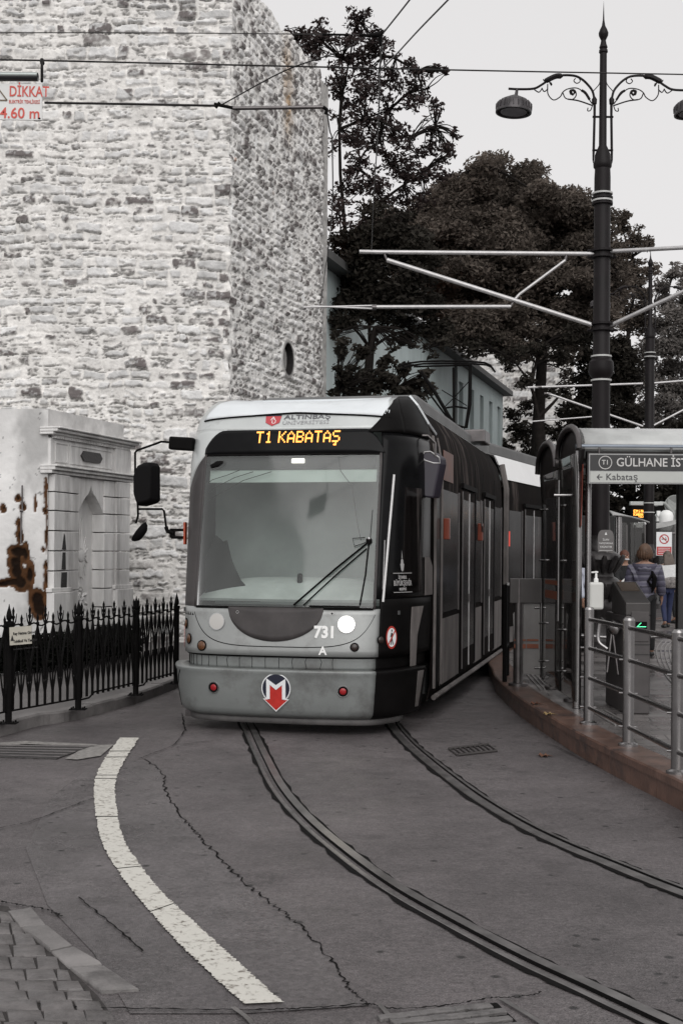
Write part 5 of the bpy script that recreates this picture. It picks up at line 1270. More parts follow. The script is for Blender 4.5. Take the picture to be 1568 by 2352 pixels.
for grp_ in ((576, 590), (744, 758)):
  b = MB()
  for y in grp_:
    c_ = P(1381, y, 21.4); b.lathe([(.14, -.018), (.185, -.018), (.185, .018), (.14, .018)], c_, 20); b.tube([c_ + Vector((-.24, 0, 0)), c_ + Vector((.24, 0, 0))], .025, 6)
  tag(b.build('bracket_collar', DARKPOST, base=P(1381, grp_[0], 21.4)), 'upper dark bolted collar pair on the near lamp post' if grp_[0] < 600 else 'lower dark bolted collar pair on the near lamp post, at the diagonal tubes', 'collar')
t = bracket('line_bracket', 'thin pale bracket reaching left from the farther lamp post before the trees', 38.2, [(.034, ((1210, 890), (1475, 881)), GALV), (.034, ((1255, 903), (1475, 979)), GALV), (.022, ((1222, 968), (1360, 957)), GALV)], base=P(1475, 930, 38.2)); clampset(t, ((1236, 889), (1256, 904)), 38.2, .035)
t = bracket('line_bracket', 'thin pale bracket leaving the farther lamp post toward the right edge', 38.2, [(.032, ((1500, 880), (1600, 872)), GALV), (.032, ((1500, 977), (1600, 925)), GALV)], base=P(1500, 930, 38.2))

# ------------------------------------------------------------------ wires and the height warning board
def wire(label, pts, r, m_=WIRE, n=None, extra=()):
    q = [P(x, y, d) for x, y, d in pts]
    b = MB(); b.tube(catmull(q, 5) if len(q) > 2 else q, r, 6)
    o = b.build('overhead_wire', m_, base=q[0], smooth=60); return tag(o, label, 'wire', 'overhead wires')
wire('thin span wire crossing the top of the tower to the wire knot', [(-40, 75, 9), (430, 76, 9), (838, 80, 9)], .0035)
wire('long dark span wire crossing the tower below the topmost wire and on across the sky', [(-40, 137, 9.2), (97, 139, 9.2), (655, 152, 9.4), (1100, 162, 10.5), (1620, 172, 12)], .0062)
wire('short sloping wire leaving the wire knot for the top edge of the picture', [(878, 78, 9), (940, 0, 8.2), (1000, -80, 7.6)], .006)
wire('sloping wire crossing the light tree toward the top edge, right of the wire knot', [(868, 168, 10.5), (905, 130, 10), (960, 70, 9), (1030, -2, 8.2), (1110, -85, 7.5)], .006)
wire('hanging wire dropping from the wire knot into the tree', [(877, 80, 9), (872, 165, 10), (868, 300, 12.5), (858, 450, 16.5), (853, 575, 21.3)], .0065)
wire('thin stay wire running up right from the steady arm across the tower corner', [(505, 243, 8.9), (655, 162, 8.9), (780, 118, 8.9), (838, 84, 9.0)], .0045)
wire('contact wire leaving the end of the steady arm down the far edge of the tower', [(750, 252, 9), (757, 300, 9.8), (763, 345, 10.7), (760, 520, 15), (735, 700, 21.2)], .006)
b = MB(); k_ = P(870, 80, 9); b.tube([P(825, 80, 9), P(845, 82, 9)], .012, 8); b.tube([P(845, 82, 9), P(872, 80, 9), P(880, 70, 9)], [.012, .022, .012], 8); b.tube([P(872, 80, 9), P(874, 105, 9)], [.018, .008], 8); b.tube([P(740, 79, 9), P(800, 80, 9)], .008, 8)
tag(b.build('wire_knot', BLACK, base=k_, smooth=50), 'dark fitting where the overhead wires meet above the light tree', 'fitting')
t = thing('steady_arm', 'steel steady arm on the contact wire in front of the tower corner', 'steady arm', P(640, 246, 8.9))
b = MB(); b.tube([P(535, 249, 8.9), P(742, 246, 8.9)], .0135, 8); b.build('arm', STEEL_D, t, smooth=50)
b = MB(); b.tube([P(103, 236, 8.9), P(300, 239, 8.9), P(500, 243, 8.9)], .0085, 8); b.build('carrier_wire', WIRE, t)
b = MB(); b.tube([P(492, 239, 8.9), P(545, 250, 8.9)], .012, 8); b.tube([P(505, 236, 8.9), P(495, 247, 8.9)], .012, 6); b.tube([P(742, 246, 8.9), P(750, 252, 8.9), P(748, 262, 8.9)], .014, 6); b.build('clamp', BLACK, t)
t = thing('height_warning_board', 'white hanging board warning in red of 4.60 m and electric danger, top left', 'warning board', P(40, 230, 8.8))
c0, c1, c2, c3 = P(-95, 190, 8.8), P(97, 193, 8.8), P(97, 276, 8.8), P(-95, 273, 8.8)
b = MB(); o_ = Vector((0, .012, 0)); b.add([c0, c1, c2, c3] + [p + o_ for p in (c0, c1, c2, c3)], [(0, 3, 2, 1), (4, 5, 6, 7), (0, 1, 5, 4), (1, 2, 6, 5), (2, 3, 7, 6), (3, 0, 4, 7)]); b.build('board', mat('board_white', (.66, .66, .65), .5, 0, .05), t)
sc_ = FPX / 8.8; BFm = frame(c0 + Vector((0, -.003, 0)), c1 - c0, c0 - c3); RDL = mat('red_lettering', (.55, .07, .05), .5, 0, .08)
def bt(s, px, py, h, sx=1, off=.0012): text('lettering', s, h / sc_, BFm @ Matrix.Translation(((px + 95) / sc_, -(py - 190) / sc_, 0)), RDL, t, .0008, 'LEFT', sx=sx, off=off)
bt('DİKKAT', 22, 209, 34, .72); bt('ELEKTRİK TEHLİKESİ', 22, 232, 11, .68, .0002); bt('4.60 m', 2, 259, 35, .95)
b = MB(); tr = lambda x, y: ((x + 95) / sc_, -(y - 190) / sc_)
for p, q in (((18, 229), (-12, 190.5)), ((-12, 190.5), (-42, 229)), ((-42, 229), (18, 229))):
    a, c = Vector(tr(*p)), Vector(tr(*q)); n = Vector((-(c - a).y, (c - a).x)).normalized() * .004; b.prism([tuple(a - n), tuple(c - n), tuple(c + n), tuple(a + n)], BFm, .0015)
b.build('triangle_border', mat('dark_sign_line', (.12, .08, .04), .5), t)
b = MB(); b.tube([P(-100, 176, 8.8), P(88, 177, 8.8)], .029, 14); tb = b.build('lamp_tube', mat('black_tube_lamp', (.02, .02, .022), .3), t, smooth=50)
b = MB(); b.tube([P(-100, 171, 8.785), P(86, 172, 8.785)], .018, 10); b.build('reflector', mat('tube_reflector', (.35, .38, .37), .35, .5), tb, smooth=50)
b = MB(); b.tube([P(97, 138, 9.15), P(97, 160, 8.9), P(97, 187, 8.8)], .010, 6); b.tube([P(97, 138, 9.2), P(98, 146, 9.1)], .016, 6); b.lathe([(.001, -.008), (.01, 0), (.001, .008)], P(91, 272, 8.78), 8); b.build('hanger', BLACK, t)

# ------------------------------------------------------------------ platform railing
ral = thing('platform_railing', 'brushed stainless railing with three posts along the wet platform edge', 'railing', G(1441, 1715, HP))
rp = [G(1350, 1663, HP), G(1441, 1713, HP), G(1554, 1776, HP)]; rp.append(rp[2] + (rp[2] - rp[1]) * 1.25)
RH = [1.08, 1.05, 1.03, 1.02]
for k, p in enumerate(rp):
    b = MB(); b.tube([p, p + Vector((0, 0, RH[k]))], .047, 20); po = b.build('post', STEEL, ral, smooth=40)
    b = MB(); b.lathe([(.082, 0), (.082, .018), (.05, .03), (.048, .032)], p, 24); b.build('base_flange', STEEL, po, smooth=30)
    b = MB(); b.lathe([(.050, RH[k]), (.050, RH[k] + .008), (.035, RH[k] + .026), (.001, RH[k] + .03)], p, 20); b.build('cap', STEEL, po, smooth=40)
for lev in (.99, .72, .44, .16):
    b = MB(); off_ = Vector((-.055, -.02, 0)) if lev < .9 else Vector((0, 0, 0))
    for i in range(3):
        a = rp[i] + Vector((0, 0, lev)) ; c_ = rp[i + 1] + Vector((0, 0, lev)); e = (c_ - a).normalized(); side = Vector((e.y, -e.x, 0)) * (.0 if lev > .9 else .0)
        b.tube([a + e * .03 + side, c_ - e * .03 + side], .021, 12)
    b.build('rail', STEEL, ral, smooth=50)
b = MB()
for i, p in enumerate(rp):
    for lev in (.72, .44, .16): b.tube([p + Vector((-.07, .03, lev)), p + Vector((.07, -.03, lev))], .010, 8)
b.tube(catmull([rp[0] + Vector((.10, -.03, .98)), rp[0] + Vector((.085, -.03, .88)), rp[0] + Vector((.085, -.04, .78)), rp[0] + Vector((.16, -.07, .715))], 4), .018, 10)
b.build('rail_fixing', STEEL, ral, smooth=50)
# hand gel bottle standing on the first post
hb = rp[0] + Vector((.0, 0, 1.11)); c_ = hb + Vector((.07, .03, -.03))
b = MB(); b.box(c_ + Vector((0, 0, .13)), (.135, .08, .26)); t = b.build('gel_bottle', mat('white_plastic', (.50, .50, .48), .4, 0, .06), base=c_, bevel=.022); tag(t, 'white hand gel pump bottle standing on the first railing post', 'bottle')
b = MB(); b.lathe([(.022, .26), (.022, .29), (.012, .30), (.010, .345), (.02, .35), (.02, .362), (.001, .366)], c_, 14); b.tube([c_ + Vector((0, 0, .355)), c_ + Vector((-.045, 0, .352))], .008, 6); b.build('pump', WHITE, t, smooth=40)

# ------------------------------------------------------------------ tram shelter with its curved roof, sign and end glass
SX, SY0 = 2.42, 13.3
sh = thing('tram_shelter', 'tram stop shelter with curved milky roof, glass end wall and steel posts', 'shelter', Vector((SX, SY0, HP)))
ROOFG = glass('milky_roof_sheet', (.8, .82, .82), (.62, .63, .62), .62, .25)
def vault(y0, y1, z0, rise, x0, x1):
    cs_ = []
    for k in range(15):
        a = math.pi * k / 14; cs_.append(((y0 + y1) / 2 - (y1 - y0) / 2 * math.cos(a), z0 + rise * math.sin(a) ** .8))
    b = MB(); b.grid(lambda u, v: Vector((x0 + (x1 - x0) * u, cs_[round(v * 14)][0], cs_[round(v * 14)][1])), 12, 14); b.build('roof', ROOFG, sh, smooth=60, solid=.012)
    for xx in (x0, x0 + 1.55, x0 + 3.1): b = MB(); b.tube([(xx, y, z + .004) for y, z in cs_], .030, 8, flat=1.3); b.build('roof_rib', STEEL_D, sh, smooth=50)
    # dark solid gusset panel under the end arch
    b = MB(); F_ = frame(Vector((x0 + .03, 0, 0)), (0, 1, 0), (0, 0, 1)); F_ = F_
    inner = [((y - (y0 + y1) / 2) * .80 + (y0 + y1) / 2, (z - z0) * .62 + z0 - .22) for y, z in cs_]
    out_ = [(y, z) for y, z in cs_]
    for k in range(14): b.prism([out_[k], out_[k + 1], inner[k + 1], inner[k]], F_, .03)
    b.build('arch_gusset', mat('dark_steel_panel', (.02, .017, .017), .4, .4, .3, 5), sh)
vault(13.10, 14.40, 2.90, .27, SX, SX + 6.5)
vault(14.45, 15.75, 2.80, .32, SX - .02, SX + 6.5)
b = MB(); b.tube([(SX - .03, 13.13, 2.93), (SX + 6.5, 13.13, 2.93)], .030, 10); b.build('gutter', mat('blue_grey_gutter', (.16, .18, .21), .35, .6), sh, smooth=50)
b = MB(); b.tube([(SX - .03, 14.42, 2.85), (SX + 6.5, 14.42, 2.85)], .06, 10); b.build('gutter', STEEL_D, sh, smooth=50)
b = MB(); b.box((SX + 3.3, 13.2, 2.82), (6.4, .05, .13)); b.build('fascia', mat('dark_fascia', (.03, .025, .024), .5), sh)
for k in range(5): b = MB(); b.box((SX + .55 + k * 1.42, 13.168, 2.815), (.62 + .3 * (k % 2), .008, .085)); b.build('rust_panel', mat('rust_brown_panel', (.14, .055, .025), .6, 0, .4, 8) if 'rust_brown_panel' not in bpy.data.materials else bpy.data.materials['rust_brown_panel'], sh)
for (x, y, r) in ((SX + .04, 13.35, .045), (SX + .16, 13.42, .032), (SX + 6.2, 13.35, .045)):
    b = MB(); b.tube([(x, y, HP), (x, y, 2.9)], r, 18); b.build('post', STEEL, sh, smooth=50)
b = MB(); b.tube([(SX - .14, 13.45, HP + .9), (SX - .14, 13.45, 2.6)], .014, 8); b.tube([(SX - .2, 13.42, 2.44), (SX + .05, 13.4, 2.44)], .014, 8); b.build('rod', STEEL, sh)
GL = glass('rainy_platform_glass', (.58, .59, .58), (.06, .054, .052), .34, .04)
GE = mat('glass_edge_steel', (.08, .078, .076), .4, .7)
def pane(nm, xa, ya, xb, yb, za, zb, m_=GL, curve=0.0, top=None):
    b = MB(); d_ = Vector((xb - xa, yb - ya, 0)); n_ = Vector((d_.y, -d_.x, 0)).normalized()
    def fn(u, v):
        z = za + (zb - za) * v; p = Vector((xa, ya, 0)) + d_ * u - n_ * curve * max(0, (z - 2.0)) ** 2; return Vector((p.x, p.y, z))
    b.grid(fn, 4, 12); o = b.build(nm, m_, sh, smooth=60, solid=.010)
    b = MB()
    for u in (0, 1): b.tube([fn(u, v / 12) for v in range(13)], .011, 6)
    b.tube([fn(0, 0), fn(1, 0)], .008, 6); b.build('glass_edge', GE, o); return o
ga = G(1331, 1600, HP); gb = G(1291, 1580, HP); gc = G(1247, 1565, HP)
pane('glass_panel', SX - .02, 13.06, SX - .01, 14.04, HP + .10, 2.85, curve=.04); pane('glass_panel', SX - .01, 14.08, SX + .0, 15.40, HP + .10, 2.75, curve=.06)
OM = mat('orange_glass_stripe', (.16, .045, .02), .5, 0, .2, 12); GM = mat('green_glass_sticker', (.16, .3, .24), .5)
for yy, zz, l_, h_, m_ in ((13.15, 1.52, .75, .05, OM), (13.15, 1.38, .75, .09, OM), (14.2, 1.50, .9, .05, OM), (14.2, 1.36, .9, .09, OM)):
    b = MB(); b.box((SX - .018, yy + l_ / 2, zz), (.006, l_, h_)); b.build('stripe', m_, sh)
b = MB(); b.box((SX + .02, 14.9, 2.25), (.006, .12, .55)); b.build('stripe', GM, sh)
for (x, y) in ((SX + .09, 13.95), (SX + .09, 15.25)):
    b = MB(); b.tube([(x, y, HP), (x, y, 2.9)], .032, 14); b.lathe([(.085, HP), (.085, HP + .03), (.05, HP + .045)], (x, y, 0), 20); b.build('post', STEEL_D, sh, smooth=40)
    for z in (.55, 1.0, 1.75, 2.35): b = MB(); b.tube([(x - .16, y - .02, z), (x + .02, y, z)], .014, 6); b.build('glass_clamp', STEEL, sh)
# reddish reflection in the end glass, put in as a coloured curved panel
b = MB(); b.prism([(13.25, 2.12), (13.16, 2.75), (13.42, 2.75), (13.5, 2.4), (13.55, 2.0)], frame(Vector((SX + .05, 0, 0)), (0, 1, 0), (0, 0, 1)), .008); b.build('red_reflection', mat('red_reflection', (.20, .035, .02), .5, 0, .3, 9), sh)
# station sign
SG_ = 13.0; ss = FPX / SG_
sg = thing('station_sign', 'black and white station name sign hanging under the shelter roof', 'sign', P(1460, 1078, SG_))
a0 = P(1353, 1043, SG_); wS, hS = 2.1, 66 / ss; FS = frame(a0, (1, 0, 0), (0, 0, 1))
def sr(nm, x0, y0, x1, y1, m_, d0, par=sg, bv=0): b = MB(); b.prism(rect(x0, -y1, x1, -y0), FS @ Matrix.Translation((0, 0, d0)), .004); return b.build(nm, m_, par, bevel=bv)
b = MB(); b.prism(rect(-.006, -hS - .006, wS + .01, .006), FS @ Matrix.Translation((0, 0, -.08)), .078); bx = b.build('sign_box', mat('sign_grey_frame', (.28, .28, .28), .4, .4), sg)
sr('name_band', .006, .006, wS, .57 * hS, mat('sign_black', (.010, .010, .011), .3), 0)
LBm = mat('sign_pale_band', (.42, .43, .41), .45, 0, .06); sr('direction_band', .006, .58 * hS + .006, wS, hS - .006, LBm, .001)
W1_ = mat('sign_white_letter', (.52, .51, .50), .5)
yb1 = -.29 * hS; yb2 = -.80 * hS
text('name_lettering', 'GÜLHANE İSTASYONU', 27.5 / ss, FS @ Matrix.Translation((61 / ss, yb1, .005)), W1_, sg, .001, 'LEFT', off=.0010, sx=.93)
text('direction_lettering', 'Kabataş', 21.5 / ss, FS @ Matrix.Translation((37 / ss, yb2, .006)), mat('sign_dark_letter', (.05, .05, .052), .5), sg, .001, 'LEFT', off=.001, sp=1.05)
b = MB(); n = 32; r1, r2 = 15.5 / ss, 13.8 / ss; cx = 36 / ss
for k in range(n):
    a, c_ = 2 * math.pi * k / n, 2 * math.pi * (k + 1) / n; b.prism([(cx + r2 * math.cos(a), yb1 + r2 * math.sin(a)), (cx + r1 * math.cos(a), yb1 + r1 * math.sin(a)), (cx + r1 * math.cos(c_), yb1 + r1 * math.sin(c_)), (cx + r2 * math.cos(c_), yb1 + r2 * math.sin(c_))], FS @ Matrix.Translation((0, 0, .005)), .001)
b.build('line_badge', W1_, sg); text('badge_lettering', 'T1', 15 / ss, FS @ Matrix.Translation((cx, yb1, .0055)), W1_, sg, .001, 'CENTER', off=.0006)
b = MB(); ax = 17 / ss
b.prism([(ax, yb2 - .004), (ax + .055, yb2 - .004), (ax + .055, yb2 + .006), (ax, yb2 + .006)], FS @ Matrix.Translation((0, 0, .006)), .001)
for s in (1, -1): b.prism([(ax - .004, yb2 + .001), (ax + .022, yb2 + s * .030), (ax + .031, yb2 + s * .024), (ax + .012, yb2 + .001)], FS @ Matrix.Translation((0, 0, .0062)), .001)
b.build('arrow', bpy.data.materials['sign_dark_letter'], sg)
b = MB(); [b.tube([P(x, 1043, SG_ + .04), P(x, 1020, SG_ + .15)], .012, 6) for x in (1375, 1540)]; b.build('hanger', STEEL_D, sg)

# low gate panel and black barrier beyond the shelter glass
gt = thing('glass_barrier', 'low frosted glass barrier with orange stripes between the shelter and the tram', 'barrier', G(1189, 1575, HP))
gy = G(1189, 1575, HP); gz = lambda px, py: P(px, py, gy.y - .03)
b = MB(); o_ = Vector((0, .012, 0)); q_ = [gz(1177, 1410), gz(1200, 1385), gz(1242, 1385), gz(1242, 1552), gz(1183, 1543)]; n = 5
b.add(q_ + [p + o_ for p in q_], [tuple(range(n)), tuple(range(n, 2 * n))[::-1]] + [(i, (i + 1) % n, n + (i + 1) % n, n + i) for i in range(n)]); b.build('glass', glass('frosted_barrier_glass', (.55, .55, .54), (.26, .25, .245), .65, .15), gt)
b = MB(); b.box(gz(1209, 1357), (.42, .06, .30)); b.build('top_panel', mat('grey_gate_panel', (.07, .065, .064), .4, .5), gt, bevel=.008)
b = MB(); b.tube([gy, gy + Vector((0, 0, 1.30))], .062, 16); b.lathe([(.12, 0), (.12, .03), (.07, .04)], gy, 20); b.build('post', STEEL_D, gt, smooth=40)
b = MB(); b.tube([gz(1243, 1333), gz(1243, 1556)], .022, 10); b.tube([gz(1178, 1333), gz(1262, 1333)], .014, 8); [b.tube([gz(1226, y), gz(1256, y)], .012, 8) for y in (1396, 1534)]; b.build('frame_tube', STEEL, gt, smooth=40)
for y in (1500, 1514):
    b = MB(); [b.box(gz(x, y - 30) + Vector((0, -.012, 0)), (.14, .003, .022 + .03 * (y > 1505))) for x in (1193, 1222)]; b.build('stripe', OM, gt)
bb0, bb1 = G(1158, 1566, HP), G(1176, 1560, HP) + Vector((0, .5, 0))
bt_ = thing('black_barrier', 'narrow black barred barrier beside the tram side', 'barrier', bb0)
b = MB(); b.tube([bb0, bb0 + Vector((0, 0, 1.22))], .03, 8); b.build('post', BLACK, bt_); b = MB(); b.tube([bb1, bb1 + Vector((0, 0, 1.22))], .025, 8); b.build('post', BLACK, bt_)
b = MB(); L_ = bb1 - bb0
for z in (1.2, .42): b.tube([bb0 + Vector((0, 0, z)), bb1 + Vector((0, 0, z))], .022, 8)
b.build('rail', BLACK, bt_); b = MB(); [b.tube([bb0 + L_ * (k / 6) + Vector((0, 0, .42)), bb0 + L_ * (k / 6) + Vector((0, 0, 1.2))], .010, 6) for k in range(1, 6)]; b.build('bars', BLACK, bt_)
b = MB(); b.box(bb0 + Vector((.1, 0, 1.225)), (.16, .09, .03)); b.build('top_plate', GALV, bt_)

# ------------------------------------------------------------------ turnstile
TB = G(1434, 1640, HP); tw = 57 / (FPX / TB.y); tt = thing('turnstile', 'dark steel ticket turnstile with green arrow light behind the railing', 'turnstile', TB)
TG = mat('turnstile_grey', (.06, .054, .054), .42, .3, .2, 5, ramt=.05); TDK = mat('turnstile_dark', (.014, .013, .013), .5)
TF = Matrix.Translation(TB); b = MB(TF)
TH, TL = 1.15, .95
b.box((tw / 2, TL / 2, (TH - .16) / 2), (tw, TL, TH - .16)); b.build('cabinet', TG, tt, bevel=.012)
b = MB(TF); pr = [(0, TH - .158), (0, TH - .03), (.10, TH + .0), (.62, TH + .17), (.66, TH + .15), (.66, TH - .158)]
b.add([(-.05 if False else 0, y, z) for y, z in pr] + [(tw, y, z) for y, z in pr], [tuple(range(6)), tuple(range(6, 12))[::-1]] + [(i, (i + 1) % 6, 6 + (i + 1) % 6, 6 + i) for i in range(6)]); top = b.build('sloping_top', mat('turnstile_top', (.05, .046, .045), .35, .4), tt, bevel=.008)
b = MB(TF); b.add([(.03, .34, TH + .085), (tw - .03, .34, TH + .085), (tw - .03, .58, TH + .165), (.03, .58, TH + .165)], [(0, 1, 2, 3)]); b.build('reader_screen', mat('reader_brown', (.06, .045, .035), .2), top, solid=.006)
b = MB(TF); b.box((tw / 2 + .02, -.006, TH - .27), (tw - .07, .01, .30)); b.build('front_panel', TG, tt, bevel=.004)
b = MB(TF); [b.box((tw / 2 + .0, -.004, z), (tw - .01, .006, .008)) for z in (.18, .60, .70, .95)]; b.build('panel_seam', TDK, tt)
b = MB(TF); b.box((.155, -.014, TH - .27), (.115, .008, .10)); dp = b.build('arrow_display', BLACK, tt, bevel=.003)
GRN = emit('green_led', (.12, 1.0, .45), 3.0); b = MB(TF); F_ = TF @ frame(Vector((.155, -.020, TH - .27)), (1, 0, 0), (0, 0, 1))
for k in range(9): x = .042 - k * .0105; b2_ = [(x - .0032, -.003), (x + .0032, -.003), (x + .0032, .003), (x - .0032, .003)]; bb = b; bb.M = Matrix(); b.prism(b2_, F_, .002)
for k in range(1, 5):
    for s in (1, -1): x, y = -.042 + k * .009, s * k * .009; b.prism([(x - .0032, y - .003), (x + .0032, y - .003), (x + .0032, y + .003), (x - .0032, y + .003)], F_, .002)
b.build('arrow_lights', GRN, dp)
b = MB(TF); hub = Vector((-.06, .25, .86)); b.lathe([(.075, -.05), (.085, .0), (.06, .05), (.001, .055)], hub, 16, Matrix.Rotation(math.radians(-55), 3, 'Y')); b.build('hub', STEEL, tt, smooth=40)
for e_ in ((-.14, .20, .40), (-.03, .18, .38), (-.12, .62, .93)):
    b = MB(TF); b.tube([hub + Vector((-.02, 0, -.01)), Vector(e_)], .013, 10); b.build('arm', STEEL_D, tt, smooth=50)
# cross rail behind the turnstile
cr_ = thing('gate_rail', 'single horizontal steel rail running behind the turnstile', 'rail', P(1470, 1465, 14.6)); b = MB(); b.tube([P(1322, 1459, 14.9), P(1432, 1466, 14.9)], .022, 10); b.tube([P(1492, 1463, 14.9), P(1640, 1456, 14.9)], .022, 10); b.build('rail', STEEL, cr_, smooth=50)
b = MB(); [b.tube([Vector((P(x, 1460, 14.9).x, 14.9, HP)), P(x, 1460, 14.9)], .03, 12) for x in (1326, 1630)]; b.build('post', STEEL, cr_, smooth=50)
# dark column at the right edge of the opening (second shelter post)
b = MB(); cpx = P(1560, 1300, 14.2); b.box((cpx.x + .02, 14.2, 1.6), (.11, .11, 2.7)); o = b.build('shelter_column', TDK, base=Vector((cpx.x, 14.2, HP)), bevel=.01); tag(o, 'thick dark column of the shelter at the right edge of the picture', 'column')

# ------------------------------------------------------------------ the opposite stop seen through the shelter
ZT_ = crop(2300, 1950, .3188)
def Z(x, y, d): return P(*ZT_(x, y), d)
st2 = thing('far_tram_shelter', 'farther glass tram shelter with pale curved roof seen through the opening', 'shelter', Z(540, 1290, 27))
b = MB(); b.tube([Vector((Z(540, 400, 27).x, 27, HP)), Z(540, 360, 27)], .075, 14); b.tube([Z(512, 370, 27) + Vector((0, -.02, 0)), Vector((Z(512, 370, 27).x, 26.98, HP))], .04, 10); b.build('post', STEEL, st2, smooth=50)
b = MB()
def rf_(u, v): p = Z(410 + 460 * u, 300 + 135 * u, 27 + 1.0 * u); q_ = Z(410 + 460 * u, 375 + 90 * u * u - 10, 27 + 1.0 * u); r_ = p.lerp(q_, v); return Vector((r_.x, r_.y - .4 * math.sin(v * 1.5), r_.z))
b.grid(rf_, 12, 5); b.build('roof', mat('pale_shelter_roof', (.34, .34, .335), .5, .2, .25, 6), st2, smooth=60, solid=.03)
b = MB(); b.grid(lambda u, v: Z(1010 + 290 * u, 445 - 55 * u + 70 * v - 20 * u * v + 10 * math.sin(u * 3), 29), 8, 2); b.build('roof', bpy.data.materials['pale_shelter_roof'], st2, solid=.03)
for (xa, xb, m_) in ((560, 640, .5), (690, 740, .4), (745, 865, .6), (1050, 1240, .5)):
    b = MB(); b.grid(lambda u, v: Z(xa + (xb - xa) * u, 440 + 760 * v, 29.5), 2, 4); b.build('glass_panel', GL, st2, solid=.01)
for x in (640, 690, 745, 868, 1050, 1245): b = MB(); b.tube([Z(x, 470, 29.6), Z(x, 1150, 29.6)], .022, 6); b.build('mullion', STEEL_D, st2)
b = MB(); b.tube([Z(1010, 575, 29), Z(1245, 578, 29)], .03, 6); b.tube([Z(415, 300, 27), Z(420, 900, 27)], .03, 6); b.build('mullion', STEEL_D, st2)
led = thing('departure_board', 'black departure board with orange dot text hung beyond the lamp posts', 'display', Z(885, 290, 40))
c_ = Z(890, 300, 40); b = MB(); b.box(c_, (.96, .16, .34)); cs_ = b.build('case', BLACK, led, bevel=.01)
AMB_L = emit('amber_board_led', (1.0, .40, .06), 4.0)
for s_, (x, y) in (('EMİNÖNÜ', (732, 282)), ('KABATAŞ', (732, 322)), ('YOLCU', (790, 358))):
    F_ = frame(Z(x, y, 39.88), (1, 0, 0), (0, 0, 1)); k = 1 if y < 350 else .6
    dots(s_, F_, .0125 * k, AMB_L, 'led_text', cs_, fill=.95)
b = MB(); b.box(Z(885, 203, 40), (1.02, .2, .12)); b.build('hood', mat('pale_hood', (.5, .51, .5), .5), led, bevel=.02)
b = MB(); b.tube([Z(1060, 195, 40), Z(1120, 200, 40), Z(1230, 330, 40)], .055, 8); b.tube([Z(1030, 300, 40), Z(1230, 300, 40)], .025, 6); b.build('arm', mat('pale_arm', (.3, .31, .3), .5), led)
mp_ = thing('metro_totem', 'grey round emblem totem with letter M at the far stop', 'totem', Vector((Z(1250, 240, 40.5).x, 40.5, HP)))
F_ = frame(Z(1245, 225, 40.3), (1, 0, 0), (0, 0, 1)); gm = (mat('totem_grey', (.28, .29, .28), .5), mat('totem_mid', (.16, .165, .16), .5), mat('totem_light', (.30, .31, .30), .5))
metro(F_, .33, mp_, 'emblem', gm, .02)
b = MB(); c_ = Z(1255, 340, 40.4); b.tube([Vector((c_.x, 40.4, HP)), c_, Z(1252, 280, 40.4)], .14, 10); b.build('pole', gm[1], mp_)
def cam_(nm, lb, z0_, kind):
    c_ = Z(*z0_, 36.5); t = thing(nm, lb, 'security camera', c_, 0, 'security cameras on the far lamp post')
    if kind: b = MB(); b.lathe([(.001, -.32), (.13, -.30), (.19, -.16), (.20, .12), (.17, .22), (.08, .28), (.001, .29)], c_, 18); b.build('housing', WHITE, t, smooth=50); b = MB(); b.lathe([(.001, -.42), (.08, -.40), (.12, -.30)], c_, 14); b.build('lens_dome', BLACK, t, smooth=50); b = MB(); b.tube([c_ + Vector((-.1, 0, .2)), Z(1045, 350, 36.5), Z(1010, 352, 37.9)], .04, 8); b.box(Z(1038, 360, 36.6), (.1, .12, .3)); b.build('arm', WHITE, t)
    else: b = MB(); b.lathe([(.14, -.04), (.15, .06), (.12, .10), (.001, .11)], c_, 16); b.build('housing', WHITE, t, smooth=50); b = MB(); b.lathe([(.13, -.04), (.10, -.14), (.001, -.18)], c_, 14); b.build('lens_dome', BLACK, t, smooth=50); b = MB(); b.tube([c_ + Vector((0, 0, .08)), Z(800, 458, 36.5), Z(870, 455, 37.9)], .045, 8); b.build('arm', WHITE, t)
cam_('security_camera', 'large white bullet dome camera on the right side of the far lamp post', (1138, 410), 1); cam_('security_camera', 'small white dome camera hanging left of the far lamp post', (783, 488), 0)
ns = thing('no_smoking_sign', 'white and red no smoking sign on the far shelter glass', 'sign', Z(1110, 710, 28.8)); F_ = frame(Z(1110, 710, 28.8), (1, 0, 0), (0, 0, 1)); hw = .175
b = MB(); b.prism(rect(-hw, -.26, hw, .27), F_, .01); b.build('plate', WTE, ns); REDS = mat('sign_red_band', (.40, .03, .03), .5)
b = MB(); b.prism(rect(-hw + .01, -.25, hw - .01, -.06), F_ @ Matrix.Translation((0, 0, .0104)), .002); rb = b.build('red_band', REDS, ns); b = MB(); [b.prism(rect(-hw + .04, -.10 - k * .04, hw - .04, -.09 - k * .04), F_ @ Matrix.Translation((0, 0, .013)), .001) for k in range(4)]; b.build('text_lines', WTE, rb)
b = MB()
for k in range(24):
    a, c2_ = 2 * math.pi * k / 24, 2 * math.pi * (k + 1) / 24; b.prism([(.085 * math.cos(a), .11 + .085 * math.sin(a)), (.11 * math.cos(a), .11 + .11 * math.sin(a)), (.11 * math.cos(c2_), .11 + .11 * math.sin(c2_)), (.085 * math.cos(c2_), .11 + .085 * math.sin(c2_))], F_ @ Matrix.Translation((0, 0, .0104)), .002)
b.prism([(-.07, .17), (.06, .04), (.075, .055), (-.055, .185)], F_ @ Matrix.Translation((0, 0, .0112)), .002); b.build('prohibition_ring', REDS, ns)
b = MB(); b.prism(rect(-.06, .10, .06, .12), F_ @ Matrix.Translation((0, 0, .0108)), .001); b.prism(rect(.03, .13, .04, .16), F_ @ Matrix.Translation((0, 0, .0108)), .001); b.build('cigarette', INK, ns)
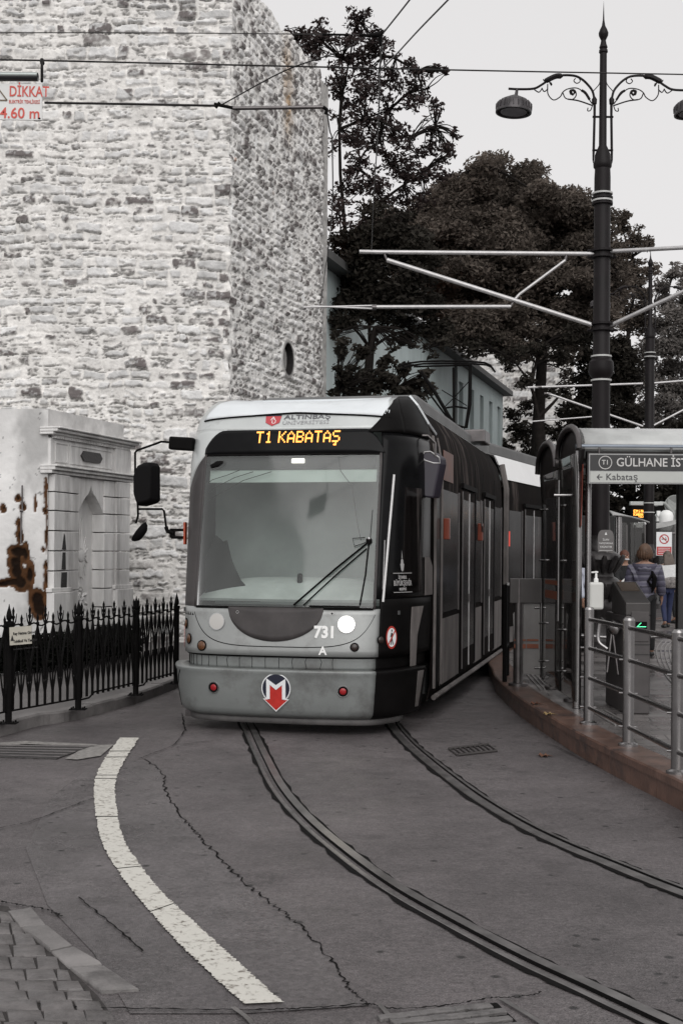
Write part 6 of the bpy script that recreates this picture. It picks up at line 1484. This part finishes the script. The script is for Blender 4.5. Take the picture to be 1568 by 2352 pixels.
# paler far paving and dark kiosks that close the opening
b = MB(); b.box((10.5, 47, 1.7), (9, 4, 3.0)); kq = b.build('dark_kiosk', mat('kiosk_dark', (.008, .0075, .0075), .7, 0, .4, 1), base=Vector((10.5, 45, HP)), bevel=.05); tag(kq, 'low dark kiosk behind the far tram shelter', 'kiosk')
# ------------------------------------------------------------------ trees
BARK = mat('dark_bark', (.014, .012, .011), .95, 0, .4, 6, .02, 20, spec=.05)
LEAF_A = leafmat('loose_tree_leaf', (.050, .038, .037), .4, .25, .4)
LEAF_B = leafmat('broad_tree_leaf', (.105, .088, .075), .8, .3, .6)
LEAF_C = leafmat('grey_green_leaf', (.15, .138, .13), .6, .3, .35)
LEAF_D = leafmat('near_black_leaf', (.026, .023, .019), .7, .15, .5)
def tree(name, label, d, clumps, trunk, leaf, size, dens, seed, sub=7, subr=.42, limb=.07, depth=1.0, twigs=True, group='trees behind the stop', fill=None, cat='tree', spread=1.0):
    """clumps: (px, py, radius px) crown masses at distance about d; trunk: base point and fork point (px,py)"""
    rnd = random.Random(seed); s = FPX / d
    bx, by = trunk[0]; base = P(bx, by, d); base.z = 0.0
    t = thing(name, label, cat, base, 0, group)
    cs, rs_, ns, ends = [], [], [], []
    fork = P(*trunk[1], d)
    for (px, py, r) in clumps:
        R = r / s; c = P(px, py, d + rnd.uniform(-1, 1) * depth * R * 1.3)
        ends.append(c)
        for k in range(sub):
            a = rnd.uniform(0, 6.283); z = rnd.uniform(-1, 1); q_ = math.sqrt(1 - z * z); rad = R * rnd.uniform(.25, .95) * spread
            cc = c + Vector((q_ * math.cos(a), q_ * math.sin(a), z)) * rad; rr = R * subr * rnd.uniform(.6, 1.3)
            cs.append(tuple(cc)); rs_.append((rr, rr, rr * .62)); ns.append(max(8, int(dens * rr * rr))); ends.append(cc)
    Vl, Fl = leaf_cloud(cs, rs_, ns, size, seed, shell=.5, droop=.25)
    np_mesh('crown', Vl, Fl, leaf, t)
    if fill:
        for (px, py, rx, ry) in fill:
            pass
    b = MB(); mid = base.lerp(fork, .5) + Vector((rnd.uniform(-.3, .3), 0, 0)); r0 = limb * d / 10
    b.tube(catmull([base, mid, fork], 5), [r0 * (1 - .45 * k / 10) for k in range(11)], 8)
    nodes_ = [fork]
    for k, e in enumerate(ends):
        near = min(nodes_, key=lambda n_: (n_ - e).length + .25 * (n_ - fork).length)
        L_ = (e - near).length; m_ = near.lerp(e, .5) + Vector((rnd.uniform(-.1, .1) * L_, rnd.uniform(-.1, .1) * L_, rnd.uniform(.0, .12) * L_))
        big = L_ > 1.2
        rr = r0 * (.30 if big else .10) * (.6 + .4 * min(1, L_ / 4)); n = 4
        b.tube(catmull([near, m_, e], 3), [rr * (1 - .75 * j / 6) + .006 for j in range(7)], 5)
        if big: nodes_ += [m_, e]
    b.build('trunk', BARK, t, smooth=60)
    return t
# light loose tree right of the tower
tree('plane_tree', 'tall loose-leaved tree with sky showing between its branches, beside the tower', 36,
     [(820, 45, 42), (790, 95, 48), (720, 75, 44), (675, 90, 38), (750, 130, 55), (700, 120, 40), (855, 85, 45), (880, 130, 50), (820, 165, 62), (770, 190, 50), (930, 150, 36), (905, 205, 58), (850, 235, 58), (795, 250, 48), (960, 195, 38), (1000, 165, 24), (840, 300, 52), (795, 330, 45),
      (900, 285, 48), (950, 240, 34), (940, 320, 40), (880, 345, 50), (1000, 285, 32), (985, 345, 42), (1025, 345, 28), (820, 385, 50), (920, 390, 55), (870, 430, 58), (790, 440, 42), (970, 400, 40), (780, 500, 50), (850, 500, 60), (1035, 350, 26), (1010, 400, 34), (1045, 310, 18), (975, 455, 34), (925, 460, 40), (1000, 240, 20), (1020, 165, 12), (660, 110, 24)],
     [(790, 1330), (800, 620)], LEAF_A, 0.085, 620, 11, sub=10, subr=0.42, limb=.055, spread=1.0)
# dense dark masses beside the tower
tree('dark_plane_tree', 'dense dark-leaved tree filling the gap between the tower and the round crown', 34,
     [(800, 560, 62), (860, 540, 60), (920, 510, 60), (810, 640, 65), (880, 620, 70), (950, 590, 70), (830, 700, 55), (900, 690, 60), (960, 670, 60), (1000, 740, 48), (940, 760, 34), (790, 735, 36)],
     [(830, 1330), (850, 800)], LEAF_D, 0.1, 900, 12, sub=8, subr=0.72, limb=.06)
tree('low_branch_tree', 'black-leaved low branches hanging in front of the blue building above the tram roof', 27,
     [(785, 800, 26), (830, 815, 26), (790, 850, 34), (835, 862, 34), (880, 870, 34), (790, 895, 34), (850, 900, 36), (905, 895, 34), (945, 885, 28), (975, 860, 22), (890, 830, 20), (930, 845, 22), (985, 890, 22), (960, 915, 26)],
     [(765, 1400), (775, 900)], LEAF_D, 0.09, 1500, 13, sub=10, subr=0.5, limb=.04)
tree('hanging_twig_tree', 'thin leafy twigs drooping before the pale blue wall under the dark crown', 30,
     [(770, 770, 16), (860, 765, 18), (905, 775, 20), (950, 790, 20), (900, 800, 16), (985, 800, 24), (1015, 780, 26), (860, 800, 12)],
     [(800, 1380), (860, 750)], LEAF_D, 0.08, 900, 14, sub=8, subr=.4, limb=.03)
# the big round crown
cl = []
rb_ = random.Random(40)
outline = [(1000, 470), (960, 505), (1040, 430), (1095, 412), (1150, 410), (1200, 425), (1245, 452), (1290, 485), (1330, 520), (1350, 565), (980, 560), (1010, 640), (1060, 700), (900, 520), (930, 560), (880, 560), (960, 620), (1380, 600), (1390, 660), (1385, 720), (1060, 460), (1000, 520), (1340, 640), (1350, 720), (1120, 760), (1180, 790)]
for (x, y) in outline: cl.append((x, y, rb_.uniform(42, 60)))
for x in range(1010, 1360, 48):
    for y in range(470, 800, 48):
        if (x - 1170) ** 2 / 220 ** 2 + (y - 620) ** 2 / 200 ** 2 < 1: cl.append((x + rb_.uniform(-15, 15), y + rb_.uniform(-15, 15), rb_.uniform(42, 62)))
tree('round_crowned_tree', 'big dense tree with a rounded dark brown-green crown behind the lamp post', 46, cl, [(1250, 1300), (1245, 800)], LEAF_B, 0.105, 900, 15, sub=8, subr=0.78, limb=.07, depth=1.6)
tree('forked_tree', 'dark forked trunk with thin branches standing before the distant stone tower', 44, [(1180, 830, 40), (1230, 800, 34), (1130, 800, 40), (1290, 820, 36), (1200, 880, 26), (1090, 800, 30), (1320, 770, 40), (1290, 900, 26), (1060, 770, 30)],
     [(1240, 1280), (1235, 960)], LEAF_D, 0.11, 500, 16, sub=9, subr=0.5, limb=.075)
# ivy and creepers over the distant wall
tree('ivy', 'ragged dark creeper climbing the lower part of the distant stone tower', 60, [(1175, 960, 30), (1200, 1000, 34), (1230, 1040, 34), (1180, 1060, 34), (1215, 930, 26), (1280, 1000, 34), (1300, 940, 30), (1180, 1100, 34), (1240, 980, 24), (1290, 1060, 34), (1165, 1020, 20), (1255, 900, 22), (1310, 870, 24)],
     [(1230, 1290), (1225, 1060)], LEAF_D, 0.13, 450, 17, sub=10, subr=0.5, limb=.03, group='plants behind the stop', cat='ivy')
# right hand trees
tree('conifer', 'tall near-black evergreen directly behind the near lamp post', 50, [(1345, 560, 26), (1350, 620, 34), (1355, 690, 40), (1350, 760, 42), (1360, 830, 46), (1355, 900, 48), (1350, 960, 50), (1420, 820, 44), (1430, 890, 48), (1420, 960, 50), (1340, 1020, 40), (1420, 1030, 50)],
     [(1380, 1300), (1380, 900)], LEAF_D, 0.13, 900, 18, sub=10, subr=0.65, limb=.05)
tree('feathery_tree', 'grey-green feathery tree right of the near lamp post against the sky', 56, [(1425, 520, 26), (1450, 545, 30), (1480, 560, 22), (1420, 580, 34), (1460, 610, 36), (1430, 650, 38), (1475, 670, 36), (1420, 710, 38), (1460, 740, 40), (1500, 620, 20), (1440, 495, 16)],
     [(1440, 1300), (1440, 780)], LEAF_B, 0.11, 650, 19, sub=10, subr=0.62, limb=.05)
tree('pale_tree', 'pale grey-leaved tree at the right edge with sky glinting through', 62, [(1525, 680, 36), (1555, 720, 40), (1510, 740, 36), (1560, 790, 44), (1500, 800, 42), (1540, 850, 46), (1480, 860, 44), (1570, 900, 46), (1500, 920, 48), (1550, 960, 46), (1590, 640, 40), (1600, 760, 50), (1545, 625, 22)],
     [(1540, 1290), (1535, 900)], LEAF_C, 0.12, 650, 20, sub=10, subr=0.65, limb=.05)
tree('backdrop_tree', 'dark broad tree behind the opposite tram stop', 54, [(x, y, 46) for x in range(1330, 1660, 56) for y in (1010, 1070, 1130, 1190)] , [(1500, 1290), (1500, 1100)], LEAF_D, 0.18, 600, 21, sub=8, subr=.5, limb=.05)
tree('backdrop_bush', 'dark bushes behind the white roof of the tram', 50, [(x, y, 34) for x in (1160, 1205, 1250, 1295, 1340) for y in (1090, 1130, 1180, 1230)], [(1230, 1290), (1230, 1180)], LEAF_D, 0.18, 700, 22, sub=7, subr=.5, limb=.03, group='plants behind the stop', cat='bush')
# ------------------------------------------------------------------ people
def skin_mesh(name, joints, edges, m, parent, root='pelvis', sub=2, base=None):
    """one continuous skinned surface; joints: name -> (Vector, radius or (rx, ry))"""
    bm = bmesh.new(); lay = bm.verts.layers.skin.verify(); vs = {}
    for k, (p, r) in joints.items():
        v = bm.verts.new(p); rr = r if isinstance(r, tuple) else (r, r); v[lay].radius = rr; v[lay].use_root = (k == root); vs[k] = v
    for a, c in edges: bm.edges.new((vs[a], vs[c]))
    me = bpy.data.meshes.new(name); bm.to_mesh(me); bm.free()
    tmp = bpy.data.objects.new('tmp', me); COL.objects.link(tmp)
    sk = tmp.modifiers.new('skin', 'SKIN'); sk.use_smooth_shade = True
    s = tmp.modifiers.new('sub', 'SUBSURF'); s.levels = sub; s.render_levels = sub
    dg = bpy.context.evaluated_depsgraph_get(); out = bpy.data.meshes.new_from_object(tmp.evaluated_get(dg))
    bpy.data.objects.remove(tmp); out.name = name; out.materials.clear()
    return _mesh_obj(name, out, m, parent, True if parent is None else True, base)
SKIN = mat('skin', (.30, .17, .12), .5, 0, .08); JEAN = mat('blue_jeans', (.018, .025, .07), .8, 0, .25, 14); DTROU = mat('black_trousers', (.008, .008, .009), .8); SHOE = mat('black_shoe', (.010, .010, .010), .5)
def quilt(name, c):
    m, nt, p, out = nodes(name); N, L = nt.nodes, nt.links
    tc = N.new('ShaderNodeTexCoord'); w = N.new('ShaderNodeTexWave'); w.bands_direction = 'Z'; w.inputs['Scale'].default_value = 3.4; w.inputs['Distortion'].default_value = 2.2; w.inputs['Detail'].default_value = 2; L.new(tc.outputs['Object'], w.inputs['Vector'])
    r = N.new('ShaderNodeValToRGB'); r.color_ramp.elements[0].position = .0; r.color_ramp.elements[0].color = (*[x * .45 for x in c], 1); r.color_ramp.elements[1].position = .14; r.color_ramp.elements[1].color = (*c, 1)
    L.new(w.outputs['Fac'], r.inputs['Fac']); L.new(r.outputs['Color'], p.inputs['Base Color']); p.inputs['Roughness'].default_value = .45
    bp = N.new('ShaderNodeBump'); bp.inputs['Distance'].default_value = .006; L.new(w.outputs['Fac'], bp.inputs['Height']); L.new(bp.outputs['Normal'], p.inputs['Normal']); return m
def person(label, base, H, head, top_m, leg_m, hair_m, hair, step=.0, armR=(.10, .0), armL=(-.10, .0), bulk=1.0, skirt=False, mask=False, turn=0.0, bun=False, phone=False, w=1.0, extra=None):
    """local frame: x right, y the way the person faces; head = heading angle; step = half stride"""
    k = H / 1.75; M = Matrix.Translation(base) @ Matrix.Rotation(head, 4, 'Z') @ Matrix.Scale(k, 4)
    V = lambda x, y, z: M @ Vector((x * w, y, z))
    R = lambda r: r * k if not isinstance(r, tuple) else (r[0] * k, r[1] * k)
    J = {'pelvis': ((0, 0, .96), (.125, .10)), 'waist': ((0, .0, 1.12), (.115, .09)), 'chest': ((0, .01, 1.30), (.145, .10)), 'neckb': ((0, .0, 1.45), (.075, .065)), 'neck': ((0, .01, 1.52), .048), 'jaw': ((0, .03, 1.585), (.058, .066)), 'face': ((0, .02, 1.65), (.074, .09)), 'crown': ((0, .005, 1.70), (.072, .088)), 'nose': ((.04 * 0, .118, 1.625), .012)}
    E = [('pelvis', 'waist'), ('waist', 'chest'), ('chest', 'neckb'), ('neckb', 'neck'), ('neck', 'jaw'), ('jaw', 'face'), ('face', 'crown'), ('face', 'nose')]
    for s, nm, (ay, az), st in ((1, 'R', armR, step), (-1, 'L', armL, -step)):
        J['sh' + nm] = ((s * .175, 0, 1.42), .055); hx = s * .235
        el = (s * .225, ay * .4 - .01, 1.15 + az * .2); wr = (hx, ay, .93 + az)
        J['el' + nm] = (el, .040); J['wr' + nm] = (wr, .026)
        d = (Vector(wr) - Vector(el)).normalized(); up = Vector((0, 1, 0)); sd = Vector((s, 0, 0)).cross(d).normalized()
        pc = Vector(wr) + d * .045; J['pa' + nm] = (tuple(pc), (.030, .018))
        E += [('neckb', 'sh' + nm), ('sh' + nm, 'el' + nm), ('el' + nm, 'wr' + nm), ('wr' + nm, 'pa' + nm)]
        for i, (o_, ln) in enumerate(((-.024, .062), (-.008, .074), (.008, .070), (.024, .055))):
            a = pc + sd * o_ + d * .04; b_ = a + d * ln * .55 + Vector((-s * .004, 0, 0)); c_ = b_ + d * ln * .40 + Vector((-s * .018, 0, 0))
            J[f'f{i}{nm}a'] = (tuple(a), .0095); J[f'f{i}{nm}b'] = (tuple(b_), .0085); J[f'f{i}{nm}c'] = (tuple(c_), .0075); E += [('pa' + nm, f'f{i}{nm}a'), (f'f{i}{nm}a', f'f{i}{nm}b'), (f'f{i}{nm}b', f'f{i}{nm}c')]
        th = Vector(wr) + d * .025 + sd * .034; J['t' + nm + 'a'] = (tuple(th), .011); J['t' + nm + 'b'] = (tuple(th + d * .035 + sd * .018), .009); E += [('wr' + nm, 't' + nm + 'a'), ('t' + nm + 'a', 't' + nm + 'b')]
        J['hip' + nm] = ((s * .09, 0, .90), .085); J['kn' + nm] = ((s * .10, st * .45 + .03, .50), .055); J['an' + nm] = ((s * .10, st, .09 + (.05 if st < 0 else 0)), .038); J['toe' + nm] = ((s * .105, st + .15, .035), .032)
        E += [('pelvis', 'hip' + nm), ('hip' + nm, 'kn' + nm), ('kn' + nm, 'an' + nm), ('an' + nm, 'toe' + nm)]
    if turn:
        Rt = Matrix.Rotation(turn, 3, 'Z')
        for n_ in ('jaw', 'face', 'crown', 'nose'): p_ = Vector(J[n_][0]); p2 = Rt @ Vector((p_.x, p_.y, 0)); J[n_] = ((p2.x, p2.y, p_.z), J[n_][1])
    JW = {n_: (V(*p_), R(r_)) for n_, (p_, r_) in J.items()}
    body = skin_mesh('person', JW, E, SKIN, None, base=base); tag(body, label, 'person')
    def cloth(nm, keys, ed, grow, m, ov={}):
        q = {}
        for n_ in keys:
            p_, r_ = J.get(n_, (None, None)) if n_ not in ov else ov[n_]
            r2 = tuple(x + grow for x in r_) if isinstance(r_, tuple) else r_ + grow
            q[n_] = (V(*p_), R(r2))
        return skin_mesh(nm, q, ed, m, body, root=keys[0])
    g_ = .028 * bulk
    ov = {'hem': ((0, 0, .84), (.15, .12)), 'chest': ((0, .0, 1.30), (.165, .115)), 'pelvis': J['pelvis'], 'shR': ((.17, 0, 1.40), .065), 'shL': ((-.17, 0, 1.40), .065), 'neckb': ((0, -.01, 1.46), (.085, .075))}
    for s, nm in ((1, 'R'), (-1, 'L')):
        p_ = J['wr' + nm][0]; ov['cf' + nm] = (p_, .030)
    cloth('jacket', ['chest', 'waist', 'pelvis', 'hem', 'neckb', 'shR', 'elR', 'cfR', 'shL', 'elL', 'cfL'], [('chest', 'waist'), ('waist', 'pelvis'), ('pelvis', 'hem'), ('chest', 'neckb'), ('neckb', 'shR'), ('shR', 'elR'), ('elR', 'cfR'), ('neckb', 'shL'), ('shL', 'elL'), ('elL', 'cfL')], g_, top_m, ov)
    cloth('trousers', ['pelvis', 'hipR', 'knR', 'anR', 'hipL', 'knL', 'anL'], [('pelvis', 'hipR'), ('hipR', 'knR'), ('knR', 'anR'), ('pelvis', 'hipL'), ('hipL', 'knL'), ('knL', 'anL')], .014, leg_m)
    for nm in ('R', 'L'):
        a, t_ = J['an' + nm][0], J['toe' + nm][0]; q = {'h': (V(a[0], a[1] - .03, .05), R(.045)), 'm': (V(a[0], a[1] + .07, .045), R((.05, .045))), 't': (V(t_[0], t_[1] + .02, .035), R((.048, .034)))}
        skin_mesh('shoe', q, [('h', 'm'), ('m', 't')], SHOE, body, root='h')
    fx, cy = J['face'][0], J['crown'][0]; b = MB(); cH = V(cy[0], cy[1] - .015, 1.675)
    def blob(c, rx, ry, rz, n=14, nz=9, seed=1):
        rs = random.Random(seed); pts = []
        for j in range(nz + 1):
            th = math.pi * j / nz
            for i in range(n): an = 2 * math.pi * i / n; f = 1 + rs.uniform(-.05, .05); pts.append(c + M.to_3x3() @ (Matrix.Rotation(turn, 3, 'Z') @ Vector((rx * math.sin(th) * math.cos(an) * f, ry * math.sin(th) * math.sin(an) * f, rz * math.cos(th) * f))))
        b.add(pts, [(j * n + i, j * n + (i + 1) % n, (j + 1) * n + (i + 1) % n, (j + 1) * n + i) for j in range(nz) for i in range(n)])
    blob(cH, .098, .108, .118)
    if bun: blob(V(0, -.09, 1.66), .06, .06, .06)
    if hair == 'long':
        for i in range(9):
            x = -.08 + .02 * i; b.tube([V(x * .9, -.07, 1.70), V(x * 1.1, -.115, 1.58), V(x * 1.25 + .01 * (i % 2), -.15, 1.44), V(x * 1.2, -.15, 1.30 - .03 * (i % 3))], [.03 * k, .034 * k, .028 * k, .006 * k], 6)
    if hair == 'bob':
        for i in range(9):
            a = math.pi * (.95 + .95 * i / 8 + .15); b.tube([V(.085 * math.cos(a), .085 * math.sin(a), 1.68), V(.095 * math.cos(a), .10 * math.sin(a), 1.60), V(.08 * math.cos(a), .085 * math.sin(a), 1.545)], [.03 * k, .032 * k, .01 * k], 6)
    b.build('hair', hair_m, body, smooth=60)
    b = MB()
    for s in (1, -1):
        e_ = Matrix.Rotation(turn, 3, 'Z') @ Vector((s * .032, .103, 0)); c_ = V(e_.x, e_.y, 1.65); b.lathe([(.001, -.009 * k), (.010 * k, 0), (.001, .009 * k)], c_, 8)
    b.build('eyes', mat('eye_dark', (.02, .015, .012), .3) if 'eye_dark' not in bpy.data.materials else bpy.data.materials['eye_dark'], body)
    if mask:
        q = {}; Rt = Matrix.Rotation(turn, 3, 'Z')
        for n_, (x, y, z), r_ in (('a', (-.055, .065, 1.60), .012), ('b', (0, .098, 1.595), (.045, .022)), ('c', (.055, .065, 1.60), .012)):
            v_ = Rt @ Vector((x, y, 0)); q[n_] = (V(v_.x, v_.y, z), R(r_))
        skin_mesh('face_mask', q, [('a', 'b'), ('b', 'c')], mat('mask_white', (.55, .55, .57), .6) if 'mask_white' not in bpy.data.materials else bpy.data.materials['mask_white'], body, root='b')
    if extra: extra(body, V, R, k)
    return body
BRN = mat('brown_hair', (.085, .045, .026), .6, 0, .35, 30); BRN2 = mat('ash_brown_hair', (.10, .078, .065), .6, 0, .4, 30, stretch=(4, 4, .5)); BLKH = mat('black_hair', (.012, .009, .009), .5)
def man_extra(body, V, R, k):
    q = {'a': (V(-.10, -.12, 1.40), R(.035)), 'b': (V(0, -.15, 1.34), R((.06, .04))), 'c': (V(.10, -.12, 1.40), R(.035)), 'd': (V(0, -.10, 1.45), R((.07, .035)))}
    skin_mesh('hood', q, [('a', 'b'), ('b', 'c'), ('b', 'd')], bpy.data.materials['violet_grey_puffer'], body, root='b')
    b = MB(); b.tube([V(.10, -.13, 1.36), V(.14, -.15, 1.26), V(.13, -.145, 1.12), V(.10, -.14, 1.02)], [.015 * k, .038 * k, .034 * k, .01 * k], 8); b.tube([V(.10, -.135, 1.3), V(.05, -.15, 1.2), V(.10, -.15, 1.12)], .02 * k, 6); b.build('black_strap_bag', BLACK, body)
pb_ = G(1478, 1510, HP)
person('person in violet-grey quilted jacket and white mask walking behind the turnstile', pb_, 1.74, math.radians(-14), quilt('violet_grey_puffer', (.085, .080, .115)), DTROU, BRN, 'bob', step=.18, armR=(.10, .03), armL=(.02, .0), bulk=1.5, mask=True, turn=math.radians(-48), w=1.1, extra=man_extra)
def woman_extra(body, V, R, k):
    b = MB(); b.grid(lambda u, v: V((u - .5) * (.44 + .16 * v), -.13 - .05 * math.sin(u * math.pi) , 1.46 - .30 * v + .04 * (u - .5)), 10, 5); b.build('white_shawl', mat('white_wool', (.66, .66, .66), .9, 0, .1, 30, .01, 60), body, solid=.02)
    b = MB(); b.lathe([(.001, -.12), (.13, -.10), (.19, -.02), (.18, .06), (.08, .10), (.001, .11)], V(.03, -.17, 1.06), 18, Matrix.Diagonal((1.35 * k, .6 * k, 1.2 * k)).to_3x3()); b.build('patterned_bag', mat('patterned_grey_bag', (.16, .145, .14), .7, 0, .7, 26), body, smooth=50)
wb = G(1530, 1442, HP)
person('person in white shawl and blue jeans with long brown hair', wb, 1.66, math.radians(6), mat('white_top', (.62, .62, .62), .8, 0, .08), JEAN, BRN2, 'long', step=.16, armR=(.16, .05), armL=(.12, .02), bulk=1.0, extra=woman_extra)
person('person with dark hair in a red top beyond the one with the white shawl', G(1553, 1432, HP) , 1.66, math.radians(30), mat('dark_red_top', (.10, .008, .01), .8), DTROU, BLKH, 'bob', step=.05, turn=.5)
def phone_extra(body, V, R, k):
    b = MB(); b.box(V(.16, .26, 1.17), (.08, .015, .15), Matrix.Rotation(.8, 3, 'Y')); b.build('phone', WHITE, body, bevel=.004)
person('person with reddish hair and mask holding up a phone behind the near lamp post', G(1432, 1468, HP), 1.66, math.radians(200), DTROU, DTROU, mat('auburn_hair', (.09, .03, .016), .6), 'bob', armR=(.20, .22), armL=(.1, .1), mask=True, extra=phone_extra)
person('person in a pale blue-white top standing left of the steel shelter post behind the glass', G(1322, 1500, HP), 1.66, math.radians(80), mat('pale_blue_top', (.5, .52, .6), .8), DTROU, BLKH, 'bob')
